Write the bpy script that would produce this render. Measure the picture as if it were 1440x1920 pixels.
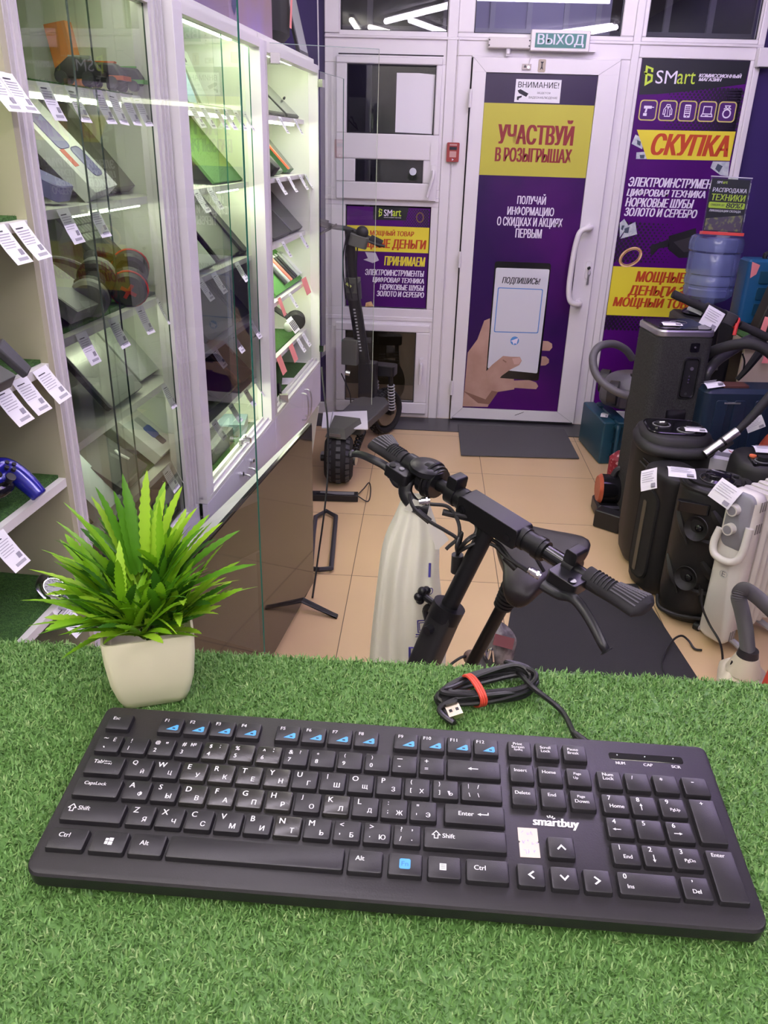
import bpy, math, random
import numpy as np
from mathutils import Vector as V, Matrix
for _o in list(bpy.data.objects): bpy.data.objects.remove(_o)
SC = bpy.context.scene
COL = SC.collection
random.seed(7)
PI = math.pi
R = math.radians

# ---------------------------------------------------------------- camera
F = 1501.0; PITCH = R(24.68); ROLL = R(1.71); YAW = R(2.53)
EYE = V((0, 0, 1.61))
_f = V((0, math.cos(PITCH), -math.sin(PITCH))); _r = V((1, 0, 0)); _u = _r.cross(_f)
_c, _s = math.cos(ROLL), math.sin(ROLL)
_r, _u = _c*_r + _s*_u, -_s*_r + _c*_u
_zr = Matrix.Rotation(YAW, 3, 'Z')
CR, CU, CF = _zr @ _r, _zr @ _u, _zr @ _f
cam = bpy.data.objects.new('camera', bpy.data.cameras.new('camera')); COL.objects.link(cam)
cam.matrix_world = Matrix(((CR.x, CU.x, -CF.x, EYE.x), (CR.y, CU.y, -CF.y, EYE.y), (CR.z, CU.z, -CF.z, EYE.z), (0, 0, 0, 1)))
cam.data.sensor_fit = 'AUTO'; cam.data.sensor_width = 36; cam.data.lens = 36*F/1920
cam.data.clip_start = .02
SC.camera = cam

# ---------------------------------------------------------------- exposure, world
SC.view_settings.view_transform = 'Standard'; SC.view_settings.look = 'None'
SC.view_settings.exposure = 0.08; SC.view_settings.gamma = 1.0
SC.view_settings.use_curve_mapping = False
W = bpy.data.worlds.new('world'); SC.world = W; W.use_nodes = True
W.node_tree.nodes['Background'].inputs[0].default_value = (.05, .048, .06, 1)
W.node_tree.nodes['Background'].inputs[1].default_value = 1.0
TUBE_POWER = 25.0
FILL_POWER = 34.0    # added fill lamps behind the camera     # ceiling tubes
LED_POWER = 11.0      # showcase strips
TUBE_COL = (.96, .87, 1.0)
VIOLET_COL = (.58, .36, 1.0)
WARM_COL = (1.0, .95, .82)
LED_COL = (.93, 1.0, .70)

# ---------------------------------------------------------------- rays: a place on a known plane
def ray(px, py): return CR*((px-720)/F) - CU*((py-960)/F) + CF
def onZ(px, py, z): d = ray(px, py); return EYE + d*((z-EYE.z)/d.z)
def onY(px, py, y): d = ray(px, py); return EYE + d*((y-EYE.y)/d.y)
def onP(px, py, p, n): d = ray(px, py); return EYE + d*((V(p)-EYE).dot(n)/d.dot(n))

# ---------------------------------------------------------------- materials
MATS = {}
def nt(m):
    m.use_nodes = True; return m.node_tree
def mat(name, col, rough=.5, metal=0, spec=.5, emit=None, estr=0, coat=0, trans=0, alpha=1, sss=0, bump=None, noise=None):
    if name in MATS: return MATS[name]
    m = bpy.data.materials.new(name); t = nt(m); b = t.nodes['Principled BSDF']
    b.inputs['Base Color'].default_value = (*col, 1); b.inputs['Roughness'].default_value = rough
    b.inputs['Metallic'].default_value = metal; b.inputs['Specular IOR Level'].default_value = spec
    b.inputs['Coat Weight'].default_value = coat; b.inputs['Transmission Weight'].default_value = trans
    b.inputs['Alpha'].default_value = alpha
    if sss: b.inputs['Subsurface Weight'].default_value = sss; b.inputs['Subsurface Radius'].default_value = (.02, .02, .02)
    if emit: b.inputs['Emission Color'].default_value = (*emit, 1); b.inputs['Emission Strength'].default_value = estr
    tc = t.nodes.new('ShaderNodeTexCoord')
    if noise:  # (scale, second colour, low, high[, stretch])
        n = t.nodes.new('ShaderNodeTexNoise'); n.inputs['Scale'].default_value = noise[0]; n.inputs['Detail'].default_value = 4
        r = t.nodes.new('ShaderNodeValToRGB'); r.color_ramp.elements[0].position = noise[2]; r.color_ramp.elements[1].position = noise[3]
        r.color_ramp.elements[0].color = (*col, 1); r.color_ramp.elements[1].color = (*noise[1], 1)
        if len(noise) > 4:
            mp = t.nodes.new('ShaderNodeMapping'); mp.inputs['Scale'].default_value = noise[4]
            t.links.new(tc.outputs['Object'], mp.inputs[0]); t.links.new(mp.outputs[0], n.inputs[0])
        else: t.links.new(tc.outputs['Object'], n.inputs[0])
        t.links.new(n.outputs[0], r.inputs[0]); t.links.new(r.outputs[0], b.inputs['Base Color'])
    if bump:  # (scale, strength, distance)
        n = t.nodes.new('ShaderNodeTexNoise'); n.inputs['Scale'].default_value = bump[0]; n.inputs['Detail'].default_value = 3
        u = t.nodes.new('ShaderNodeBump'); u.inputs['Strength'].default_value = bump[1]; u.inputs['Distance'].default_value = bump[2]
        t.links.new(tc.outputs['Object'], n.inputs[0]); t.links.new(n.outputs[0], u.inputs['Height']); t.links.new(u.outputs[0], b.inputs['Normal'])
    MATS[name] = m; return m
def glass(name, tint, refl=1.0):
    if name in MATS: return MATS[name]
    m = bpy.data.materials.new(name); t = nt(m); t.nodes.remove(t.nodes['Principled BSDF'])
    tr = t.nodes.new('ShaderNodeBsdfTransparent'); tr.inputs[0].default_value = (*tint, 1)
    gl = t.nodes.new('ShaderNodeBsdfGlossy'); gl.inputs['Roughness'].default_value = 0.0; gl.inputs[0].default_value = (refl, refl, refl, 1)
    fr = t.nodes.new('ShaderNodeFresnel'); fr.inputs[0].default_value = 1.5
    mx = t.nodes.new('ShaderNodeMixShader')
    t.links.new(fr.outputs[0], mx.inputs[0]); t.links.new(tr.outputs[0], mx.inputs[1]); t.links.new(gl.outputs[0], mx.inputs[2])
    t.links.new(mx.outputs[0], t.nodes['Material Output'].inputs[0])
    MATS[name] = m; return m
WHITE = mat('white_pvc', (.80, .775, .79), .35)
GASKET = mat('gasket', (.02, .02, .025), .6)
LAM = mat('white_laminate', (.78, .77, .74), .4)
LILAC = mat('pale_laminate', (.74, .70, .80), .35)
INNER = mat('cabinet_inner', (.74, .76, .68), .5)
BLACK = mat('black_plastic', (.012, .012, .014), .45)
BLACKG = mat('black_gloss', (.008, .008, .01), .12)
BLACKM = mat('black_matte', (.016, .016, .018), .7)
DGREY = mat('dark_grey', (.05, .05, .055), .5)
GREY = mat('mid_grey', (.18, .18, .19), .5)
LGREY = mat('light_grey', (.45, .46, .48), .4)
SILVER = mat('silver', (.62, .62, .64), .3, 1)
CHROME = mat('chrome', (.8, .8, .8), .12, 1)
PAPER = mat('paper', (.86, .85, .88), .7)
INK = mat('ink', (.03, .03, .04), .7)
FAINT = mat('faint_print', (.42, .41, .46), .7)
GREENPL = mat('bright_green', (.115, .25, .085), .8, bump=(900, .8, .004))
TURFM = mat('display_turf', (.035, .11, .02), .9, noise=(160, (.08, .22, .04), .35, .7), bump=(420, 1, .006))
GEDGE = mat('glass_edge', (.03, .16, .11), .15, spec=.8)
GEDGED = mat('glass_edge_dark', (.04, .065, .055), .2, spec=.8)
PANE = glass('clear_pane', (.95, .98, .955))
WPANE = glass('window_pane', (.86, .87, .90))
RED = mat('red', (.55, .03, .03), .5)
PINK = mat('coral_paper', (.86, .28, .27), .7)
PURPLE = mat('purple_print', (.105, .003, .19), .4, spec=.25, noise=(1.3, (.045, .002, .105), .35, .7))
PURPLEWALL = mat('purple_wall', (.03, .012, .115), .5)
YELLOW = mat('yellow_print', (.80, .70, .04), .45)
LIME = mat('lime_print', (.55, .75, .05), .45)
BRICK = mat('dark_red_print', (.26, .02, .02), .5)
ORANGERED = mat('orange_red_print', (.52, .06, .01), .5)
PWHITE = mat('white_print', (.85, .80, .92), .45)
BLUE = mat('sky_blue_print', (.06, .35, .80), .4)

# ---------------------------------------------------------------- mesh builder
class MB:
    def __init__(s): s.v = []; s.f = []; s.mi = []; s.ms = []
    def idx(s, m):
        if m not in s.ms: s.ms.append(m)
        return s.ms.index(m)
    def add(s, vs, fs, m, M=None):
        b = len(s.v); i = s.idx(m)
        s.v += [tuple(M @ V(p)) if M is not None else tuple(p) for p in vs]
        for f in fs: s.f.append(tuple(b+k for k in f)); s.mi.append(i)
        return s
    def box(s, p0, p1, m, M=None):
        x0, y0, z0 = p0; x1, y1, z1 = p1
        vs = [(x0,y0,z0),(x1,y0,z0),(x1,y1,z0),(x0,y1,z0),(x0,y0,z1),(x1,y0,z1),(x1,y1,z1),(x0,y1,z1)]
        return s.add(vs, [(3,2,1,0),(4,5,6,7),(0,1,5,4),(1,2,6,5),(2,3,7,6),(3,0,4,7)], m, M)
    def rbox(s, p0, p1, r, m, M=None, n=4, e=.15):
        # box with rounded vertical edges (plan) and slightly rounded rims
        x0, y0, z0 = p0; x1, y1, z1 = p1; k = r*e
        rings = []
        for z, o in ((z0, k), (z0+k, 0), (z1-k, 0), (z1, k)):
            ring = []
            for cx, cy, a0 in ((x1-r, y1-r, 0), (x0+r, y1-r, 90), (x0+r, y0+r, 180), (x1-r, y0+r, 270)):
                for j in range(n+1):
                    a = R(a0+90*j/n); ring.append((cx+(r-o)*math.cos(a), cy+(r-o)*math.sin(a), z))
            rings.append(ring)
        return s.loft(rings, m, M)
    def loft(s, rings, m, M=None, caps=True, closed=True):
        n = len(rings[0]); vs = [p for r in rings for p in r]; fs = []
        for i in range(len(rings)-1):
            for j in range(n if closed else n-1):
                k = (j+1) % n; fs.append((i*n+j, i*n+k, (i+1)*n+k, (i+1)*n+j))
        if caps and closed:
            fs.append(tuple(range(n-1, -1, -1))); fs.append(tuple((len(rings)-1)*n+j for j in range(n)))
        return s.add(vs, fs, m, M)
    def cyl(s, p0, p1, r0, m, r1=None, n=20, M=None, caps=True):
        if r1 is None: r1 = r0
        p0 = V(p0); p1 = V(p1); d = (p1-p0).normalized()
        a = d.orthogonal().normalized(); b = d.cross(a)
        rg = lambda c, r: [tuple(c+(a*math.cos(2*PI*j/n)+b*math.sin(2*PI*j/n))*r) for j in range(n)]
        return s.loft([rg(p0, r0), rg(p1, r1)], m, M, caps)
    def lathe(s, prof, m, M=None, n=28, caps=True):
        return s.loft([[(r*math.cos(2*PI*j/n), r*math.sin(2*PI*j/n), z) for j in range(n)] for r, z in prof], m, M, caps)
    def tube(s, pts, r, m, n=10, sub=6, closed=False, M=None, rf=None, flat=1.0):
        pts = [V(p) for p in pts]
        if sub > 1 and len(pts) > 2: pts = spline(pts, sub, closed)
        rings = []; up = None; L = len(pts)
        for i, p in enumerate(pts):
            if closed: d = pts[(i+1) % L]-pts[i-1]
            else: d = pts[min(i+1, L-1)]-pts[max(i-1, 0)]
            if d.length < 1e-9: d = V((0, 0, 1))
            d.normalize()
            up = d.orthogonal().normalized() if up is None else (up-d*up.dot(d)).normalized()
            w = d.cross(up); rr = r*(rf(i/(L-1)) if rf else 1)
            rings.append([tuple(p+(up*math.cos(2*PI*j/n)+w*math.sin(2*PI*j/n)*flat)*rr) for j in range(n)])
        if closed: rings.append(rings[0])
        return s.loft(rings, m, M, not closed)
    def ring(s, c, nrm, r, w, m, n=28, seg=8, M=None):   # torus
        c = V(c); nrm = V(nrm).normalized(); a = nrm.orthogonal().normalized(); b = nrm.cross(a)
        return s.tube([c+(a*math.cos(2*PI*j/n)+b*math.sin(2*PI*j/n))*r for j in range(n)], w, m, seg, 1, True, M)
    def poly(s, pts, m, M=None, h=0):
        n = len(pts)
        if not h: return s.add(pts, [tuple(range(n))], m, M)
        nr = V((0, 0, 0)); q = [V(p) for p in pts]
        for i in range(n): nr += q[i].cross(q[(i+1) % n])
        nr.normalize(); top = [tuple(p+nr*h) for p in q]
        fs = [tuple(range(n-1, -1, -1)), tuple(range(n, 2*n))]+[(i, (i+1) % n, n+(i+1) % n, n+i) for i in range(n)]
        return s.add([tuple(p) for p in q]+top, fs, m, M)
    def ball(s, c, rx, ry, rz, m, M=None, n=16, k=10):
        rings = [[(c[0]+rx*math.sin(PI*(i+.02)/(k+.04))*math.cos(2*PI*j/n), c[1]+ry*math.sin(PI*(i+.02)/(k+.04))*math.sin(2*PI*j/n), c[2]-rz*math.cos(PI*(i+.02)/(k+.04))) for j in range(n)] for i in range(k+1)]
        return s.loft(rings, m, M)
    def text(s, st, m, M, x0, x1, y0, y1, bold=0.0, shear=0.0, fit=True, tr=None):
        # bold: strokes widened by overlaid copies shifted sideways
        vs, fs, bb = glyphs(st, shear)
        n = 1 if not bold else 3
        sy = (y1-y0)/(bb[3]-bb[1]); wd = bb[2]-bb[0]+2*bold
        sx = (x1-x0)/wd
        for i in range(n):
            dx = 0 if n == 1 else bold*(i-1); dz = 2e-5*i
            s.add([(x0+(p[0]-bb[0]+bold+dx)*sx, y0+(p[1]-bb[1])*sy, dz) for p in vs], fs, m, M)
        return s
    def mesh(s, name, ang=35):
        me = bpy.data.meshes.new(name); me.from_pydata(s.v, [], s.f)
        for m in s.ms: me.materials.append(m)
        me.polygons.foreach_set('material_index', s.mi)
        if ang: me.shade_smooth(); me.set_sharp_from_angle(angle=R(ang))
        me.update(); return me
    def build(s, name, parent=None, local=False, bev=0, ang=35, label=None, cat=None, group=None, kind=None, sub=0, seg=2):
        if parent is None and not local:
            a = np.array(s.v); o = V(((a[:,0].min()+a[:,0].max())/2, (a[:,1].min()+a[:,1].max())/2, a[:,2].min()))
            s.v = [tuple(V(p)-o) for p in s.v]
        else: o = V((0, 0, 0))
        ob = bpy.data.objects.new(name, s.mesh(name, ang)); COL.objects.link(ob); ob.location = o
        if parent is not None:
            ob.parent = parent
            if not local: ob.matrix_parent_inverse = wm(parent).inverted()
        if bev:
            b = ob.modifiers.new('bevel', 'BEVEL'); b.width = bev; b.segments = seg; b.limit_method = 'ANGLE'; b.angle_limit = R(40)
        if sub:
            b = ob.modifiers.new('subsurf', 'SUBSURF'); b.levels = sub; b.render_levels = sub
        tag(ob, label, cat, group, kind); return ob
def wm(o):
    m = o.matrix_basis.copy()
    if o.parent: m = wm(o.parent) @ o.matrix_parent_inverse @ m
    return m
def tag(o, label=None, cat=None, group=None, kind=None):
    if label: o['label'] = label
    if cat: o['category'] = cat
    if group: o['group'] = group
    if kind: o['kind'] = kind
    return o
def thing(name, label, cat, loc=(0, 0, 0), M=None, group=None):
    o = bpy.data.objects.new(name, None); COL.objects.link(o); o.empty_display_size = .05
    if M is not None: o.matrix_basis = M
    else: o.location = loc
    return tag(o, label, cat, group)
def dup(root, M, label=None, group=None):
    r = root.copy(); COL.objects.link(r); r.matrix_basis = M
    if label: r['label'] = label
    if group: r['group'] = group
    for ch in list(root.children):
        c = ch.copy(); COL.objects.link(c); c.parent = r
        for g in list(ch.children):
            d = g.copy(); COL.objects.link(d); d.parent = c
    return r
def struct(name, mb, bev=0, ang=35, parent=None): return mb.build(name, parent, bev=bev, ang=ang, kind='structure' if parent is None else None)
def spline(p, sub, closed=False):
    out = []; L = len(p)
    for i in range(L if closed else L-1):
        a = p[i-1] if (closed or i > 0) else p[0]*2-p[1]
        b = p[i]; c = p[(i+1) % L]
        d = p[(i+2) % L] if (closed or i+2 < L) else p[-1]*2-p[-2]
        for k in range(sub):
            t = k/sub
            out.append(.5*((2*b)+(c-a)*t+(2*a-5*b+4*c-d)*t*t+(3*b-a-3*c+d)*t**3))
    if not closed: out.append(p[-1])
    return out
_G = {}
def glyphs(st, shear=0.0):
    k = (st, shear)
    if k in _G: return _G[k]
    flip = st[:1] == 'Э'      # this glyph fills badly, so its mirror image is drawn and turned round
    if flip and len(st) > 1: lim = glyphs('Є')[2]
    cu = bpy.data.curves.new('txt', 'FONT'); cu.body = 'Є'+st[1:] if flip else st; cu.resolution_u = 3
    ob = bpy.data.objects.new('txt', cu); me = ob.to_mesh()
    vs = [(v.co.x, v.co.y) for v in me.vertices]; fs = [tuple(p.vertices) for p in me.polygons]
    if flip:
        l0, l1 = (lim[0], lim[2]) if len(st) > 1 else (min(v[0] for v in vs), max(v[0] for v in vs)); ids = {i for i, v in enumerate(vs) if v[0] <= l1+1e-4}
        vs = [(l0+l1-v[0], v[1]) if i in ids else v for i, v in enumerate(vs)]; fs = [tuple(reversed(f)) if f[0] in ids else f for f in fs]
    vs = [(x+shear*y, y) for x, y in vs]
    ob.to_mesh_clear(); bpy.data.objects.remove(ob); bpy.data.curves.remove(cu)
    xs = [v[0] for v in vs] or [0, 1]; ys = [v[1] for v in vs] or [0, 1]
    _G[k] = (vs, fs, (min(xs), min(ys), max(xs), max(ys))); return _G[k]
def frame(o, x, y):   # matrix whose local x,y lie along the given axes
    x = V(x).normalized(); y = V(y); y = (y-x*y.dot(x)).normalized(); z = x.cross(y); o = V(o)
    return Matrix(((x.x, y.x, z.x, o.x), (x.y, y.y, z.y, o.y), (x.z, y.z, z.z, o.z), (0, 0, 0, 1)))
def T(x, y, z): return Matrix.Translation((x, y, z))
def RZ(a): return Matrix.Rotation(R(a), 4, 'Z')
def RX(a): return Matrix.Rotation(R(a), 4, 'X')
def RY(a): return Matrix.Rotation(R(a), 4, 'Y')
# ================================================================ ROOM
def floor_mat():
    m = bpy.data.materials.new('floor_tiles'); t = nt(m); b = t.nodes['Principled BSDF']
    tc = t.nodes.new('ShaderNodeTexCoord'); mp = t.nodes.new('ShaderNodeMapping'); br = t.nodes.new('ShaderNodeTexBrick')
    mp.inputs['Location'].default_value = (.251+.598*6, -2.863+.598*8, 0)
    br.offset = 0; br.squash = 1
    for k, v in (('Scale', 1), ('Mortar Size', .0016), ('Mortar Smooth', .1), ('Brick Width', .598), ('Row Height', .598)): br.inputs[k].default_value = v
    br.inputs['Color1'].default_value = (.68, .485, .27, 1); br.inputs['Color2'].default_value = (.71, .51, .29, 1); br.inputs['Mortar'].default_value = (.13, .085, .05, 1)
    n = t.nodes.new('ShaderNodeTexNoise'); n.inputs['Scale'].default_value = 2.2; n.inputs['Detail'].default_value = 5
    mx = t.nodes.new('ShaderNodeMixRGB'); mx.blend_type = 'MULTIPLY'; mx.inputs[0].default_value = .18
    t.links.new(tc.outputs['Object'], mp.inputs[0]); t.links.new(mp.outputs[0], br.inputs[0]); t.links.new(tc.outputs['Object'], n.inputs[0])
    t.links.new(br.outputs[0], mx.inputs[1]); t.links.new(n.outputs[0], mx.inputs[2]); t.links.new(mx.outputs[0], b.inputs['Base Color'])
    b.inputs['Roughness'].default_value = .32; b.inputs['Specular IOR Level'].default_value = .35
    return m
YB = 5.0
A0 = math.atan(.0659)
CO = V((-.573, 2.076, 0)); ES = V((math.sin(A0), math.cos(A0), 0)); ET = V((-math.cos(A0), math.sin(A0), 0)); KZ = V((0, 0, 1))
def cw(s, t, z): return CO+ES*s+ET*t+KZ*z      # showcase row: s along the fronts, t into the cabinet
CM = Matrix(((ES.x, ET.x, 0, CO.x), (ES.y, ET.y, 0, CO.y), (0, 0, 1, 0), (0, 0, 0, 1)))

fl = bpy.data.objects.new('floor', MB().add([(-2, -1.9, 0), (2.2, -1.9, 0), (2.2, 7, 0), (-2, 7, 0)], [(0, 1, 2, 3)], floor_mat()).mesh('floor', 0)); COL.objects.link(fl); fl['kind'] = 'structure'
struct('ceiling', MB().box((-2, -1.9, 2.8), (2.2, 5.2, 2.9), mat('ceiling_white', (.72, .71, .72), .8)))
WALLM = mat('wall_paint', (.62, .60, .62), .8)
struct('wall_left', MB().box((-4.2, .50, 0), (3.05, .60, 2.8), mat('left_wall_paint', (.34, .33, .37), .8), CM))
struct('wall_right', MB().box((2.05, -1.9, 0), (2.15, 5.2, 2.8), PURPLEWALL))
struct('wall_front', MB().box((-2, -1.9, 0), (2.15, -1.8, 2.8), WALLM))
b = MB(); b.box((-1.4, YB+.03, 0), (-.62, YB+.2, 2.8), PURPLEWALL); b.box((1.717, YB+.03, 0), (2.15, YB+.2, 2.8), PURPLEWALL); b.box((-.62, YB+.03, 2.72), (1.717, YB+.2, 2.8), PURPLEWALL)
struct('wall_back', b)
# the unlit passage beyond the glass
EXT = mat('passage_dark', (.05, .048, .056), .8, noise=(1.6, (.028, .026, .034), .3, .7))
b = MB(); b.box((-2, 6.6, 0), (3, 6.7, 4), EXT)
struct('wall_exterior', b)
b = MB()
for x in (-.45, .02, .40, .62, .84, 1.13, 1.36, 1.62, 1.9): b.box((x, 5.75, 0), (x+.035, 5.78, 3.4), mat('passage_bar', (.16, .15, .17), .6))
for z in (2.24, 2.9): b.box((-1.2, 5.74, z), (2.2, 5.79, z+.035), mat('passage_bar', (.16, .15, .17), .6))
b.box((-1.2, 5.75, 0), (-.3, 5.79, .62), mat('passage_box', (.10, .075, .03), .8)); b.box((-.3, 5.75, 0), (.2, 5.79, .62), mat('passage_box', (.10, .075, .03), .8))
struct('trim_1', b)
struct('trim_2', MB().box((-1.0, 4.735, .0005), (2.0, 4.985, .004), mat('threshold_tile', (.035, .034, .04), .3)))
b = MB(); b.box((-1.3, YB+.0, 0), (-.62, YB+.028, .07), WHITE); b.box((1.72, YB, 0), (2.05, YB+.028, .07), WHITE); struct('baseboard_back', b)

# ---- white plastic window wall
def bars(b, xs, zs, cells, y0, y1, m=WHITE):
    """a frame with rectangular openings: outer (x0,x1,z0,z1), openings (x0,x1,z0,z1) stacked in one column"""
    x0, x1 = xs; z0, z1 = zs; z = z0
    for (a, c, p, q) in sorted(cells, key=lambda k: k[2]):
        b.box((x0, y0, z), (x1, y1, p), m); b.box((x0, y0, p), (a, y1, q), m); b.box((c, y0, p), (x1, y1, q), m); z = q
    b.box((x0, y0, z), (x1, y1, z1), m)
def seal(b, x0, x1, z0, z1, y):
    k = .005
    for p, q in (((x0, z0), (x1, z0+k)), ((x0, z1-k), (x1, z1)), ((x0, z0), (x0+k, z1)), ((x1-k, z0), (x1, z1))): b.box((p[0], y, p[1]), (q[0], y+.006, q[1]), GASKET)
w1 = thing('window_1', None, None, (-.27, YB, 0)); w1['kind'] = 'structure'
b = MB(); bars(b, (-.62, .045), (.0, 2.15), [(-.50, .0, .085, .57), (-.50, .002, .692, 1.282), (-.50, .002, 1.375, 2.012)], YB, YB+.06)
b.box((-.545, YB-.004, 2.05), (.03, YB+.001, 2.056), GASKET)
for z in (1.32, .63): b.box((-.62, YB-.006, z-.012), (.045, YB, z+.012), WHITE)
b.build('frame', w1, bev=.004)
b = MB(); bars(b, (-.555, .028), (1.315, 2.042), [(-.495, -.006, 1.662, 2.006), (-.444, -.056, 1.409, 1.530)], YB-.028, YB+.03); s1 = b.build('sash', w1, bev=.006)
b = MB(); b.box((-.5, YB+.006, 1.655), (0, YB+.012, 2.01), WPANE); seal(b, -.495, -.006, 1.662, 2.006, YB-.02); b.build('pane', s1)
b = MB(); b.box((-.45, YB+.006, 1.40), (-.05, YB+.012, 1.535), WPANE); seal(b, -.444, -.056, 1.409, 1.530, YB-.02); b.box((-.30, YB+.02, 1.409), (-.05, YB+.03, 1.53), BLACK)
b.lathe([(.02, 0), (.02, .004), (0.001, .004)], mat('sticker_white', (.62, .66, .72), .5), T(-.113, YB+.0, 1.47) @ RX(90)); b.build('vent_pane', s1)
def handle(par, hx, hz, hl, y, lean=.012):
    b = MB(); b.box((hx-.012, y-.016, hz-.034), (hx+.012, y, hz+.034), WHITE); b.cyl((hx, y-.014, hz), (hx, y-.05, hz), .009, WHITE)
    b.tube([(hx, y-.046, hz+.006), (hx-.002, y-.052, hz-.03), (hx-lean, y-.05, hz-hl)], .0095, WHITE); b.build('handle', par)
b = MB()
b.box((.002-.02, YB-.036, 1.318), (.027, YB-.026, 1.62), WHITE); b.build('vent_stop', s1)
handle(s1, .005, 1.475, .135, YB-.034, .03)
b = MB(); bars(b, (-.555, .03), (.03, .60), [(-.495, -.053, .104, .553)], YB-.028, YB+.03); s2 = b.build('sash', w1, bev=.006)
b = MB(); b.box((-.5, YB+.006, .10), (-.05, YB+.012, .56), WPANE); seal(b, -.495, -.053, .104, .553, YB-.02); b.build('pane', s2)
handle(s2, -.012, .36, .12, YB-.028, .004)
# posts between the units and beside the posters
b = MB()
b.box((.0455, YB-.012, 0), (.10, YB+.06, 2.75), WHITE); b.box((.10, YB-.004, 0), (.183, YB+.06, 2.056), WHITE)
b.box((.985, YB-.004, 0), (1.035, YB+.06, 2.056), WHITE); b.box((1.035, YB-.012, 0), (1.075, YB+.06, 2.75), WHITE)
b.box((-.62, YB-.012, 2.15), (-.54, YB+.06, 2.75), WHITE); b.box((1.69, YB-.012, 0), (1.722, YB+.06, 2.75), WHITE)
b.box((-.62, YB-.014, 2.128), (1.72, YB+.0, 2.142), WHITE)
struct('trim_3', b, .004)
def transom(n, x0, x1, z0=2.165, z1=2.68, o0=None, o1=None):
    w = thing('window_%d' % n, None, None, ((x0+x1)/2, YB, z0)); w['kind'] = 'structure'
    b = MB(); bars(b, (o0, o1), (2.142, 2.75), [(x0, x1, z0, z1)], YB-.004, YB+.055); b.build('frame', w, bev=.005)
    b = MB(); b.box((x0-.006, YB+.026, z0-.006), (x1+.006, YB+.032, z1+.006), WPANE); seal(b, x0, x1, z0, z1, YB+.012); b.build('pane', w)
transom(2, -.535, .042, o0=-.54, o1=.045); transom(3, .186, .966, o0=.10, o1=1.035); transom(4, 1.10, 1.68, o0=1.075, o1=1.69)
w5 = thing('window_5', None, None, (1.38, YB, 0)); w5['kind'] = 'structure'
b = MB(); bars(b, (1.075, 1.69), (0, 2.142), [(1.096, 1.670, .10, 2.068)], YB-.004, YB+.055); b.build('frame', w5, bev=.005)
b = MB(); b.box((1.09, YB+.016, .09), (1.676, YB+.022, 2.07), WPANE); seal(b, 1.096, 1.67, .1, 2.068, YB+.003); b.build('pane', w5)
# ---- the door
d1 = thing('door_1', None, None, (.58, YB, 0)); d1['kind'] = 'structure'
b = MB(); b.box((.10, YB-.006, 2.056), (1.035, YB+.055, 2.142), WHITE); b.box((.183, YB-.006, 2.05), (.985, YB+.04, 2.062), WHITE); b.build('door_frame', d1, bev=.004)
b = MB(); bars(b, (.190, .978), (.012, 2.05), [(.264, .869, .086, 1.979)], YB-.036, YB+.03)
for p, q, c, e in ((.190, .012, .264, .086), (.978, .012, .869, .086), (.190, 2.05, .264, 1.979), (.978, 2.05, .869, 1.979)):
    b.cyl((p, YB-.0362, q), (c, YB-.0362, e), .0009, GREY, n=4)
b.build('leaf', d1, bev=.007)
b = MB(); b.box((.258, YB-.004, .08), (.875, YB+.004, 1.985), WPANE); seal(b, .264, .869, .086, 1.979, YB-.022); b.build('pane', d1)
b = MB(); b.tube([(.925, YB-.036, 1.205), (.915, YB-.10, 1.205), (.865, YB-.115, 1.19), (.845, YB-.115, 1.13), (.835, YB-.115, 1.0), (.835, YB-.115, .86), (.855, YB-.115, .79), (.905, YB-.10, .775), (.918, YB-.036, .775)], .0165, WHITE, n=12)
b.cyl((.925, YB-.036, 1.205), (.925, YB-.044, 1.205), .024, WHITE); b.cyl((.918, YB-.036, .775), (.918, YB-.044, .775), .024, WHITE); b.build('pull_handle', d1, label='white curved pull handle')
b = MB(); b.rbox((-.016, -.05, 0), (.016, .05, .006), .012, WHITE, T(.945, YB-.036, .965) @ RX(90)); b.cyl((.945, YB-.042, .98), (.945, YB-.062, .98), .010, CHROME)
b.cyl((.945, YB-.062, .98), (.945, YB-.07, .98), .008, BLACK); b.ring((.948, YB-.07, .95), (1, .3, 0), .016, .0016, CHROME); b.box((.940, YB-.075, .885), (.952, YB-.066, .945), SILVER); b.build('lock', d1)
b = MB()
for z in (.22, 1.0, 1.85): b.cyl((.186, YB-.05, z-.045), (.186, YB-.05, z+.045), .009, WHITE)
b.build('hinges', d1)
b = MB(); b.box((.2, YB-.037, .012), (.97, YB-.036, .02), GASKET)
for k in range(14): b.cyl((.60+.004*k, YB-.0366, .052+.0018*k), (.604+.004*k, YB-.0366, .054+.0018*k), .0012+.0006*(k % 3), DGREY, n=5)
b.build('scuffs', d1)

# ---- added lilac panel for the violet ceiling reflection in the middle transom
b = MB(); b.box((.12, 5.66, 2.12), (1.02, 5.70, 3.3), mat('added_lilac', (.34, .31, .46), .7))
for x in (.30, .52, .74, .93): b.box((x, 5.64, 2.12), (x+.03, 5.66, 3.3), mat('added_lilac_bar', (.42, .40, .50), .7))
b.box((.12, 5.63, 2.235), (1.02, 5.66, 2.262), mat('added_lilac_bar', (.42, .40, .50), .7))
struct('trim_4', b)
b = MB(); b.cyl((.2, 5.35, 2.95), (1.0, 5.35, 2.95), .02, mat('panel_fill_tube', (.9, .9, .9), .5, emit=(.80, .74, 1.0), estr=26), n=10); b.build('panel_fill_lamp', label='unseen tube lamp added to brighten the lilac panel behind the transom', cat='lamp')  # unseen tube, added only to brighten the lilac panel
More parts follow.
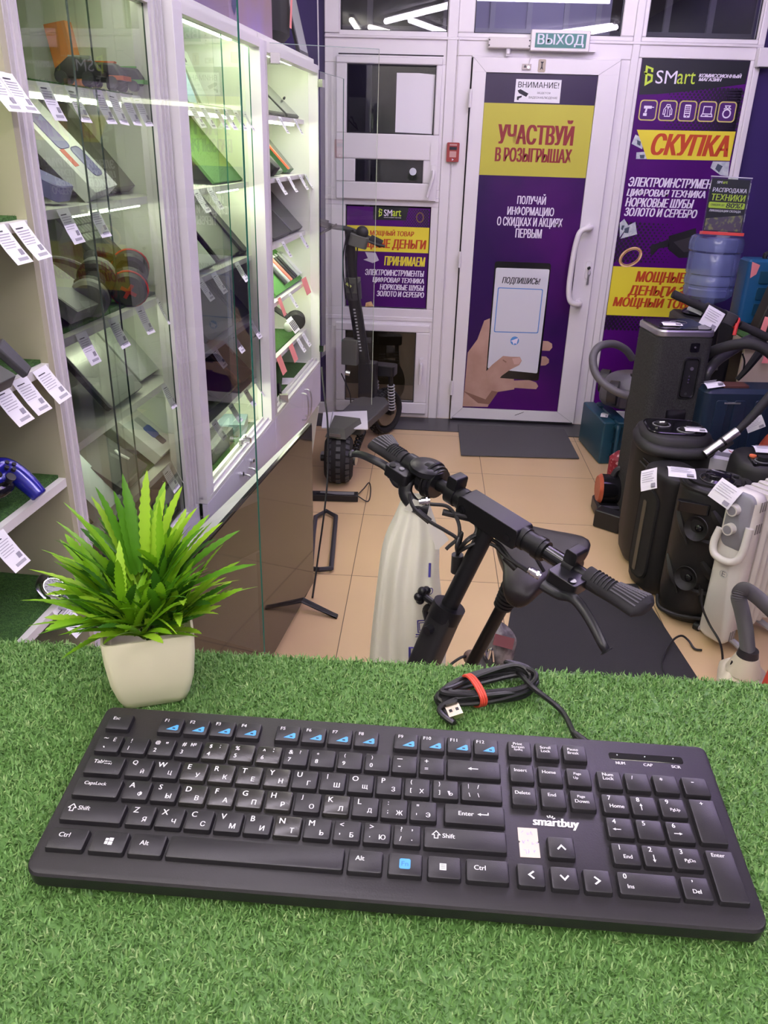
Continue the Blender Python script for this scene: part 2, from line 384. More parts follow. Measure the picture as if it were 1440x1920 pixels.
# ---- ceiling tubes (some mirrored in the transoms)
TUBE = mat('tube_light', (.9, .9, .9), .5, emit=TUBE_COL, estr=TUBE_POWER)
TUBEW = mat('tube_light_warm', (.9, .9, .9), .5, emit=WARM_COL, estr=TUBE_POWER)
def tube_lamp(p, q, m, lab):
    p = V((*p, 0)); q = V((*q, 0)); d = (q-p).normalized(); L = (q-p).length
    M = frame((p.x, p.y, 2.745), d, V((0, 0, 1)).cross(d))
    t = thing('ceiling_lamp', lab, 'lamp', M=T((p.x+q.x)/2, (p.y+q.y)/2, 2.7), group='tube lamps on the ceiling')
    MB().box((0, -.025, .025), (L, .025, .055), WHITE, M).build('housing', t)
    MB().cyl((0, 0, 0), (L, 0, 0), .026, m, n=12, M=M).build('tube', t)
TUBEF = mat('tube_light_fill', (.9, .9, .9), .5, emit=WARM_COL, estr=FILL_POWER)  # fill tubes behind the camera, added to brighten pot and bag
lab = 'white tube lamp on the ceiling mirrored in the transom glass over the door'
for p, q in (((-.55, .57), (.14, 1.80)), ((-.30, .70), (.22, -.62)), ((.62, -.98), (1.72, .63)), ((1.10, -.97), (1.78, .55))): tube_lamp(p, q, TUBE, lab)
lab = 'tube lamp added on the ceiling out of view to light the room'  # unseen tubes, added to light the background and the counter
for p, q, m in (((.2, 2.15), (1.4, 2.15), TUBE), ((.2, 3.1), (1.4, 3.1), TUBE), ((.2, 4.1), (1.4, 4.1), TUBE), ((-.4, 2.6), (-.4, 3.8), TUBEW), ((-.75, .1), (-.3, -.9), TUBEW), ((-.9, -.3), (-.9, .6), TUBEW), ((-1.1, -1.25), (-.1, -1.25), TUBEF), ((.1, -1.45), (1.1, -1.45), TUBEF)): tube_lamp(p, q, m, lab)
TUBEV = mat('tube_light_violet', (.9, .9, .9), .5, emit=VIOLET_COL, estr=TUBE_POWER*.85)
for p, q in (((.35, 2.42), (1.7, 2.42)), ((.6, 2.75), (1.8, 2.75))): tube_lamp(p, q, TUBEV, 'violet tube lamp on the ceiling above the frame of the photo')
# ================================================================ PRINT ON THE WINDOW WALL
def wl(c, x, y, yy):      # c = (x origin, y origin, scale) of a reading of the photo -> metres along the wall, height
    p = onY(c[0]+x/c[2], c[1]+y/c[2], yy); return p.x, p.z
class Print:
    """flat print on a wall plane y = yy; shapes are given where they stand on the wall"""
    def __init__(s, yy): s.yy = yy; s.M = frame((0, yy, 0), (1, 0, 0), (0, 0, 1)); s.b = MB(); s.k = 0
    def L(s, h): return s.M @ T(0, 0, h)
    def P(s, c, pts, m, h): s.b.poly([(*wl(c, x, y, s.yy), 0) for x, y in pts], m, s.L(h)); return s
    def Tx(s, c, st, x0, y0, x1, y1, m, h, bold=.0, shear=0.0):
        ym = (y0+y1)/2; xm = (x0+x1)/2
        X0 = wl(c, x0, ym, s.yy)[0]; X1 = wl(c, x1, ym, s.yy)[0]; Z1 = wl(c, xm, y0, s.yy)[1]; Z0 = wl(c, xm, y1, s.yy)[1]
        s.b.text(st, m, s.L(h), X0, X1, Z0, Z1, bold*2.1, shear); return s
    def Line(s, c, pts, w, m, h, closed=False):
        q = [V(wl(c, x, y, s.yy)) for x, y in pts]
        s.stroke(q, w, m, h, closed); return s
    def stroke(s, q, w, m, h, closed=False):
        n = len(q)
        for i in range(n if closed else n-1):
            a, c2 = q[i], q[(i+1) % n]; d = (c2-a)
            if d.length < 1e-6: continue
            d.normalize(); nn = V((-d.y, d.x))*w/2; e = d*w*.35
            s.b.poly([(*(a-e-nn), 0), (*(c2+e-nn), 0), (*(c2+e+nn), 0), (*(a-e+nn), 0)], m, s.L(h+.00001*i))
    def rrect(s, x0, x1, z0, z1, r, m, h, w=0):
        pts = []
        for cx, cz, a0 in ((x1-r, z1-r, 0), (x0+r, z1-r, 90), (x0+r, z0+r, 180), (x1-r, z0+r, 270)):
            for j in range(5): a = R(a0+22.5*j); pts.append(V((cx+r*math.cos(a), cz+r*math.sin(a))))
        if w: s.stroke(pts, w, m, h, True)
        else: s.b.poly([(*p, 0) for p in pts], m, s.L(h))
    def disc(s, cx, cz, r, m, h, n=24, ry=None):
        s.b.poly([(cx+r*math.cos(2*PI*j/n), cz+(ry or r)*math.sin(2*PI*j/n), 0) for j in range(n)], m, s.L(h))
    def split(s, name, parent): o = s.b.build(name, parent, ang=0); s.b = MB(); return o
HEADBLK = mat('header_black', (.006, .008, .012), .4)
DOTS = mat('print_dots', (.010, .003, .022), .4)
SKIN = mat('printed_skin', (.42, .25, .19), .5, noise=(9, (.52, .33, .26), .3, .7))
SKIND = mat('printed_skin_fold', (.25, .13, .09), .5)
SKINL = mat('printed_skin_nail', (.60, .38, .33), .5)
SCREENW = mat('printed_screen', (.68, .69, .74), .5)
NOTE = mat('printed_note', (.40, .46, .52), .5, noise=(40, (.62, .66, .66), .35, .65))
GOLD = mat('printed_gold', (.60, .34, .12), .4, noise=(22, (.85, .62, .32), .4, .6))
# -- film on the door glass
D5 = (840, 430, 4.267); D2 = (840, 0, 3.6)
yy = YB-.0255
t = thing('poster', 'tall purple poster filling the white entrance door, phone in a hand below a yellow block', 'poster', (.566, yy, .086))
p = Print(yy)
DARKTOP = mat('poster_dark_violet', (.026, .012, .055), .3, spec=.35)
DOORP = mat('poster_violet', (.026, .004, .078), .35, spec=.3, noise=(1.15, (.095, .004, .155), .42, .72))
p.b.poly([(.266, .088, 0), (.867, .088, 0), (.867, 1.977, 0), (.266, 1.977, 0)], DOORP, p.L(0), .0006)
p.b.poly([(.266, 1.832, 0), (.867, 1.832, 0), (.867, 1.977, 0), (.266, 1.977, 0)], DARKTOP, p.L(.0008)); p.split('sheet', t)
p.b.poly([(.266, 1.465, 0), (.867, 1.465, 0), (.867, 1.832, 0), (.266, 1.832, 0)], mat('yellow_block', (.53, .50, .065), .4, spec=.3), p.L(.0012)); p.split('yellow_block', t)
p.Tx(D2, 'УЧАСТВУЙ', 336, 806, 852, 978, BRICK, .0018, .032).Tx(D2, 'В РОЗЫГРЫШАХ', 317, 1000, 836, 1096, BRICK, .0018, .032).split('heading', t)
p.Tx(D2, 'ПОЛУЧАЙ', 468, 1308, 662, 1380, PWHITE, .0018, .02).Tx(D2, 'ИНФОРМАЦИЮ', 400, 1395, 716, 1466, PWHITE, .0018, .02)
p.Tx(D2, 'О СКИДКАХ И АКЦИЯХ', 330, 1468, 773, 1540, PWHITE, .0018, .02).Tx(D2, 'ПЕРВЫМ', 455, 1545, 633, 1606, PWHITE, .0018, .02); p.split('lettering', t)
p.P(D5, [(335, 712), (290, 730), (235, 880), (158, 985), (132, 1280), (114, 1416), (318, 1420), (352, 1340), (400, 1300), (530, 1280), (520, 1000), (330, 1100)], SKIN, .0010)
p.P(D5, [(760, 892), (800, 895), (832, 915), (834, 945), (812, 972), (752, 970)], SKIN, .0010).P(D5, [(750, 1015), (785, 1018), (808, 1040), (806, 1068), (780, 1088), (742, 1090)], SKIN, .0010)
p.P(D5, [(360, 1310), (430, 1235), (520, 1210), (650, 1205), (705, 1225), (722, 1255), (705, 1278), (640, 1275), (540, 1268), (440, 1282)], SKIN, .0011)
p.P(D5, [(118, 1290), (240, 1390), (330, 1400), (400, 1300), (350, 1290), (300, 1360)], SKIND, .0012).split('printed_hand', t)
def rr(p, c, pts, r, m, h):      # polygon with rounded corners
    q = [V(wl(c, x, y, p.yy)) for x, y in pts]; out = []; n = len(q)
    for i in range(n):
        a, o, e = q[i-1], q[i], q[(i+1) % n]; d1 = (a-o).normalized()*r; d2 = (e-o).normalized()*r
        for k in range(5): u = k/4; out.append(o+d1*(1-u)**2+d2*u**2)
    p.b.poly([(*v, 0) for v in out], m, p.L(h))
rr(p, D5, [(376, 255), (826, 272), (724, 1212), (302, 1180)], .018, BLACKG, .0016); rr(p, D5, [(384, 306), (813, 320), (714, 1152), (316, 1112)], .010, SCREENW, .0020)
FRAMEBL = mat('frame_blue', (.10, .26, .62), .5)
rr(p, D5, [(399, 463), (761, 478), (721, 832), (366, 822)], .010, FRAMEBL, .0024); rr(p, D5, [(406, 471), (753, 485), (714, 824), (374, 815)], .008, SCREENW, .0028)
c0 = wl(D5, 533, 891, yy); p.disc(*c0, .0265, mat('app_blue', (.10, .30, .66), .5), .0026)
p.P(D5, [(500, 892), (562, 868), (548, 918), (528, 905)], PWHITE, .0030).P(D5, [(516, 899), (524, 924), (534, 908)], PWHITE, .0031)
p.Tx(D5, 'ПОДПИШИСЬ!', 432, 385, 738, 446, INK, .0026, .02, .25).split('printed_phone', t)
p.P(D5, [(300, 1140), (350, 1085), (440, 1012), (500, 1018), (575, 1020), (590, 1050), (570, 1085), (500, 1120), (430, 1170), (370, 1240), (330, 1290)], SKIN, .0034)
p.P(D5, [(512, 1032), (572, 1024), (586, 1050), (566, 1076), (530, 1080)], SKINL, .0037).P(D5, [(440, 1040), (470, 1060), (462, 1066), (436, 1048)], SKIND, .0036).split('printed_thumb', t)
# -- poster window on the right
C3 = (1100, 0, 4.2353); C6 = (1080, 400, 4.0)
yy = YB+.0005
t = thing('poster', 'large purple shop poster in the right window with a slanted yellow banner and five icons', 'poster', (1.383, yy, .1))
p = Print(yy)
p.b.poly([(1.098, .102, 0), (1.668, .102, 0), (1.668, 2.066, 0), (1.098, 2.066, 0)], PURPLE, p.L(0), .0005); p.split('sheet', t)
def dots(p, x0, x1, z0, z1, n, m, s0, s1, h):
    # rows of print dots that shrink to the left
    k = 0; z = z0
    while z < z1:
        x = x0+(n/2 if k % 2 else 0)
        while x < x1: p.disc(x, z, s0+(s1-s0)*(x-x0)/(x1-x0), m, h, 8); x += n
        z += n*.62; k += 1
dots(p, 1.27, 1.665, 1.60, 1.93, .022, DOTS, .004, .0125, .0009); dots(p, 1.10, 1.42, 1.02, 1.24, .026, DOTS, .011, .003, .0009); dots(p, 1.10, 1.45, .62, .78, .024, DOTS, .011, .005, .0009)
dots(p, 1.45, 1.66, 1.42, 1.47, .022, DOTS, .004, .007, .0009); p.split('dot_pattern', t)
p.P(C3, [(446, 463), (1299, 486), (1258, 668), (1000, 702), (760, 730), (560, 748), (413, 752)], HEADBLK, .0012)
def logo(p, c, m, h, q):    # angular S mark
    for pts in ([(14, 0), (66, 20), (62, 48), (48, 44), (50, 28), (28, 20), (22, 58), (8, 62), (0, 44), (9, 40)], [(0, 46), (62, 62), (58, 108), (2, 138), (10, 62), (24, 66), (20, 112), (46, 96), (48, 76), (4, 60)]):
        p.P(c, [q(*v) for v in pts], m, h)
logo(p, C3, LIME, .0018, lambda x, y: (455+x*1.15, 518+y*1.2))
p.Tx(C3, 'SM', 550, 560, 716, 666, PWHITE, .0018).Tx(C3, 'art', 720, 572, 863, 668, LIME, .0018)
p.Tx(C3, 'КОМИССИОННЫЙ', 891, 581, 1232, 618, PWHITE, .0018, .025, .2).Tx(C3, 'МАГАЗИН', 889, 619, 1072, 646, PWHITE, .0018, .025, .2); p.split('header', t)
for i in range(5):
    x = 403+155.5*i; y = 790+3.5*i
    pp = [wl(C3, x+152, y+12, yy), wl(C3, x+5, y+165, yy)]
    xa, za = wl(C3, x+2, y+166, yy); xb, zb = wl(C3, x+155, y+4, yy); xb = xa+.099
    p.rrect(xa, xa+.096, za, zb, .018, mat('icon_frame', (.62, .55, .16), .5), .0012); p.rrect(xa+.006, xa+.090, za+.006, zb-.006, .014, mat('icon_ground', (.07, .008, .15), .5), .0014)
    cx, cz = xa+.048, (za+zb)/2; q = lambda *pts: [V((cx+a*.001, cz+d*.001)) for a, d in pts]
    S = lambda pts, w=.0045, cl=False: p.stroke(q(*pts), w, PWHITE, .0018, cl)
    if i == 0:
        for pts in ([(-24, 22), (18, 22), (18, 8), (-4, 8), (-8, -12), (-18, -12), (-14, 8), (-24, 8)], [(18, 17), (30, 17), (30, 13), (18, 13)], [(-24, -14), (-4, -14), (-4, -28), (-24, -28)]): p.b.poly([(*v, 0) for v in q(*pts)], PWHITE, p.L(.0018))
    elif i == 1:
        S([(-8, 30), (8, 30), (14, 16), (22, 6), (24, -18), (14, -18), (14, -28), (-14, -28), (-14, -18), (-24, -18), (-22, 6), (-14, 16)], .004, True); S([(-14, -18), (-12, 6)]); S([(14, -18), (12, 6)]); S([(0, 8), (0, -28)], .003); S([(-6, 20), (0, 10), (6, 20)], .004, True)
    elif i == 2:
        p.rrect(cx-.017, cx+.017, cz-.032, cz+.032, .005, PWHITE, .0018)
        for r_ in range(4):
            for k in range(3): p.rrect(cx-.012+k*.0085, cx-.005+k*.0085, cz+.018-.009*r_, cz+.024-.009*r_, .001, PURPLE, .0021)
        p.rrect(cx-.012, cx+.012, cz-.022, cz-.014, .001, PURPLE, .0021); p.disc(cx, cz-.027, .003, PURPLE, .0021, 10)
    elif i == 3:
        S([(-22, -12), (-20, 24), (22, 24), (22, -12)], .005, True); S([(-30, -24), (-24, -12), (26, -12), (30, -24)], .005, True); S([(-8, -20), (8, -20)], .004)
    else:
        S([(20*math.cos(a*PI/8), -8+20*math.sin(a*PI/8)) for a in range(16)], .007, True); S([(0, 14), (-14, 30), (14, 30)], .005, True); S([(-18, 14), (-10, 20)], .005); S([(18, 14), (10, 20)], .005)
p.split('icons', t)
ND = mat('note_dark', (.06, .08, .12), .6)
for pts, dk in (([(387, 1068), (420, 1085), (445, 1150), (440, 1185), (356, 1142)], [(400, 1110), (430, 1125), (425, 1160), (400, 1145)]), ([(395, 1210), (460, 1205), (478, 1262), (391, 1262)], [(420, 1230), (460, 1230), (455, 1258), (425, 1258)]),
                ([(1002, 1282), (1135, 1284), (1122, 1400), (1060, 1390), (982, 1332)], [(1040, 1300), (1080, 1320), (1050, 1370), (1020, 1340)]), ([(298, 1738), (330, 1790), (262, 1885), (262, 1770)], [(280, 1790), (300, 1790), (285, 1830), (272, 1820)]), ([(330, 1790), (386, 1762), (400, 1860), (268, 1896)], [(300, 1815), (340, 1800), (330, 1850), (300, 1850)])):
    p.P(C3, pts, NOTE, .0014).P(C3, dk, ND, .0016).split('printed_banknote', t)
p.P(C3, [(398, 1030), (1183, 1045), (1136, 1277), (478, 1264)], YELLOW, .0018).Tx(C3, 'СКУПКА', 512, 1066, 1135, 1240, ORANGERED, .0024, .03, .22).split('banner', t)
p.Tx(C3, 'ЭЛЕКТРОИНСТРУМЕНТЫ', 330, 1416, 1090, 1492, PWHITE, .0018, .028, .2).Tx(C3, 'ЦИФРОВАЯ ТЕХНИКА', 316, 1504, 946, 1576, PWHITE, .0018, .028, .2)
p.Tx(C3, 'НОРКОВЫЕ ШУБЫ', 306, 1576, 852, 1648, PWHITE, .0018, .028, .2).Tx(C3, 'ЗОЛОТО И СЕРЕБРО', 298, 1656, 878, 1724, PWHITE, .0018, .028, .2).split('lettering', t)
cx, cz = wl(C6, 408, 328, yy); a = R(34)
for rr_, w, m in ((1.0, .016, GOLD), (.93, .004, mat('gold_dark', (.20, .09, .03), .5))):
    p.stroke([V((cx+rr_*(.062*math.cos(j*PI/16)*math.cos(a)-.043*math.sin(j*PI/16)*math.sin(a)), cz+rr_*(.062*math.cos(j*PI/16)*math.sin(a)+.043*math.sin(j*PI/16)*math.cos(a)))) for j in range(32)], w, m, .0022 if m is GOLD else .0028, True)
p.split('printed_ring', t)
p.P(C6, [(695, 170), (900, 110), (900, 330), (770, 335), (690, 270)], BLACK, .0014).P(C6, [(730, 215), (865, 175), (880, 280), (808, 292)], mat('printed_screen_dark', (.05, .045, .05), .3), .0017)
p.P(C6, [(560, 240), (640, 215), (690, 195), (700, 250), (620, 262), (570, 318), (556, 300)], BLACK, .0014).split('printed_camera', t)
zt = wl(C6, 400, 400, yy)[1]; zb = wl(C6, 400, 768, yy)[1]
p.b.poly([(1.098, zb, 0), (1.668, zb, 0), (1.668, zt, 0), (1.098, zt, 0)], YELLOW, p.L(.0012))
p.Tx(C6, 'МОЩНЫЕ', 446, 438, 824, 536, ORANGERED, .0018, .03, .18).Tx(C6, 'ДЕНЬГИ ЗА', 388, 545, 872, 636, ORANGERED, .0018, .03, .18).Tx(C6, 'МОЩНЫЙ ТОВАР', 276, 618, 940, 722, ORANGERED, .0018, .03, .18).split('yellow_block', t)
p.P(C6, [(462, 935), (520, 872), (640, 880), (610, 920), (560, 948), (575, 962), (520, 972)], mat('printed_laptop', (.62, .58, .66), .5), .0014).split('printed_laptop', t)
# -- small poster in the left unit
C4 = (600, 350, 3.84); yy = YB-.0015
t = thing('poster', 'small square purple poster in the left window beside the door, yellow band across it', 'poster', (-.25, yy, .697))
p = Print(yy)
p.b.poly([(-.492, .70, 0), (-.003, .70, 0), (-.003, 1.274, 0), (-.492, 1.274, 0)], PURPLE, p.L(0), .0006)
dots(p, -.155, -.01, 1.17, 1.265, .015, DOTS, .003, .006, .0009); p.split('sheet', t)
p.P(C4, [(383, 143), (640, 148), (618, 243), (383, 238)], HEADBLK, .0012); logo(p, C4, LIME, .0018, lambda x, y: (421+x*.42, 155+y*.46))
p.Tx(C4, 'SM', 460, 165, 520, 212, PWHITE, .0018, .01).Tx(C4, 'art', 522, 168, 585, 213, LIME, .0018, .01).Tx(C4, 'комиссионный магазин', 460, 217, 583, 226, PWHITE, .0018).split('header', t)
za = wl(C4, 500, 286, yy)[1]; zb = wl(C4, 500, 470, yy)[1]
p.b.poly([(-.492, zb, 0), (-.003, zb, 0), (-.003, za, 0), (-.492, za, 0)], YELLOW, p.L(.0012))
p.Tx(C4, 'ЗА МОЩНЫЙ ТОВАР', 300, 308, 678, 360, ORANGERED, .0018, .02, .1).Tx(C4, 'МОЩНЫЕ ДЕНЬГИ', 222, 376, 766, 456, ORANGERED, .0018, .03, .12).split('yellow_band', t)
p.Tx(C4, 'ПРИНИМАЕМ', 462, 504, 759, 571, YELLOW, .0018, .03, .15)
for st, x, y0, y1 in (('ЭЛЕКТРОИНСТРУМЕНТЫ', 324, 599, 643), ('ЦИФРОВАЯ ТЕХНИКА', 378, 654, 700), ('НОРКОВЫЕ ШУБЫ', 430, 705, 746), ('ЗОЛОТО И СЕРЕБРО', 408, 754, 794)): p.Tx(C4, st, x, y0, 750, y1, PWHITE, .0018, .028, .15)
p.split('lettering', t)
p.P(C4, [(325, 470), (400, 475), (425, 530), (380, 550), (312, 525), (345, 515)], mat('printed_laptop', (.62, .58, .66), .5), .0014); p.split('printed_laptop', t)
cx, cz = wl(C4, 720, 222, yy); p.stroke([V((cx+.02*math.cos(j*PI/8), cz+.026*math.sin(j*PI/8))) for j in range(16)], .007, mat('printed_bronze', (.16, .09, .04), .4), .0014, True); p.split('printed_ring', t)
p.P(C4, [(330, 835), (370, 825), (385, 860), (325, 865)], GOLD, .0014).split('printed_goods', t)
# -- notice on the door
yy = YB-.0275
t = thing('notice', 'small white camera notice taped above the yellow block on the door', 'notice', (.557, yy, 1.835))
p = Print(yy); p.P(D2, [(461, 533), (768, 540), (752, 697), (446, 688)], PAPER, .0002).split('sheet', t)
p.Tx(D2, 'ВНИМАНИЕ!', 474, 554, 750, 594, INK, .0007, .004).Tx(D2, 'ВЕДЕТСЯ', 603, 622, 690, 637, INK, .0007).Tx(D2, 'ВИДЕОНАБЛЮДЕНИЕ', 545, 652, 738, 670, INK, .0007).split('lettering', t)
p.P(D2, [(470, 610), (490, 602), (543, 632), (528, 654), (500, 640), (478, 628)], INK, .0007).P(D2, [(466, 652), (500, 645), (495, 658), (478, 664), (475, 676), (464, 674)], INK, .0007).split('camera_symbol', t)
# -- sheet on the left window glass
b = MB(); MM = frame((0, YB-.003, 0), (1, 0, 0), (0, 0, 1))
b.poly([(-.222, 1.672, 0), (-.014, 1.668, 0), (-.012, 1.80, .002), (-.010, 1.962, .004), (-.10, 1.968, .003), (-.222, 1.967, 0)], PAPER, MM, .0005); b.build('paper_sheet', label='blank white paper sheet taped to the upper left window', cat='paper')
# -- exit sign
t = thing('exit_sign', 'green exit sign in a white box over the door', 'sign', (.64, YB-.03, 2.081))
MB().box((.486, YB-.075, 2.081), (.795, YB-.02, 2.180), mat('sign_case', (.74, .72, .70), .4)).build('case', t, bev=.004)
MB().box((.508, YB-.0765, 2.097), (.775, YB-.075, 2.164), mat('exit_green', (.02, .17, .14), .35)).build('green_panel', t)
p = Print(YB-.0775); p.b.text('ВЫХОД', mat('exit_letter', (.62, .66, .72), .4), p.L(0), .520, .764, 2.102, 2.160, .022); p.split('lettering', t)
MB().box((.795, YB-.05, 2.085), (.835, YB-.004, 2.115), WHITE).build('junction_box', t)
# -- door closer, horseshoe plate, latch, alarm point, magnet
t = thing('door_closer', 'grey-white door closer box above the door, left of the exit sign', 'door closer', (.37, YB-.03, 2.09))
MB().box((.262, YB-.07, 2.09), (.486, YB-.02, 2.142), mat('closer_case', (.66, .63, .60), .4)).build('case', t, bev=.005)
b = MB(); b.cyl((.372, YB-.05, 2.09), (.372, YB-.05, 2.066), .012, WHITE); b.box((.362, YB-.052, 2.056), (.382, YB-.036, 2.07), WHITE); b.build('spindle', t)
for x in (.268, .48):
    for z in (2.103, 2.128): MB().cyl((x, YB-.07, z), (x, YB-.0725, z), .004, BLACK, n=10).build('screw', t)
b = MB(); MM = frame((.560, YB-.0365, 1.985), (1, 0, 0), (0, 0, 1)); b.rbox((-.02, 0, 0), (.02, .062, .002), .007, mat('charm_plate', (.42, .36, .27), .4), MM)
b.poly([(-.010, .05, 0), (.010, .05, 0), (.003, .042, 0), (.003, .026, 0), (.009, .010, 0), (.0, .018, 0), (-.009, .010, 0), (-.003, .026, 0), (-.003, .042, 0)], INK, MM @ T(0, 0, .0025)); b.build('charm_plate', label='small beige plate with a dark figure at the top of the door frame', cat='plate')
b = MB(); b.box((.455, YB-.045, 1.995), (.503, YB-.036, 2.022), mat('latch_metal', (.34, .31, .27), .45, .6)); b.cyl((.47, YB-.045, 2.01), (.47, YB-.05, 2.01), .006, DGREY); b.cyl((.488, YB-.045, 2.006), (.488, YB-.05, 2.006), .007, SILVER)
b.tube([(.49, YB-.046, 2.02), (.492, YB-.055, 2.045), (.50, YB-.04, 2.06)], .002, WHITE); b.build('door_magnet', label='small metal magnet latch at the top of the door, beside the beige plate', cat='latch')
t = thing('alarm_point', 'red fire alarm call point on the post left of the door', 'alarm', (.11, YB-.03, 1.527))
MB().rbox((-.035, -.05, 0), (.035, .05, .028), .006, mat('alarm_red', (.32, .025, .025), .4), frame((.109, YB-.012, 1.578), (1, 0, 0), (0, 0, 1))).build('case', t)
p = Print(YB-.0412); p.rrect(.088, .130, 1.59, 1.606, .002, INK, 0); p.rrect(.09, .128, 1.552, 1.583, .002, mat('alarm_print', (.55, .30, .28), .5), 0); p.rrect(.088, .130, 1.612, 1.62, .002, mat('alarm_print', (.55, .30, .28), .5), 0); p.disc(.109, 1.54, .007, PWHITE, 0, 3); p.split('label_print', t)
b = MB(); b.tube([(.109, YB-.016, 1.63), (.109, YB-.016, 2.14)], .0025, WHITE, sub=1); b.tube([(.109, YB-.016, 1.527), (.107, YB-.016, .9), (.109, YB-.016, .02)], .0022, WHITE, sub=1); b.build('cable_run', label='thin white cable run up the post through the red alarm point', cat='cable')
t = thing('sensor_box', 'small white sensor box on the right window post, near the purple wall', 'sensor', (1.71, YB-.03, 2.03))
MB().box((1.688, YB-.055, 2.035), (1.76, YB-.012, 2.125), WHITE).build('case', t, bev=.004); MB().box((1.70, YB-.056, 2.03), (1.75, YB-.03, 2.036), BLACK).build('lens', t)
# ================================================================ COUNTER, TURF
ZT = 1.187
t = thing('counter', 'tall sales counter covered with green artificial grass in the foreground', 'counter', (.2, .33, 0))
MB().box((-.72, .02, 0), (1.25, .588, ZT-.025), mat('counter_body', (.48, .47, .46), .5)).build('body', t)
MB().box((-.74, .0, ZT-.025), (1.27, .592, ZT-.002), LAM).build('top', t)
def grass_mesh():
    rng = np.random.default_rng(3); dens = 420000
    x0, x1, y0, y1 = -.60, .80, .14, .597
    n = int((x1-x0)*(y1-y0)*dens)
    px = rng.uniform(x0, x1, n); py = rng.uniform(y0, y1, n)
    k = np.sin(px*310)*np.sin(py*290)*.35+rng.normal(0, .5, n)
    az = rng.uniform(0, 2*np.pi, n); L = rng.uniform(.0042, .0075, n); w = rng.uniform(.00042, .00078, n); tilt = np.clip(rng.normal(.75, .33, n), .05, 1.35)
    dx, dy = np.cos(az), np.sin(az); sx, sy = -dy*w, dx*w
    h1 = L*.5*np.cos(tilt*.6); o1 = L*.5*np.sin(tilt*.6); h2 = h1+L*.5*np.cos(tilt*1.35); o2 = o1+L*.5*np.sin(tilt*1.35)
    z0 = ZT-.001
    v = np.empty((n, 5, 3))
    v[:, 0] = np.c_[px-sx, py-sy, np.full(n, z0)]; v[:, 1] = np.c_[px+sx, py+sy, np.full(n, z0)]
    v[:, 2] = np.c_[px+dx*o1+sx*.9, py+dy*o1+sy*.9, z0+h1]; v[:, 3] = np.c_[px+dx*o1-sx*.9, py+dy*o1-sy*.9, z0+h1]
    v[:, 4] = np.c_[px+dx*o2, py+dy*o2, z0+np.maximum(h2, .0006)]
    me = bpy.data.meshes.new('artificial_turf')
    nv = n*5+4; nl = n*7+4; nf = n*2+1
    me.vertices.add(nv); me.loops.add(nl); me.polygons.add(nf)
    sheet = np.array([(-.74, .0, ZT), (1.27, .0, ZT), (1.27, .596, ZT), (-.74, .596, ZT)])
    me.vertices.foreach_set('co', np.r_[v.reshape(-1, 3), sheet].astype(np.float32).ravel())
    b = (np.arange(n)*5)[:, None]
    loops = (b+np.array([0, 1, 2, 3, 3, 2, 4])[None]).ravel(); loops = np.r_[loops, n*5+np.arange(4)]
    me.loops.foreach_set('vertex_index', loops.astype(np.int32))
    ls = np.stack([np.arange(n)*7, np.arange(n)*7+4], 1).ravel(); me.polygons.foreach_set('loop_start', np.r_[ls, n*7].astype(np.int32))
    rnd = np.repeat(np.clip(.5+.28*k, 0, 1), 5); rnd = np.r_[rnd, [.3]*4]
    at = me.attributes.new('shade', 'FLOAT', 'POINT'); at.data.foreach_set('value', rnd.astype(np.float32))
    me.update(calc_edges=True); return me
gm = bpy.data.materials.new('turf_blades'); tt = nt(gm); bb = tt.nodes['Principled BSDF']
aa = tt.nodes.new('ShaderNodeAttribute'); aa.attribute_name = 'shade'; rp = tt.nodes.new('ShaderNodeValToRGB')
rp.color_ramp.elements[0].color = (.05, .13, .028, 1); rp.color_ramp.elements[1].color = (.36, .48, .21, 1)
e = rp.color_ramp.elements.new(.55); e.color = (.135, .285, .072, 1)
tt.links.new(aa.outputs['Fac'], rp.inputs[0]); tt.links.new(rp.outputs[0], bb.inputs['Base Color']); bb.inputs['Roughness'].default_value = .5; bb.inputs['Specular IOR Level'].default_value = .35
gme = grass_mesh(); gme.materials.append(gm)
turf = bpy.data.objects.new('artificial_turf', gme); COL.objects.link(turf)
tag(turf, 'short green artificial grass laid over the counter under the keyboard', 'artificial grass', kind='stuff')

# ================================================================ KEYBOARD
U = .01905
_cy, _sy = math.cos(YAW), math.sin(YAW)
KO = EYE+V((_cy*-.1964-_sy*.4774, _sy*-.1964+_cy*.4774, -.3874))
KYAW = R(-3.317)+YAW; KT = R(5.57)
KX = V((math.cos(KYAW), math.sin(KYAW), 0)); KH = V((-math.sin(KYAW), math.cos(KYAW), 0)); KV = KH*math.cos(KT)+KZ*math.sin(KT)
KM = frame(KO, KX, KV)                       # local: x right, y to the back, z off the key tops
KBODY = mat('keyboard_body', (.017, .0155, .018), .42, spec=.45, bump=(900, .15, .0006))
KCAP = mat('key_cap', (.016, .015, .0175), .38, spec=.5, bump=(1200, .12, .0005))
KWORN = mat('key_cap_worn', (.024, .023, .021), .27, spec=.7)
KEYINK = mat('key_legend', (.72, .71, .74), .5)
KLB = mat('key_blue', (.07, .33, .72), .4)
kbd = thing('keyboard', 'black full-size wired keyboard with white Latin and Cyrillic legends lying on the green turf', 'keyboard', M=KM)
PT = -.0038                                   # deck plane below the key tops
b = MB(); x0, x1, y0, y1 = -.40*U, 22.80*U, -7.08*U, .36*U
rings = []
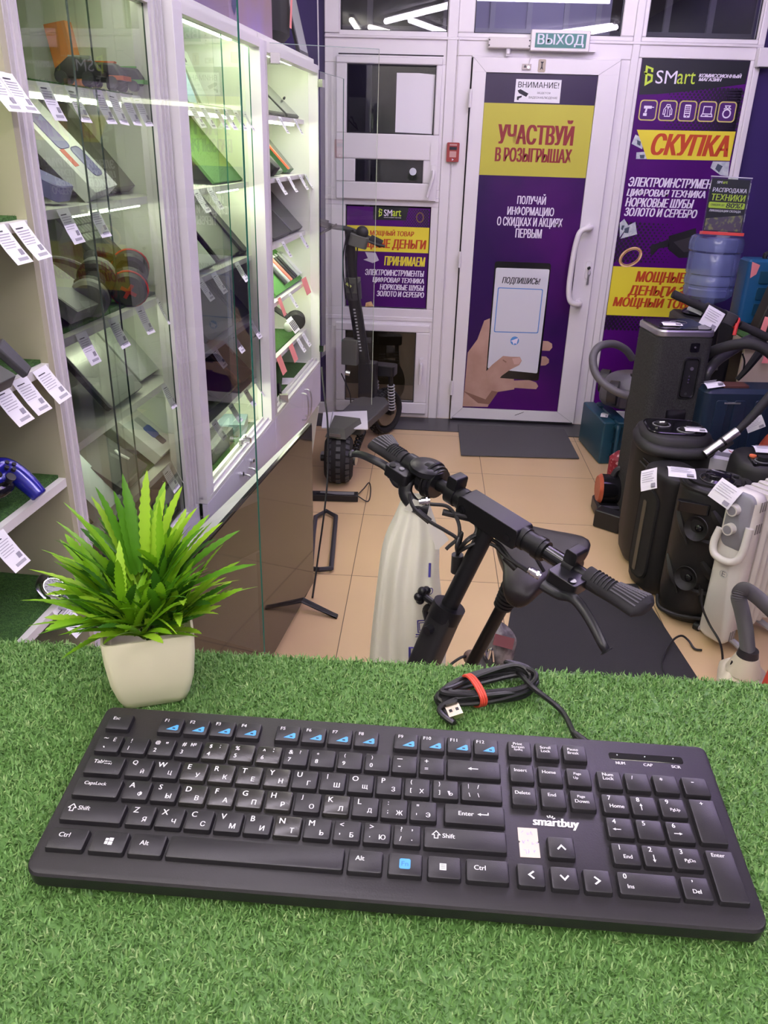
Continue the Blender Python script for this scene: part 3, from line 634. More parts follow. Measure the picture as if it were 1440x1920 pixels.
for z, o, yf in ((PT-.0145, .002, .004), (PT-.012, .0, .001), (PT-.002, 0, 0), (PT-.0005, .0006, .0006), (PT, .0016, .0016)):
    rg = []
    for cx, cy, a0, r in ((x1-.006, y1-.006, 0, .006), (x0+.006, y1-.006, 90, .006), (x0+.010, y0+.010, 180, .010), (x1-.010, y0+.010, 270, .010)):
        for j in range(6):
            a = R(a0+18*j); rg.append((cx+(r-o)*math.cos(a), cy+(r-o)*math.sin(a)+(yf if cy < -.05 else 0), z))
    rings.append(rg)
b.loft(rings, KBODY); b.build('body', kbd, local=True)
b = MB()
for x in (1.5, 21): b.rbox((x*U-.012, -.02, PT-.0265), (x*U+.012, -.008, PT-.0145), .003, BLACK)
b.build('foot', kbd, local=True)
_keys = {}
def key(x, v, w=.9, h=.80, legs=(), m=KCAP, label=None, icon=None):
    k = (round(w, 3), round(h, 3), m.name)
    if k not in _keys:
        W_, H_ = w*U, h*U; bb = MB(); rings = []
        for z, o, r in ((PT-.0004, -.0004, .0016), (-.0008, .0, .0014), (-.0002, .0003, .0012), (0, .0008, .001)):
            rg = []
            for cx, cy, a0 in ((W_-o-r, H_-o-r, 0), (o+r, H_-o-r, 90), (o+r, o+r, 180), (W_-o-r, o+r, 270)):
                for j in range(4): a = R(a0+30*j); rg.append((cx+r*math.cos(a), cy+r*math.sin(a), z))
            rings.append(rg)
        bb.loft(rings, m); _keys[k] = bb.mesh('key', 30)
    o = bpy.data.objects.new('key', _keys[k]); COL.objects.link(o); o.parent = kbd; o.location = (x*U, -v*U, 0)
    if label: o['label'] = label
    if legs or icon:
        bb = MB(); W_, H_ = w*U, h*U
        for st, fx, fy, hh, *mx in legs:
            g = glyphs(st); asp = (g[2][2]-g[2][0])/(g[2][3]-g[2][1]); H2 = hh*U; wd = asp*H2
            if mx: wd = min(wd, mx[0]*U)
            cx = fx*W_ if fx <= 1 else fx; cy = fy*H_
            bb.text(st, KEYINK, T(0, 0, .00012), cx-wd/2, cx+wd/2, cy-H2/2, cy+H2/2, .018)
        if icon: icon(bb, W_, H_)
        if bb.v: bb.build('legend', o, local=True, ang=0)
    return o
def lat(a, c): return ((a, .27, .74, .215), (c, .68, .30, .20))
def ficon(bb, W_, H_):
    bb.poly([(W_*.36, H_*.20, .00012), (W_*.80, H_*.16, .00012), (W_*.86, H_*.22, .00012), (W_*.84, H_*.50, .00012), (W_*.76, H_*.52, .00012)], KLB)
    bb.poly([(W_*.62, H_*.26, .0002), (W_*.74, H_*.25, .0002), (W_*.74, H_*.33, .0002), (W_*.62, H_*.33, .0002)], KBODY)
def arrow(pts):
    def f(bb, W_, H_):
        for q in pts: bb.poly([(W_/2+x*U, H_/2+y*U, .00012) for x, y in q], KEYINK)
    return f
def shiftarrow(cx):
    def f(bb, W_, H_):
        o = [(0, .15), (-.13, .0), (-.06, .0), (-.06, -.13), (.06, -.13), (.06, 0), (.13, 0)]
        for i in range(7):
            a, c = V(o[i]), V(o[(i+1) % 7]); d = (c-a).normalized(); n = V((-d.y, d.x))*.016
            bb.poly([((cx+q.x)*U, H_*.62+q.y*U, .00012) for q in (a-n-d*.014, c-n+d*.014, c+n+d*.014, a+n-d*.014)], KEYINK)
    return f
FR = {0: 1.0, 1: 2.126, 2: 3.144, 3: 4.131, 4: 5.151, 5: 6.25}
key(0, FR[0], .9, .78, (('Esc', .33, .70, .15),))
for i in range(12):
    key(2+i+(.5 if i > 3 else 0)+(.5 if i > 7 else 0), FR[0], .9, .78, (('F%d' % (i+1), .27, .78, .15),), icon=ficon, label='function key F%d with a small blue symbol' % (i+1))
key(0, FR[1], legs=(('~', .30, .80, .05), ('Ё', .68, .76, .2), ('`', .36, .26, .07)))
for i, (a, c, d) in enumerate((('!', '1', ''), ('@', '2', '"'), ('#', '3', '№'), ('$', '4', ';'), ('%', '5', ''), ('^', '6', ':'), ('&', '7', '?'), ('*', '8', ''), ('(', '9', ''), (')', '0', ''))):
    lg = [(a, .28, .74, .10 if a in '^*' else .19), (c, .27, .30, .18)]
    if d: lg.append((d, .66, .76, .09 if d == '"' else .16))
    key(1+i, FR[1], legs=lg, m=KWORN if c in '456' else KCAP)
key(11, FR[1], legs=(('_', .30, .78, .03, .2), ('-', .30, .34, .035))); key(12, FR[1], legs=(('+', .28, .76, .14), ('=', .28, .32, .08)))
ARL = [[(-.22, 0), (-.08, .07), (-.08, .02), (.16, .02), (.16, -.02), (-.08, -.02), (-.08, -.07)]]
ARR = [[(-x, y) for x, y in reversed(ARL[0])]]; ARU = [[(y, -x) for x, y in ARL[0]]]; ARD = [[(y, x) for x, y in reversed(ARL[0])]]
key(13, FR[1], 1.93, icon=arrow(ARL))
def tabicon(bb, W_, H_):
    for y, s in ((.04, -1), (-.06, 1)):
        bb.poly([(.74*U+x*s*U, H_*.66+(y+v)*U, .00012) for x, v in ((-.12, .012), (-.12, -.012), (.10, -.012), (.10, .012))][::1 if s > 0 else 1], KEYINK)
        bb.poly([(.74*U+x*s*U, H_*.66+(y+v)*U, .00012) for x, v in ((.06, .04), (.13, 0), (.06, -.04))], KEYINK)
        bb.poly([(.74*U+x*s*U, H_*.66+(y+v)*U, .00012) for x, v in ((.14, .05), (.16, .05), (.16, -.05), (.14, -.05))], KEYINK)
key(0, FR[2], 1.34, legs=(('Tab', .30, .68, .16),), icon=tabicon)
worn = 'RKETYDFGHN'
for i, (a, c) in enumerate(zip('QWERTYUIOP', 'ЙЦУКЕНГШЩЗ')): key(1.5+i, FR[2], legs=lat(a, c), m=KWORN if a in worn else KCAP)
key(11.5, FR[2], legs=(('{', .26, .76, .2), ('[', .26, .30, .2), ('Х', .68, .30, .19))); key(12.5, FR[2], legs=(('}', .26, .76, .2), (']', .26, .30, .2), ('Ъ', .68, .30, .19)))
key(13.5, FR[2], 1.43, legs=(('|', .18, .76, .2), ('/', .42, .76, .17), ('\\', .20, .30, .17), ('\\', .42, .30, .17)))
key(0, FR[3], 1.6, legs=(('CapsLock', .42, .66, .185),))
for i, (a, c) in enumerate(zip('ASDFGHJKL', 'ФЫВАПРОЛД')): key(1.75+i, FR[3], legs=lat(a, c), m=KWORN if a in worn else KCAP)
key(10.75, FR[3], legs=((':', .26, .76, .13), (';', .26, .30, .15), ('Ж', .70, .30, .19))); key(11.75, FR[3], legs=(('"', .28, .76, .08), ("'", .24, .30, .08), ('Э', .68, .30, .19)))
def entericon(bb, W_, H_):
    bb.poly([(1.32*U+x*U, H_*.52+y*U, .00012) for x, y in ((-.20, 0), (-.08, .06), (-.08, .018), (.15, .018), (.15, .09), (.185, .09), (.185, -.018), (-.08, -.018), (-.08, -.06))], KEYINK)
key(12.92, FR[3], 2.05, legs=(('Enter', .36, .52, .17),), icon=entericon)
key(0, FR[4], 2.1, legs=(('Shift', .33, .64, .17),), icon=shiftarrow(.28))
for i, (a, c) in enumerate(zip('ZXCVBNM', 'ЯЧСМИТЬ')): key(2.24+i, FR[4], legs=lat(a, c), m=KWORN if a in worn else KCAP)
key(9.24, FR[4], legs=(('<', .28, .78, .14), (',', .24, .30, .08), ('Б', .68, .30, .19))); key(10.24, FR[4], legs=(('>', .28, .78, .14), ('.', .24, .28, .04), ('Ю', .70, .30, .19)))
key(11.24, FR[4], legs=(('?', .28, .76, .18), (',', .68, .74, .08), ('/', .26, .30, .18), ('.', .68, .26, .04)))
key(12.25, FR[4], 2.72, legs=(('Shift', .30, .60, .17),), icon=shiftarrow(.40))
key(0, FR[5], 1.24, .80, (('Ctrl', .38, .66, .17),))
def winicon(bb, W_, H_):
    for x, y, w, h in ((-.13, .02, .10, .10), (-.01, .02, .14, .12), (-.13, -.11, .10, .11), (-.01, -.13, .14, .13)): bb.poly([(W_/2+(x+a)*U, H_/2+(y+c)*U, .00012) for a, c in ((0, 0), (w, 0), (w, h), (0, h))], KEYINK)
key(1.42, FR[5], 1.16, .80, icon=winicon); key(2.72, FR[5], 1.12, .80, (('Alt', .40, .56, .17),))
key(3.96, FR[5], 5.74, .82); key(9.84, FR[5], 1.11, .80, (('Alt', .34, .62, .17),))
def fnicon(bb, W_, H_):
    bb.rbox((W_/2-.19*U, H_/2-.17*U, 0), (W_/2+.17*U, H_/2+.20*U, .00012), .0012, KLB); bb.text('Fn', mat('fn_ink', (.03, .16, .42), .5), T(0, 0, .0002), W_/2-.12*U, W_/2+.10*U, H_/2-.07*U, H_/2+.10*U)
key(11.14, FR[5], 1.08, .80, icon=fnicon, label='Fn key with a blue square')
def menuicon(bb, W_, H_):
    bb.poly([(W_*.36, H_*.36, .00012), (W_*.56, H_*.36, .00012), (W_*.56, H_*.66, .00012), (W_*.36, H_*.66, .00012)], KEYINK)
    for y in (.44, .51, .58): bb.poly([(W_*.39, H_*y, .0002), (W_*.53, H_*y, .0002), (W_*.53, H_*(y+.02), .0002), (W_*.39, H_*(y+.02), .0002)], KBODY)
key(12.40, FR[5], 1.06, .80, icon=menuicon); key(13.63, FR[5], 1.35, .80, (('Ctrl', .32, .60, .17),))
NX = (15.27, 16.29, 17.31)
for x, ls in zip(NX, (('Print', 'Screen', 'SysRq'), ('Scroll', 'Lock'), ('Pause', 'Break'))): key(x, FR[0], .86, .78, [(s, .43, (.82-.19*i) if len(ls) == 3 else (.70-.22*i), .125, .6) for i, s in enumerate(ls)])
for v, row in ((FR[1]+.03, (('Insert',), ('Home',), ('Page', 'Up'))), (FR[2]+.03, (('Delete',), ('End',), ('Page', 'Down')))):
    for x, ls in zip(NX, row): key(x, v, .86, .80, [(s, .45 if len(s) > 2 else .36, (.66-.24*i), .14, .6) for i, s in enumerate(ls)])
def chev(a):
    def f(bb, W_, H_):
        c, s = math.cos(R(a)), math.sin(R(a))
        pts = [(-.11, 0), (.07, .15), (.11, .11), (-.02, 0), (.11, -.11), (.07, -.15)]
        bb.poly([(W_/2+(x*c-y*s)*U, H_/2+(x*s+y*c)*U, .00012) for x, y in pts], KEYINK)
    return f
key(16.33, FR[4]+.02, .86, .80, icon=chev(-90)); key(15.25, FR[5]+.03, .86, .80, icon=chev(0)); key(16.30, FR[5]+.05, .86, .80, icon=chev(90)); key(17.33, FR[5]+.06, .86, .80, icon=chev(180))
PX = (18.4, 19.39, 20.39, 21.42)
key(PX[0], FR[1]+.06, .86, .8, (('Num', .45, .80, .14), ('Lock', .45, .58, .14))); key(PX[1], FR[1]+.06, .86, .8, (('/', .3, .72, .16),)); key(PX[2], FR[1]+.06, .86, .8, (('*', .34, .74, .13),)); key(PX[3], FR[1]+.07, .9, .8, (('-', .40, .70, .035),))
def num(c, r, n, sub=None, icon=None):
    lg = [(n, .30, .80, .18)]
    if sub: lg.append((sub, .55, .38, .14 if len(sub) < 4 else .15, .5))
    def ic(bb, W_, H_):
        for q in icon: bb.poly([(W_*.38+x*.75*U, H_*.40+y*.75*U, .00012) for x, y in q], KEYINK)
    key(PX[c], FR[r]+.09, .88, .8, lg, icon=ic if icon else None)
num(0, 2, '7', 'Home'); num(1, 2, '8', icon=ARU); num(2, 2, '9', 'PgUp'); num(0, 3, '4', icon=ARL); num(1, 3, '5'); num(2, 3, '6', icon=ARR); num(0, 4, '1', 'End'); num(1, 4, '2', icon=ARD); num(2, 4, '3', 'PgDn')
key(PX[0], FR[5]+.06, 1.87, .8, (('0', .13, .80, .18), ('Ins', .20, .36, .14))); key(PX[2], FR[5]+.06, .88, .8, ((',', .40, .80, .08), ('Del', .48, .36, .14)))
key(PX[3]+.02, FR[3]+.05, .9, 1.80, (('+', .45, .90, .12),)); key(PX[3]+.03, FR[5]+.06, .92, 1.86, (('Enter', .42, .90, .14, .5),))
b = MB(); b.rbox((19.05*U, -.61*U, PT-.001), (21.78*U, -.27*U, PT+.0003), .002, BLACKG)
b.build('indicator_strip', kbd, local=True)
b = MB()
for x in (19.36, 20.38, 21.42): b.cyl((x*U, -.40*U, PT+.0002), (x*U, -.40*U, PT+.0007), .0005, LGREY, n=8)
b.build('indicator_led', kbd, local=True)
b = MB()
for st, x in (('NUM', 19.42), ('CAP', 20.43), ('SCR', 21.45)): b.text(st, KEYINK, T(0, 0, PT+.0002), (x-.17)*U, (x+.17)*U, -.84*U, -.71*U, .03)
b.build('printed_marks', kbd, local=True, ang=0); b = MB()
b.text('smartbuy', KEYINK, T(0, 0, PT+.0002), 15.93*U, 17.52*U, -3.93*U, -3.48*U, .05, .12)
for a in (120, 90, 60, 30):
    d = V((math.cos(R(a)), math.sin(R(a)))); n = V((-d.y, d.x))*.022*U; c = V((16.55*U, -3.57*U))
    b.poly([(*(c+d*.10*U-n), PT+.0002), (*(c+d*.20*U-n), PT+.0002), (*(c+d*.20*U+n), PT+.0002), (*(c+d*.10*U+n), PT+.0002)], KEYINK)
b.build('brand_lettering', kbd, local=True, ang=0)
b = MB(); STK = mat('old_sticker', (.60, .52, .46), .7)
b.poly([(15.40*U, -3.97*U, PT), (16.06*U, -3.96*U, PT), (16.06*U, -4.46*U, PT), (16.02*U, -4.5*U, PT), (16.07*U, -4.54*U, PT), (16.07*U, -5.1*U, PT), (15.41*U, -5.12*U, PT), (15.41*U, -4.58*U, PT), (15.46*U, -4.53*U, PT), (15.40*U, -4.48*U, PT)][::-1], STK, h=.0003)
pen = mat('pen_trace', (.40, .36, .55), .7); random.seed(5)
for r_ in range(3):
    for k in range(3+r_ % 2):
        x = 15.5+.15*k+.02*r_; y = -4.18-.36*r_
        pts = [V((x+random.uniform(0, .1), y+random.uniform(-.09, .09))) for _ in range(4)]
        for a, c in zip(pts, pts[1:]):
            d = (c-a).normalized(); n = V((-d.y, d.x))*.010; b.poly([((q.x)*U, q.y*U, PT+.0005) for q in (a-n, c-n, c+n, a+n)], pen)
b.build('sticker', kbd, local=True, ang=0, label='small pale handwritten sticker')
# cable in a bundle behind the keyboard
def kp(x, y, z): return V((x, y, z))
b = MB(); CABM = mat('cable_black', (.010, .010, .011), .4)
ex = KM @ V((18.37*U, .36*U, PT-.006))
cx, cy, ca = .067, .553, R(24)
def lp(u, w, z, sh=0, dx=0, dy=0): return V((cx+dx+u*math.cos(ca)-w*math.sin(ca), cy+dy+u*math.sin(ca)+w*math.cos(ca), z))
pts = [ex, ex+V((-.006, .012, -.002)), V((.125, .530, ZT+.010)), V((.103, .548, ZT+.018))]
random.seed(11); zb = ZT+.008
for k in range(8):
    r1 = .044+random.uniform(-.004, .004); wd = .0225+random.uniform(-.005, .003); z = zb+.0012*k; o = random.uniform(-.002, .002)
    for a in range(0, 360, 45):
        aa = R(a+40); uu = r1*math.cos(aa); ww = wd*math.sin(aa)*(.42+.62*(uu/r1+1)/2)
        pts.append(lp(uu, ww+o, z+.0022*math.sin(aa*2+k)+random.uniform(-.001, .001)))
pts += [lp(.030, .024, ZT+.014), lp(.046, .012, ZT+.012), lp(.036, -.012, ZT+.010), lp(.0, -.016, ZT+.016), lp(-.034, -.008, ZT+.014), lp(-.050, -.012, ZT+.010), lp(-.044, -.027, ZT+.007), V((.024, .538, ZT+.008)), V((.033, .5385, ZT+.010))]
b.tube(pts, .0023, CABM, n=8, sub=6); b.cyl(ex, ex+V((-.006, .013, -.002)), .0042, CABM, .0030, n=12)
cab_ = b.build('cable', kbd); 
b = MB(); UM = frame(onZ(846, 1322, ZT+.0105), (.30, -.92, -.10), (.92, .30, .22))
b.rbox((-.014, -.0058, -.0042), (.002, .0058, .0042), .002, BLACK, UM); b.build('plug_body', cab_)
b = MB(); b.box((.002, -.0058, -.0022), (.0135, .0058, .0022), mat('plug_metal', (.72, .62, .48), .3, 1), UM); b.box((.006, -.004, .0022), (.009, -.0015, .0024), BLACK, UM); b.box((.006, .0015, .0022), (.009, .004, .0024), BLACK, UM); b.build('usb_plug', cab_, label='metal USB plug')
b = MB(); RB = mat('rubber_red', (.62, .06, .035), .5)
for o in (0, .0022, -.0020):
    c = lp(-.014+o, -.001, ZT+.0125); cb = R(50); d = V((math.cos(cb), math.sin(cb), 0)); n = V((-math.sin(cb), math.cos(cb), 0))
    b.tube([c+n*(.0150*math.cos(j*PI/10))+KZ*(.0105*math.sin(j*PI/10))+d*(.006*math.cos(j*PI/10)+.0006*math.sin(7*j)) for j in range(20)], .0014, RB, 6, 2, True)
b.build('rubber_band', label='red rubber band twisted around the coiled keyboard cable', cat='rubber band')

# ================================================================ POTTED PLANT
PC = V((-.213, .540, ZT+.001)); PM = T(*PC) @ RZ(20)
plant = thing('potted_plant', 'artificial green plant with toothed leaves in a square cream pot on the turf', 'plant', M=PM)
POT = mat('pot_cream', (.86, .81, .58), .35, spec=.4)
def sq(a, r, z, n=5, dz=0):
    out = []
    for cx_, cy_, a0 in ((a-r, a-r, 0), (-a+r, a-r, 90), (-a+r, -a+r, 180), (a-r, -a+r, 270)):
        for j in range(n+1): aa = R(a0+90*j/n); out.append((cx_+r*math.cos(aa), cy_+r*math.sin(aa), z))
    return out
b = MB(); b.loft([sq(.0225, .008, 0), sq(.0255, .008, .002), sq(.0285, .008, .010), sq(.0325, .007, .028), sq(.0345, .006, .050), sq(.0352, .006, .068), sq(.0348, .006, .0695), sq(.0332, .005, .0695), sq(.0325, .005, .066), sq(.0300, .005, .048)], POT)
b.build('pot', plant, local=True, ang=50)
LEAF = [mat('leaf_%d' % i, c, .42, spec=.35) for i, c in enumerate(((.20, .44, .014), (.32, .56, .03), (.085, .26, .012), (.035, .13, .010)))]
for m in LEAF:   # thin leaves let some light through
    tt = m.node_tree; bs = tt.nodes['Principled BSDF']; tl = tt.nodes.new('ShaderNodeBsdfTranslucent'); tl.inputs[0].default_value = bs.inputs['Base Color'].default_value
    mx = tt.nodes.new('ShaderNodeMixShader'); mx.inputs[0].default_value = .3
    tt.links.new(bs.outputs[0], mx.inputs[1]); tt.links.new(tl.outputs[0], mx.inputs[2]); tt.links.new(mx.outputs[0], tt.nodes['Material Output'].inputs[0])
def leaf(b, base, az, el, L, w, droop, m, twist=0):
    n = 24; pts = []; p = V(base); e = el
    side = V((-math.sin(az), math.cos(az), 0))
    rows = []
    for i in range(n+1):
        u = i/n; d = V((math.cos(az)*math.cos(e), math.sin(az)*math.cos(e), math.sin(e)))
        up = d.cross(side)
        prof = w*(.32+1.5*u)*(1-u)**.75*1.05 if u > .0 else w*.2
        tooth = 1+(.17 if i % 2 else -.10) if 1 < i < n-1 else 1
        hw = prof*tooth*.5; sd = (side*math.cos(twist*u)+up*math.sin(twist*u))
        rows.append((p-sd*hw+up*hw*.3, p, p+sd*hw+up*hw*.3))
        p = p+d*(L/n); e -= droop/n
    vs = [tuple(q) for r_ in rows for q in r_]; fs = []
    for i in range(n): a = i*3; fs += [(a, a+1, a+4, a+3), (a+1, a+2, a+5, a+4)]
    b.add(vs, fs, m)
b = MB(); random.seed(23)
# nine sprigs: a stem with a whorl of toothed leaves at its end
sprigs = [(0, 88, .050), (40, 72, .046), (110, 74, .048), (170, 66, .044), (235, 70, .040), (300, 72, .040), (-20, 58, .040), (140, 52, .036), (75, 60, .046), (200, 45, .030), (260, 48, .024), (330, 44, .026)]
for a, el, h in sprigs:
    a = R(a); e_ = R(el); base = V((.014*math.cos(a), .014*math.sin(a), .056)); tip = base+V((math.cos(a)*math.cos(e_), math.sin(a)*math.cos(e_), math.sin(e_)))*h
    for k in range(18):
        u = random.uniform(.15, 1.0); pb = base.lerp(tip, u)
        la = a+random.uniform(-1.0, 1.0)*(1.9-.7*u) if random.random() < .8 else random.uniform(0, 2*PI)
        le = R(min(87, max(30, el+random.uniform(-22, 14))))
        m = LEAF[0] if random.random() < .42 else LEAF[1] if random.random() < .4 else LEAF[2+(random.random() < .55)]
        leaf(b, tuple(pb), la, le, random.uniform(.042, .066), random.uniform(.0090, .0138), random.uniform(.1, .6), m, random.uniform(-.6, .6))
for a, el, L, z in ((-30, 42, .10, .082), (165, 38, .085, .075), (172, 26, .085, .07), (150, 58, .085, .085), (5, 48, .085, .085), (95, 72, .07, .105), (60, 70, .075, .105), (188, 14, .07, .07), (205, 4, .06, .068), (215, 30, .06, .07), (-60, 50, .065, .07), (-105, 40, .05, .068), (-125, 25, .045, .068), (-45, 58, .075, .075), (130, 70, .075, .10), (-5, 62, .085, .085), (-85, 66, .07, .07), (240, 48, .06, .066), (70, 84, .08, .108), (100, 80, .078, .108), (130, 76, .075, .106), (160, 70, .075, .10), (30, 76, .075, .105), (0, 72, .072, .10), (185, 62, .075, .092), (-15, 66, .07, .095), (150, 66, .085, .095), (115, 82, .07, .104), (48, 80, .07, .104), (178, 54, .08, .085), (20, 60, .075, .09), (-40, 70, .06, .085), (200, 50, .07, .08)):
    leaf(b, (.012*math.cos(R(a)), .012*math.sin(R(a)), z), R(a), R(el), L, .0125, .4, random.choice(LEAF[:3]), .3)
for k in range(22):
    a = random.uniform(0, 2*PI); leaf(b, (0, 0, .068), a, R(random.uniform(32, 80)), random.uniform(.07, .10), .003, .6, random.choice(LEAF), 0)
b.build('foliage', plant, local=True, ang=60)
b = MB(); b.cyl((0, 0, .045), (0, 0, .047), .028, mat('soil_dark', (.02, .018, .012), .9), n=16)
for k in range(12): a = random.uniform(0, 2*PI); b.tube([(0, 0, .046), (.01*math.cos(a), .01*math.sin(a), .07), (.03*math.cos(a), .03*math.sin(a), .10)], .0011, LEAF[3], 5, 3)
b.build('stems', plant, local=True)
# ================================================================ SHOWCASE ROW ON THE LEFT
def sz(px, py, t=0.0):      # reading of the photo on the plane t behind the fronts -> (s, z)
    p = onP(px, py, cw(0, t, 0), ET); return (p-CO).dot(ES), p.z
LED = mat('led_strip', (.9, .95, .8), .5, emit=LED_COL, estr=LED_POWER)
LEDS = mat('led_strip_strong', (.9, .95, .8), .5, emit=LED_COL, estr=LED_POWER*3)
ALU = mat('track_white', (.66, .63, .66), .35)
SHZ = (.845, 1.055, 1.262, 1.488, 1.690)
TOPZ = 1.907
def cbox(b, s0, s1, t0, t1, z0, z1, m): return b.box((s0, t0, z0), (s1, t1, z1), m, CM)
DEP = .46
def cabinet(label, s0, s1, shelves, leds, open_front=False, inner=INNER):
    t = thing('display_cabinet', label, 'display cabinet', cw((s0+s1)/2, .2, 0), group='white display cabinets along the left wall')
    b = MB(); cbox(b, s0, s1, .02, DEP, TOPZ-.022, TOPZ, LAM); b.build('top_panel', t)
    for a in (s0, s1-.016):
        b = MB(); cbox(b, a, a+.016, .0 if open_front else .03, DEP, .505, TOPZ-.022, inner); b.build('side_panel', t)
    b = MB(); cbox(b, s0+.016, s1-.016, DEP-.008, DEP, .505, TOPZ-.022, inner); b.build('back_panel', t)
    b = MB(); cbox(b, s0+.016, s1-.016, .03, DEP-.008, .672, .690, LAM); b.build('bottom_panel', t)
    for z in shelves:
        b = MB(); cbox(b, s0+.017, s1-.017, .0 if open_front else .06, DEP-.009, z-.016, z, LAM); b.build('shelf', t)
    for z, a, c in leds:
        b = MB(); cbox(b, a, c, .085, .097, z-.008, z-.001, LEDS if s0 > -.2 else LED); b.build('led_strip', t, label='lit strip of small lamps')
    return t
C0 = cabinet('nearest display cabinet at the left edge, open shelves with a blue gamepad', -1.42, -.775, SHZ, [(SHZ[4]-.016, -1.38, -.80)], True, mat('cabinet_inner_olive', (.47, .45, .31), .5))
C1 = cabinet('display cabinet behind the potted plant, filled with laptops and headphones', -.758, -.085, SHZ, [(SHZ[4]-.016, -.66, -.20), (SHZ[1]-.016, -.5, -.2), (SHZ[2]-.016, -.36, -.18), (SHZ[3]-.016, -.5, -.15), (TOPZ-.022, -.72, -.15)])
C2 = cabinet('brightest display cabinet with a tilted bright green board on its second shelf', -.080, .690, SHZ, [(TOPZ-.022, -.03, .64), (SHZ[4]-.016, .0, .62), (SHZ[0]-.016, .1, .60), (SHZ[3]-.016, .45, .64)])
C3 = cabinet('farthest display cabinet with its glass doors swung open', .694, 1.537, SHZ, [(TOPZ-.022, .76, 1.45), (SHZ[4]-.016, .8, 1.45), (SHZ[1]-.016, 1.0, 1.45), (SHZ[2]-.016, .8, 1.40)])
# front posts, rails and fronts
def front(par, s0, s1, off=0.0, split=None, handles=(), locks=()):
    b = MB(); cbox(b, s0, s1, off, .05, .690, .702, LAM); cbox(b, s0, s1, off+.012, off+.018, .702, .712, ALU); cbox(b, s0, s1, off+.030, off+.036, .702, .712, ALU); b.build('ledge', par)
    cuts = [s0]+list(split or [])+[s1]
    for a, c in zip(cuts, cuts[1:]):
        b = MB(); cbox(b, a+.0015, c-.0015, off, off+.016, .507, .688, LILAC); d = b.build('drawer_front', par, bev=.001)
        for s, z0, z1 in handles:
            if a < s < c: b = MB(); b.tube([(s, off, z1), (s, off-.022, z1-.006), (s, off-.028, (z0+z1)/2), (s, off-.022, z0+.006), (s, off, z0)], .0035, SILVER, 8, 4, M=CM); b.build('handle', d)
        for s, z in locks:
            if a < s < c: b = MB(); b.cyl((s, off, z), (s, off-.010, z), .008, CHROME, n=14, M=CM); b.cyl((s, off-.010, z), (s, off-.012, z), .0045, BLACK, n=10, M=CM); b.build('lock', d)
    b = MB(); cbox(b, s0, s1, off+.02, DEP, .489, .505, LAM); b.build('underside', par)
def post(par, s0, s1, t0=.0, t1=.05, m=WHITE, grooves=()):
    b = MB(); cbox(b, s0, s1, t0, t1, .702, TOPZ-.022, m)
    for g in grooves: cbox(b, g, g+.006, t0-.006, t0, .702, TOPZ-.022, ALU)
    b.build('post', par, bev=0 if grooves else .001)
front(C1, -.758, -.085, .022, [-.42])
front(C2, -.080, .690, 0, [.30], [(.268, .55, .64), (.325, .55, .64)], [(.235, .655), (.355, .655)])
front(C3, .694, 1.537, 0, [1.16], [(1.13, .545, .66), (1.19, .545, .66)])
post(C1, -.758, -.700, .02, .06, WHITE, (-.735, -.712)); post(C1, -.165, -.085, .022, .06, ALU, (-.15, -.13, -.108)); post(C2, -.080, -.020, .0, .05, WHITE); post(C2, .640, .690, 0, .05, WHITE); post(C3, .694, .722, .0, .05, ALU); post(C3, 1.520, 1.537, .0, .04, WHITE)
b = MB(); cbox(b, .722, 1.52, 0, .03, TOPZ-.05, TOPZ-.022, LAM); b.build('top_rail', C3)
b = MB(); cbox(b, -.02, .64, 0, .03, TOPZ-.045, TOPZ-.022, LAM); b.build('top_rail', C2)
b = MB(); cbox(b, -.70, -.165, .02, .05, TOPZ-.045, TOPZ-.022, LAM); b.build('top_rail', C1)
# tapering white end panel and plinth below the drawers
b = MB()
for s in (1.500, ):
    b.loft([[tuple(CM @ V(p)) for p in ((s, .075, .0), (s, DEP, 0), (s+.02, DEP, 0), (s+.02, .075, 0))], [tuple(CM @ V(p)) for p in ((s, .004, .488), (s, DEP, .488), (s+.02, DEP, .488), (s+.02, .004, .488))]], mat('end_panel', (.66, .70, .60), .5))
b.build('end_panel', C3)
for c, s0, s1 in ((C1, -.758, -.085), (C2, -.08, .69), (C3, .694, 1.498)):
    b = MB(); cbox(b, s0, s1, .30, .32, 0, .489, LAM); b.build('plinth', c)
b = MB(); cbox(b, -1.42, -.775, .30, .32, 0, .672, LAM); b.build('plinth', C0)
# glass: sliding panes in the tracks, doors swung out
def pane(par, name, M, L, z0, z1, edge, th=.0032, label=None):
    b = MB(); b.add([(0, 0, z0), (L, 0, z0), (L, 0, z1), (0, 0, z1)], [(0, 1, 2, 3)], PANE, M)
    o = b.build(name, par, ang=0, label=label); b = MB()
    b.box((L-.0006, -th/2, z0), (L+.0006, th/2, z1), edge, M); b.box((0, -th/2, z1-.0008), (L, th/2, z1+.0006), mat('glass_top_edge', (.30, .40, .38), .2), M); b.build('glass_edge', o); return o
def slide(par, s0, s1, t, edge):
    M = frame(cw(s0, t, 0), ES, -ET); return pane(par, 'glass_pane', frame(cw(s0, t, 0), ES, ET), s1-s0, .712, TOPZ-.045, edge)
slide(C1, -.700, -.400, .045, GEDGED); slide(C1, -.505, -.165, .033, GEDGED)
b = MB(); cbox(b, -.506, -.504, .0315, .0345, .712, TOPZ-.045, GEDGED); b.build('glass_edge', C1)
slide(C2, -.020, .330, .022, GEDGE); slide(C2, .290, .640, .034, GEDGE)
b = MB(); b.cyl((.325, .016, .735), (.325, -.012, .735), .009, CHROME, n=14, M=CM); b.box((.30, .012, .727), (.36, .02, .743), SILVER, CM); b.build('pane_lock', C2)
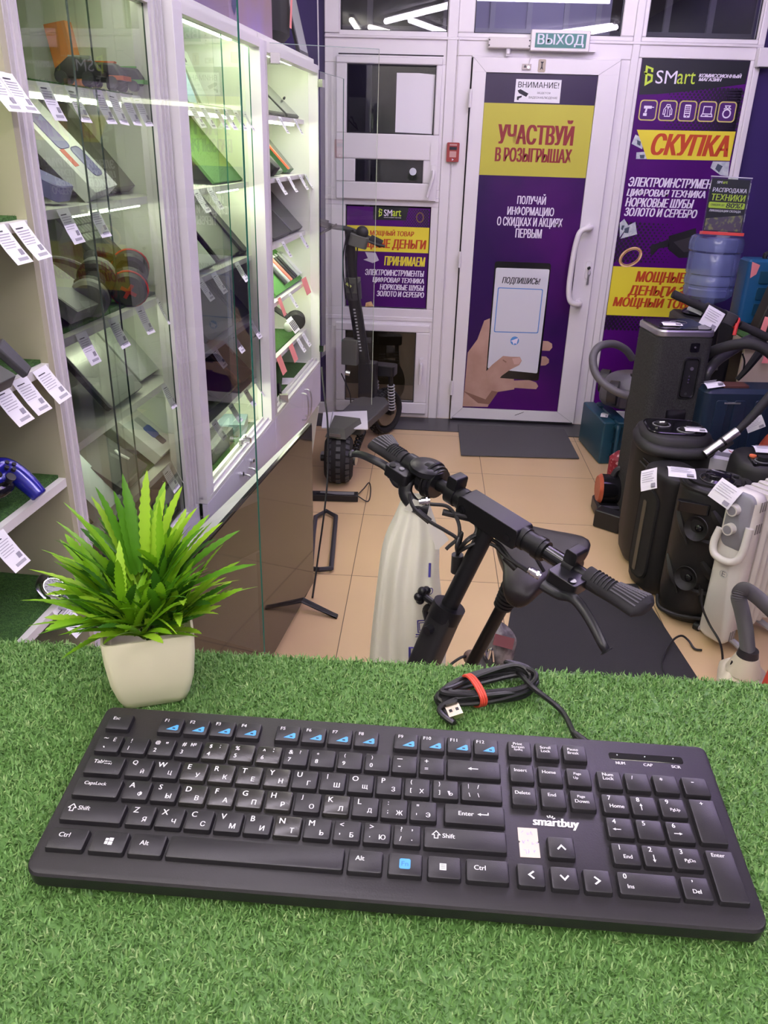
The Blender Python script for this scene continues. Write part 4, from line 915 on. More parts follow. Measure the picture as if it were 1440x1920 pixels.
def swing(par, hinge, tip, z0, z1, edge):
    h = V((*hinge, 0)); q = V((*tip, 0)); d = (q-h)
    o = pane(par, 'glass_door', frame(h, d, KZ.cross(d)), d.length, z0, z1, edge)
    for z in (z0+.04, z1-.04):
        b = MB(); b.box((0, -.010, z-.014), (.03, .010, z+.014), CHROME, frame(h, d, KZ.cross(d))); b.build('hinge', o)
swing(C3, tuple(cw(1.50, -.012, 0))[:2], (-.404, 3.915), .722, 1.862, GEDGE)
swing(C3, tuple(cw(.712, -.012, 0))[:2], (-.186, 2.885), .722, 1.880, mat('glass_edge_pale', (.45, .48, .40), .2))
swing(C1, tuple(cw(-.715, -.004, 0))[:2], (-.272, 1.245), .735, 1.862, GEDGE)
# ---------------------------------------------------------------- price tags
TAGM = PAPER
def tag_mesh():
    b = MB(); w, h = .044, .060
    pts = [(-w/2, .004, 0), (w/2, .004, 0), (w/2, -.006, .0), (w/2, -h*.6, .001), (w/2, -h, .004), (-w/2, -h, .004), (-w/2, -h*.6, .001), (-w/2, -.006, .0)]
    b.add(pts, [(7, 2, 1, 0), (6, 3, 2, 7), (5, 4, 3, 6)], TAGM)
    for k in range(6): b.box((-w*.38, -.012-.0042*k, .0006), (w*(.36-.06*(k % 3)), -.0108-.0042*k, .001), FAINT)
    b.box((w*.16, -.046, .0022), (w*.38, -.037, .0028), mat('tag_code', (.30, .29, .34), .7)); b.box((-w*.2, -.055, .0030), (w*.38, -.050, .0036), FAINT)
    b.box((-w*.36, -.0072, .0006), (w*.1, -.0056, .001), INK); return b.mesh('price_tag', 0)
TAGME = tag_mesh()
def ptag(M, label, group):
    o = bpy.data.objects.new('price_tag', TAGME); COL.objects.link(o); o.matrix_basis = M; return tag(o, label, 'price tag', group)
random.seed(4)
def shelf_tags(ss, z, t, label, group, lean=22, sc=1.0):
    for s in ss:
        d = cw(s, t, z); up = KZ*math.cos(R(lean))+ET*math.sin(R(lean))
        M = frame(d, ES+KZ*random.uniform(-.06, .06), up) @ Matrix.Scale(sc, 4); ptag(M, label, group)
# ================================================================ GOODS ON THE SHELVES
def lean(s, t, z, ang, spin=0): return frame(cw(s, t, z), ES, ET*math.cos(R(ang))+KZ*math.sin(R(ang))) @ RZ(spin)
def oz(px, py, z):      # (s, t) of a reading on a horizontal plane
    d = onZ(px, py, z)-CO; return d.dot(ES), d.dot(ET)
def gs(px, py, t): return sz(px, py, t)[0]
def pw(a, c, py, t):     # centre and width of a thing whose foot runs between two readings
    p, q = gs(a, py, t), gs(c, py, t); return (p+q)/2, q-p
def flat(s, t, z, spin=0): return frame(cw(s, t, z), ES, ET) @ RZ(spin)
def slab(name, label, cat, M, w, l, th, m, top=None, inset=.004, group=None, r=.006):
    t = thing(name, label, cat, M=M, group=group)
    b = MB(); b.rbox((-w/2, 0, 0), (w/2, l, th), r, m); b.build('body', t, local=True)
    if top: b = MB(); b.rbox((-w/2+inset, inset, th), (w/2-inset, l-inset, th+.0006), max(r-inset, .001), top); b.build('screen' if 'screen' in top.name else 'face', t, local=True)
    return t
SCR = mat('screen_black', (.010, .011, .013), .10); SCRG = mat('screen_grey', (.16, .17, .17), .12)
LIDG = mat('lid_grey', (.12, .125, .12), .35, .3); LIDD = mat('lid_dark', (.030, .031, .033), .4); LIDS = mat('lid_silver', (.42, .43, .42), .3, .4)
OLIVE = mat('lid_olive', (.17, .17, .12), .4)
WBOX = mat('box_white', (.72, .72, .74), .5)
def laptop_lid(label, M, w, l, m, base=True, group=None):
    t = thing('laptop', label, 'laptop', M=M, group=group)
    b = MB(); b.rbox((-w/2, 0, .012), (w/2, l, .019), .008, m); b.build('lid', t, local=True)
    b = MB(); b.rbox((-w/2, 0, 0), (w/2, l, .0112), .008, LIDD); b.build('base', t, local=True)
    b = MB(); b.box((-.012, l*.45, .019), (.012, l*.55, .0194), m if m is not LIDD else LGREY); b.build('emblem', t, local=True); return t
def laptop_open(label, M, w, l, m, up=100, group=None):
    t = thing('laptop', label, 'laptop', M=M, group=group)
    b = MB(); b.rbox((-w/2, 0, 0), (w/2, l, .014), .008, m); b.build('base', t, local=True)
    b = MB()
    for r_ in range(5):
        for k in range(13): x = -w*.44+w*.88/13*k; y = l*.42+l*.095*r_; b.box((x+.001, y+.001, .014), (x+w*.88/13-.001, y+l*.095-.0015, .0152), BLACK)
    b.build('keyboard', t, local=True); b = MB(); b.rbox((-w*.14, l*.06, .014), (w*.14, l*.34, .0146), .004, DGREY); b.build('touchpad', t, local=True)
    K = T(0, l, .010) @ RX(180-up)
    b = MB(); b.rbox((-w/2, 0, -.007), (w/2, l*.95, 0), .008, m, K); s_ = b.build('lid', t, local=True)
    b = MB(); b.rbox((-w/2+.008, .012, .0002), (w/2-.008, l*.95-.008, .0008), .003, SCR, K); b.build('screen', t, local=True); return t
def mat_(s0, s1, t0, t1, z, label):
    b = MB(); b.box((s0, t0, z+.0004), (s1, t1, z+.006), TURFM, CM); random.seed(int(s0*1000) % 97)
    for k in range(int((s1-s0)*160)):
        s = random.uniform(s0, s1); b.poly([(s-.0012, t0+.001, z+.004), (s+.0012, t0+.001, z+.004), (s+random.uniform(-.003, .003), t0-random.uniform(.001, .004), z+random.uniform(.006, .011))], TURFM, CM)
    b.build('turf_mat', label=label, cat='turf mat')
# ---- nearest open cabinet
mat_(-1.38, -.795, .012, .44, SHZ[2], 'green turf mat under the knife in the nearest open cabinet'); mat_(-1.38, -.795, .012, .44, SHZ[1], 'green turf mat under the blue gamepad in the nearest open cabinet'); mat_(-1.38, -.795, .012, .44, SHZ[0], 'green turf mat under the watch in the nearest open cabinet')
mat_(-1.38, -.80, .012, .42, SHZ[3], 'green turf mat two shelves above the blue gamepad in the nearest open cabinet')
mat_(-1.38, -.80, .012, .44, .690, 'green turf mat on the bottom board of the nearest open cabinet')
for ss, z, lab in (((gs(8, 140, 0), gs(-25, 135, 0)), SHZ[4], 'white price tag on the highest visible shelf of the nearest open cabinet'), ((gs(35, 440, 0), gs(-3, 450, 0)), SHZ[3], 'white price tag on the shelf two above the blue gamepad'), ((gs(75, 700, 0), gs(38, 730, 0), gs(2, 755, 0)), SHZ[2], 'white price tag on the shelf with the knife, left edge of the photo'), ((gs(4, 1030, 0)-.01,), SHZ[1]-.002, 'white price tag hanging under the shelf with the blue gamepad'), ((gs(112, 1150, 0),), SHZ[0], 'white price tag on the shelf with the watch, beside the plant leaves')):
    shelf_tags(ss, z-.004, -.002, lab, 'price tags in the nearest open cabinet', 32)
# gamepad
GM = flat(-.955, .035, SHZ[1]+.052, -14) @ RX(38) @ Matrix.Scale(.76, 4)
gp = thing('gamepad', 'glossy blue and black gamepad on turf in the nearest open cabinet', 'gamepad', M=GM)
GB = mat('gamepad_blue', (.012, .014, .30), .22, .2, coat=.6)
b = MB()
for sx in (-1, 1): b.tube([(sx*.018, .018, 0), (sx*.050, .022, .002), (sx*.068, .0, 0), (sx*.078, -.035, -.006), (sx*.082, -.068, -.012)], .026, GB, 14, 6, rf=lambda u: 1.0-.30*u*u, flat=.9)
b.ball((0, .010, 0), .062, .042, .021, GB); b.build('shell', gp, local=True, sub=1, ang=80)
b = MB(); b.rbox((-.026, -.004, .012), (.026, .038, .021), .008, BLACKG); b.ball((0, -.022, .004), .042, .018, .014, BLACKG); b.build('touch_panel', gp, local=True)
for sx in (-1, 1): b = MB(); b.cyl((sx*.026, -.018, .012), (sx*.026, -.018, .028), .007, BLACK); b.cyl((sx*.026, -.018, .028), (sx*.026, -.018, .032), .010, BLACK); b.build('stick', gp, local=True)
b = MB(); b.box((-.062, .004, .022), (-.040, .012, .027), BLACK); b.box((-.055, -.003, .022), (-.047, .019, .027), BLACK); b.build('direction_pad', gp, local=True)
for x, y in ((.052, .018), (.052, -.002), (.042, .008), (.062, .008)): b = MB(); b.cyl((x, y, .02), (x, y, .027), .0045, BLACK, n=12); b.build('button', gp, local=True)
# small black drive box, watch, white box, knife, dark device
t = slab('drive_box', 'small black box with a white sticker below the blue gamepad', 'box', flat(*oz(66, 1042, SHZ[0]+.02), SHZ[0]+.007, 12), .055, .085, .020, BLACK, r=.003); b = MB(); b.box((.006, .055, .020), (.022, .080, .0206), PAPER); b.build('sticker', t, local=True)
wt = thing('wrist_watch', 'round steel wrist watch with dark dial on turf in the nearest open cabinet', 'watch', M=flat(*oz(98, 1103, SHZ[0]+.03), SHZ[0]+.026, -20) @ RX(35))
b = MB(); b.lathe([(.020, 0), (.022, .003), (.022, .008), (.019, .011)], CHROME); b.build('case', wt, local=True); b = MB(); b.lathe([(.018, .0112), (.018, .0116), (.001, .0116)], BLACKG)
for k in range(12): b.box((-.0009, .011, .0117), (.0009, .0155, .0122), LGREY, RZ(30*k))
b.box((-.0008, -.002, .0118), (.0008, .010, .0124), LGREY, RZ(40)); b.box((-.0008, -.002, .0118), (.0008, .008, .0124), LGREY, RZ(-80)); b.build('dial', wt, local=True)
b = MB(); b.tube([(0, .019, .004), (0, .032, -.004), (0, .030, -.026), (0, 0, -.03), (0, -.030, -.026), (0, -.032, -.004), (0, -.019, .004)], .009, SILVER, 8, 4, flat=.25); b.build('strap', wt, local=True)
t = slab('phone_box', 'white phone box with a dark picture at the lower left beside the counter turf', 'box', flat(*oz(12, 1205, .72), .698, 8), .09, .16, .035, WBOX, r=.002); b = MB(); b.rbox((-.03, .03, .035), (.03, .13, .0356), .008, BLACK); b.build('printed_phone', t, local=True)
kn = thing('knife', 'brown tool with a dark handle standing on turf in the nearest open cabinet', 'tool', M=lean(*oz(52, 702, SHZ[2]+.01), SHZ[2]+.012, 60, 22))
b = MB(); b.loft([[(-.012, .0, -.006), (.012, 0, -.006), (.012, 0, .006), (-.012, 0, .006)], [(-.014, .06, -.007), (.014, .06, -.007), (.014, .06, .007), (-.014, .06, .007)]], DGREY); b.build('handle', kn, local=True, bev=.003)
b = MB(); b.loft([[(-.011, .06, -.004), (.011, .06, -.004), (.011, .06, .004), (-.011, .06, .004)], [(-.030, .20, -.002), (.002, .20, -.002), (.002, .20, .002), (-.030, .20, .002)]], mat('knife_brown', (.24, .11, .065), .45)); b.build('blade_cover', kn, local=True, bev=.001)
slab('wallet', 'small dark case on the shelf with the knife in the nearest open cabinet', 'case', lean(*oz(3, 735, SHZ[2]+.01), SHZ[2]+.010, 30), .06, .10, .02, DGREY)

# ---- second cabinet, behind the plant
for ss, z, lab in (([gs(x, 158, .055) for x in (80, 131, 180, 206, 231, 253)], SHZ[4], 'white price tag on the top shelf of the cabinet behind the plant'), ([gs(x, y, .055) for x, y in ((118, 400), (172, 392), (318, 372))], SHZ[3], 'white price tag on the shelf with the white tablet box'), ([gs(x, y, .055) for x, y in ((155, 650), (212, 612), (262, 588), (300, 570), (338, 545))], SHZ[2], 'white price tag on the shelf with the headphones'), ([gs(x, y, .055) for x, y in ((308, 720), (338, 696))], SHZ[1], 'white price tag on the shelf with the silver laptop'), ([gs(x, y, .055) for x, y in ((312, 895), (330, 876), (346, 858))], SHZ[0], 'white price tag on the shelf with the watch box')):
    shelf_tags(ss, z-.004, .054, lab, 'price tags in the cabinet behind the plant', 20)
mat_(-.70, -.12, .09, .40, SHZ[4], 'dark green turf mat under the orange box in the cabinet behind the plant'); mat_(-.72, -.12, .08, .40, SHZ[2], 'green turf mat under the headphones in the cabinet behind the plant'); mat_(-.72, -.12, .09, .40, SHZ[0], 'green turf mat under the watch box in the cabinet behind the plant')
def box_at(label, s, t, z, ang, w, l, th, m, spin=0, name='box'): 
    b = MB(); M = lean(s, t, z, ang, spin); b.box((-w/2, 0, -th), (w/2, l, 0), m, M); return b.build(name, label=label, cat='box', bev=.001)
box_at('orange box standing on the top shelf of the cabinet behind the plant', gs(158, 105, .2), .20, SHZ[4]+.010, 80, .055, .135, .05, mat('box_orange', (.85, .27, .05), .5))
box_at('dark green patterned box beside the orange box on the top shelf', gs(192, 108, .2), .20, SHZ[4]+.010, 78, .06, .105, .05, mat('box_pattern', (.02, .05, .03), .5, noise=(70, (.16, .24, .14), .5, .58)))
box_at('bright blue box behind the patterned green box on the top shelf', gs(192, 95, .3), .30, SHZ[4]+.010, 84, .05, .165, .04, mat('box_blue', (.04, .16, .55), .4))
box_at('tall navy box with pale stripes behind the patterned green box', gs(238, 140, .2), .20, SHZ[4]+.010, 66, .05, .22, .03, mat('box_navy', (.03, .035, .16), .4))
for k, (s, c, lab) in enumerate(((gs(130, 135, .1), BLACK, 'black toy car with grey stripes on the top shelf, below the orange box'), (gs(180, 140, .1), mat('toy_orange', (.75, .16, .03), .4), 'black and orange toy car on the top shelf'), (gs(225, 145, .1), mat('toy_green', (.12, .45, .08), .4), 'black and green toy car on the top shelf'))):
    t = thing('toy_car', lab, 'toy', M=flat(s, .085, SHZ[4]+.018, 100-8*k), group='toy cars on the top shelf')
    b = MB(); b.loft([[(-.04, -.018, 0), (.04, -.018, 0), (.04, .018, 0), (-.04, .018, 0)], [(-.045, -.02, .014), (.035, -.02, .014), (.035, .02, .014), (-.045, .02, .014)], [(-.03, -.014, .034), (.01, -.014, .036), (.01, .014, .036), (-.03, .014, .034)]], BLACK); b.build('body', t, local=True, bev=.004)
    b = MB(); b.box((-.05, -.021, .004), (-.02, .021, .012), c); b.box((-.028, -.006, .0345), (.012, .006, .038), LGREY if k == 0 else c); b.build('stripe', t, local=True)
    for x in (-.026, .024):
        for y in (-.02, .02): b = MB(); b.cyl((x, y-.006, 0), (x, y+.006, 0), .011, DGREY, n=12); b.build('wheel', t, local=True)
t = slab('tablet_box', 'white tablet box with purple pictures leaning on the second shelf behind the plant', 'box', lean(gs(184, 378, .085), .085, SHZ[3]+.004, 48, 6), .125, .225, .03, WBOX, r=.002)
LILP = mat('printed_lilac', (.22, .20, .42), .4)
for x, y0, y1, w in ((-.015, .10, .205, .055), (.022, .03, .10, .045)): b = MB(); b.rbox((x-w/2, y0, .030), (x+w/2, y1, .0306), .012, LILP); b.build('printed_tablet', t, local=True)
b = MB(); b.box((-.045, .06, .030), (-.025, .10, .0306), mat('printed_red', (.6, .12, .10), .5)); b.build('printed_line', t, local=True)
b = MB(); c_, w_ = pw(170, 296, 372, .13); M = lean(c_, .13, SHZ[3]+.004, 50); b.rbox((-w_/2, 0, 0), (w_/2, .27, .022), .006, OLIVE, M); b.build('monitor_panel', label='big olive-grey flat panel leaning on the second shelf behind the white tablet box', cat='monitor')
b = MB(); b.tube([cw(gs(228, 290, .26), .26, SHZ[3]+.12), cw(gs(238, 275, .24), .24, SHZ[3]+.155), cw(gs(258, 290, .20), .20, SHZ[3]+.13), cw(gs(298, 345, .10), .10, SHZ[3]+.02)], .022, LIDD, 10, 6, flat=.4); b.build('shaver', label='long curved black device leaning right of the olive-grey panel', cat='device')
laptop_lid('dark grey laptop leaning right of the olive panel on the second shelf', lean(gs(290, 360, .11), .15, SHZ[3]+.004, 50), .10, .17, LIDG)
slab('crystal_bag', 'small violet pouch under the white tablet box on the second shelf', 'pouch', lean(gs(128, 395, .08), .085, SHZ[3]+.006, 22), .06, .10, .03, mat('pouch_violet', (.16, .15, .36), .4), r=.012)
slab('computer_keyboard', 'grey keyboard leaning on the third shelf behind the plant', 'keyboard', lean(gs(218, 515, .16), .16, SHZ[2]+.075, 46), .15, .22, .014, LIDG)
b = MB(); M = lean(gs(218, 515, .16), .16, SHZ[2]+.075, 46)
for r_ in range(6):
    for k in range(9): b.box((-.066+.0148*k, .06+.022*r_, .014), (-.054+.0148*k, .078+.022*r_, .018), mat('keys_pale', (.40, .42, .40), .4), M)
b.build('keys', bpy.data.objects['computer_keyboard'])
laptop_open('open black laptop with a red light on the third shelf behind the plant', lean(gs(285, 560, .12), .12, SHZ[2]+.008, 48), .14, .22, LIDD, 178)
laptop_open('open black laptop at the right end of the third shelf behind the plant', lean(gs(328, 545, .10), .10, SHZ[2]+.008, 46), .12, .24, LIDD, 178)
def headphones(label, M, m1, m2, acc=None, r=.075):
    t = thing('headphones', label, 'headphones', M=M)
    b = MB(); b.tube([(-r, 0, 0), (-r*.95, r*.7, 0), (-r*.5, r*1.25, 0), (0, r*1.4, 0), (r*.5, r*1.25, 0), (r*.95, r*.7, 0), (r, 0, 0)], .013, m1, 10, 6, flat=.45); b.build('headband', t, local=True)
    for sx in (-1, 1):
        b = MB(); b.lathe([(.012, -.026), (.034, -.022), (.040, -.008), (.040, .008), (.034, .016), (.01, .018)], m1, T(sx*r, -.01, 0) @ RY(90*sx)); c = b.build('ear_cup', t, local=True)
        b = MB(); b.ring((sx*(r-.020), -.01, 0), (1, 0, 0), .030, .012, m2, 22, 8); b.build('ear_pad', t, local=True)
        if acc: b = MB(); b.box((-.004, -.018, .0182), (.004, .018, .0192), acc, T(sx*r, -.01, 0) @ RY(90*sx)); b.box((-.018, -.004, .0182), (.018, .004, .0192), acc, T(sx*r, -.01, 0) @ RY(90*sx)); b.ring((sx*(r+.004), -.01, 0), (1, 0, 0), .041, .0025, acc, 20, 6); b.build('emblem', t, local=True, label='red cross mark')
    return t
headphones('black headphones with a red cross on the cup, third shelf behind the plant', lean(gs(240, 560, .10), .10, SHZ[2]+.06, 35, 24), DGREY, BLACK, RED, .062)
headphones('smooth grey headphones left of the red cross pair', lean(gs(180, 575, .11), .12, SHZ[2]+.06, 32, 20), GREY, BLACK, None, .07)
slab('gaming_box', 'grey product box with a pink edge at the left of the third shelf', 'box', lean(gs(168, 630, .08), .085, SHZ[2]+.01, 35), .12, .17, .03, mat('box_greyprint', (.20, .21, .20), .5, noise=(18, (.34, .35, .33), .45, .6)), mat('face_grey', (.22, .23, .22), .4), r=.002)
laptop_lid('silver laptop leaning at the left of the fourth shelf behind the plant', lean(pw(203, 266, 795, .085)[0], .085, SHZ[1]+.004, 50), pw(203, 266, 795, .085)[1], .27, LIDS)
laptop_lid('pale grey laptop leaning beside the silver one on the fourth shelf', lean(pw(258, 306, 750, .11)[0], .11, SHZ[1]+.004, 50), pw(258, 306, 750, .11)[1], .28, mat('lid_pale', (.50, .54, .50), .35))
slab('console', 'black game console lying at the back of the fourth shelf', 'console', lean(gs(325, 705, .10), .10, SHZ[1]+.008, 45), .14, .22, .045, BLACKG, r=.004)
b = MB(); b.tube([cw(gs(285, 600, .2), .2, SHZ[1]+.16), cw(gs(300, 610, .17), .17, SHZ[1]+.165), cw(gs(322, 640, .14), .14, SHZ[1]+.11), cw(gs(345, 650, .10), .10, SHZ[1]+.06)], .018, WBOX, 10, 6, flat=.6); b.build('charger', label='white curved charger lamp at the right of the fourth shelf behind the plant', cat='charger')
slab('pale_box', 'pale blue box at the far left under the silver laptop', 'box', lean(gs(183, 838, .08), .085, SHZ[0]+.004, 48), .10, .19, .03, mat('box_iceblue', (.52, .60, .64), .4), r=.002)
t = slab('watch_box', 'white box with a blue smart watch picture, fifth shelf behind the plant', 'box', lean(gs(312, 880, .08), .085, SHZ[0]+.006, 40, 0), .12, .15, .03, WBOX, r=.002)
b = MB(); b.rbox((-.006, .02, .030), (.022, .05, .0306), .006, BLACK); b.rbox((-.010, .045, .030), (.026, .085, .0308), .008, mat('printed_blue', (.05, .09, .42), .4)); b.rbox((-.006, .08, .030), (.022, .115, .0306), .006, LGREY); b.build('printed_watch', t, local=True)
slab('black_case', 'long black-green case at the right of the fifth shelf behind the plant', 'case', lean(gs(335, 858, .10), .11, SHZ[0]+.006, 42, 0), .11, .26, .05, mat('case_greenblack', (.012, .022, .018), .35), r=.006)
slab('black_box', 'large black box lying front left of the watch box', 'box', lean(gs(240, 925, .08), .085, SHZ[0]+.006, 34), .15, .17, .05, DGREY, r=.003)
b = MB(); b.tube([cw(gs(222, 890, .12), .12, SHZ[0]+.09), cw(gs(228, 896, .11), .11, SHZ[0]+.085), cw(gs(248, 918, .09), .09, SHZ[0]+.07)], .004, WBOX, 8, 4); b.build('white_clip', label='short white cord end on the black box below the watch box', cat='cord')
slab('navy_box', 'navy box on the bottom board behind the plant', 'box', lean(gs(225, 985, .08), .08, .704, 38), .14, .17, .05, mat('box_navyblack', (.014, .018, .05), .3), r=.003)
b = MB(); b.ball((0, 0, 0), .055, .032, .030, mat('oval_white', (.60, .62, .60), .3), frame(cw(gs(195, 960, .12), .12, .73), ES, ET)); b.build('white_speaker', label='white oval device on the bottom board left of the navy box', cat='device')
b = MB(); b.rbox((-.05, -.03, 0), (.05, .04, .05), .012, mat('oval_white', (.6, .62, .6), .3), flat(gs(322, 950, .10), .10, .70)); b.cyl((0, 0, .05), (0, 0, .06), .02, DGREY, M=flat(gs(322, 950, .10), .10, .70)); b.build('white_camera', label='white camera on the bottom board at the right behind the plant', cat='camera')

# ---- third, brightest cabinet
for ss, z, lab in (([gs(x, 205, .055) for x in (357, 378, 404, 420, 440, 458)], SHZ[4], 'small price tag under the two phones in the brightest cabinet'), ([gs(x, y, .055) for x, y in ((366, 350), (392, 346))], SHZ[3], 'long price tag below the bright green board'), ([gs(x, y, .055) for x, y in ((374, 518), (400, 504), (443, 484), (478, 466))], SHZ[2], 'price tag on the second shelf from the bright green board down'), ([gs(x, y, .055) for x, y in ((400, 645), (436, 618), (470, 592))], SHZ[1], 'price tag three shelves below the two phones'), ([gs(x, y, .055) for x, y in ((400, 775), (432, 750), (460, 725), (480, 708))], SHZ[0], 'price tag on the lowest shelf of the brightest cabinet')):
    shelf_tags(ss, z-.004, .054, lab, 'price tags in the brightest cabinet', 28, 1.0)
mat_(.0, .62, .09, .36, SHZ[4], 'green turf mat under the two phones in the brightest cabinet'); mat_(-.01, .62, .06, .42, .690, 'green turf mat on the bottom board of the brightest cabinet')
def phone(label, M, m, h=.155):
    t = thing('phone', label, 'phone', M=M); b = MB(); b.rbox((-.036, 0, 0), (.036, h, .008), .009, m); b.build('body', t, local=True)
    b = MB(); b.rbox((-.031, h-.045, .008), (-.004, h-.006, .0095), .006, m); c = b.build('camera_bump', t, local=True); b = MB()
    for y in (.014, .031): b.cyl((-.018, h-y, .0095), (-.018, h-y, .0110), .007, BLACKG, n=16)
    b.build('lens', c, local=True); return t
phone('pale blue phone standing on the top shelf of the brightest cabinet', lean(gs(358, 190, .15), .15, SHZ[4]+.008, 70, 0), mat('phone_blue', (.30, .46, .56), .3))
phone('grey-green phone standing right of the pale blue phone', lean(gs(382, 192, .15), .15, SHZ[4]+.008, 66), mat('phone_grey', (.34, .40, .32), .3))
b = MB(); c_, w_ = pw(398, 462, 335, .085); M = lean(c_, .085, SHZ[3]+.002, 48); b.box((-w_/2, 0, 0), (w_/2, .27, .008), GREENPL, M)
random.seed(8)
for k in range(900): x, y = random.uniform(-w_/2, w_/2), random.uniform(0, .27); b.poly([(x-.0015, y, .008), (x+.0015, y, .008), (x+random.uniform(-.003, .003), y+random.uniform(-.003, .003), .013)], GREENPL, M)
b.build('turf_board', label='tilted bright green turf display board in the brightest cabinet', cat='display board')
b = MB(); b.tube([cw(gs(462, 333, .1)+d_, .1+e_, SHZ[3]+h_) for d_, e_, h_ in ((0, 0, .004), (.0, .02, .06), (.03, .04, .085), (.07, .03, .08), (.07, .0, .004))], .004, SILVER, 8, 5); b.build('wire_stand', label='small bent wire stand right of the bright green board', cat='stand')
laptop_lid('grey-green laptop leaning at the left, two shelves below the phones', lean(pw(352, 398, 508, 0.085)[0], 0.085, SHZ[2]+.004, 50), pw(352, 398, 508, 0.085)[1], 0.28, mat('lid_green', (.24, .29, .26), .4)); laptop_lid('dark grey laptop leaning at the middle, two shelves below the phones', lean(pw(404, 446, 492, 0.1)[0], 0.1, SHZ[2]+.004, 50), pw(404, 446, 492, 0.1)[1], 0.27, LIDG)
laptop_lid('black laptop leaning at the right, two shelves below the phones', lean(pw(450, 488, 472, 0.085)[0], 0.085, SHZ[2]+.004, 48), pw(450, 488, 472, 0.085)[1], 0.27, LIDD)
laptop_lid('large charcoal laptop leaning at the left, three shelves below the phones', lean(pw(384, 442, 632, 0.085)[0], 0.085, SHZ[1]+.004, 48), pw(384, 442, 632, 0.085)[1], 0.29, LIDG); laptop_lid('black laptop leaning at the right, three shelves below the phones', lean(pw(446, 490, 596, 0.085)[0], 0.085, SHZ[1]+.004, 48), pw(446, 490, 596, 0.085)[1], 0.27, LIDD)
slab('black_bag', 'black bag lying at the left of the lowest shelf in the brightest cabinet', 'bag', lean(gs(408, 765, .09), .09, SHZ[0]+.004, 44), .20, .26, .06, BLACKM, r=.02); laptop_lid('black laptop leaning at the right of the lowest shelf in the brightest cabinet', lean(pw(444, 492, 715, 0.085)[0], 0.085, SHZ[0]+.004, 46), pw(444, 492, 715, 0.085)[1], 0.27, LIDD)
slab('plastic_parcel', 'brownish clear parcel between the bag and the laptop on the lowest shelf', 'parcel', lean(gs(436, 740, .08), .08, SHZ[0]+.010, 42), .10, .22, .03, mat('parcel', (.30, .20, .15), .25, noise=(30, (.12, .09, .08), .4, .6)), r=.012)
for s, t_, w, l, sp, lab in ((gs(425, 815, .12), .12, .15, .11, 20, 'white router lying at the left of the bottom board in the brightest cabinet'), (gs(465, 770, .12), .13, .15, .12, -15, 'white router lying at the right of the bottom board in the brightest cabinet')):
    tt_ = thing('router', lab, 'router', M=flat(s, t_, .700, sp)); b = MB(); b.rbox((-w/2, 0, 0), (w/2, l, .028), .012, WBOX); b.build('body', tt_, local=True)
    for x in (-w*.4, w*.4): b = MB(); b.cyl((x, l, .02), (x*1.1, l+.02, .12), .005, WBOX, n=10); b.build('antenna', tt_, local=True)
slab('black_tray', 'flat black tray on the bottom board of the brightest cabinet', 'tray', flat(gs(420, 850, .07), .07, .698), .22, .07, .05, BLACK, r=.004); slab('blue_box', 'grey-blue box on turf at the right end of the bottom board in the brightest cabinet', 'box', flat(gs(462, 800, .06), .06, .698, 10), .12, .09, .04, mat('box_greyblue', (.16, .22, .26), .4), r=.002)

# ---- farthest cabinet
for ss, z, lab in (([gs(x, y, .055) for x, y in ((524, 222), (552, 226))], SHZ[4], 'price tag below the tablets in the farthest cabinet'), ([gs(x, y, .055) for x, y in ((520, 333), (541, 330), (562, 327), (573, 325))], SHZ[3], 'price tag below the green tools in the farthest cabinet'), ([gs(x, y, .055) for x, y in ((530, 447), (563, 436))], SHZ[2], 'price tag below the two black bags in the farthest cabinet'), ((gs(543, 548, .055),), SHZ[1], 'price tag on the shelf with the green pen board'), ([gs(x, y, .055) for x, y in ((558, 632), (568, 622))], SHZ[0], 'price tag below the black headphones in the farthest cabinet')):
    shelf_tags(ss, z-.004, .054, lab, 'price tags in the farthest cabinet', 28)
t = slab('tablet', 'grey tablet leaning on the top shelf of the farthest cabinet, left one', 'tablet', lean(pw(495, 533, 217, .085)[0], .085, SHZ[4]+.004, 42), pw(495, 533, 217, .085)[1], .26, .009, BLACK, SCRG, .010); t = slab('tablet', 'grey tablet leaning on the top shelf of the farthest cabinet, right one', 'tablet', lean(pw(537, 568, 223, .085)[0], .085, SHZ[4]+.004, 42), pw(537, 568, 223, .085)[1], .26, .009, BLACK, SCRG, .010)
b = MB(); b.tube([cw(gs(x, y, t_), t_, sz(x, y, t_)[1]) for x, y, t_ in ((532, 185, .14), (540, 177, .13), (545, 186, .12), (548, 200, .11), (558, 200, .10), (562, 215, .09))], .005, DGREY, 7, 4); b.build('charging_cable', label='coiled grey cable over the right tablet in the farthest cabinet', cat='cable')
MGR = mat('tool_green', (.03, .11, .03), .5)
for k, (s, w) in enumerate((pw(500, 527, 331, .085), pw(545, 556, 328, .085), pw(556, 566, 327, .085))): slab('tool_pack', ('wide dark green tool pack at the left under the tablets', 'narrow dark green tool pack beside the coral strip under the tablets', 'dark green tool pack at the right under the tablets')[k], 'tool pack', lean(s, .09+.02*k, SHZ[3]+.004, 48), w, .21-.01*k, .02, MGR, mat('face_smoke', (.10, .12, .10), .2))
b = MB(); b.box((-.008, 0, 0), (.008, .17, .006), mat('strip_coral', (.75, .14, .06), .5), lean(gs(541, 331, .075), .075, SHZ[3]+.022, 46)); b.build('coral_strip', label='bright coral ruler between the green tool packs', cat='ruler')
slab('side_bag', 'black pouch at the left end of the shelf with the green tool packs', 'pouch', lean(gs(513, 334, .06), .065, SHZ[3]+.004, 40), .07, .12, .04, BLACKM, r=.015)
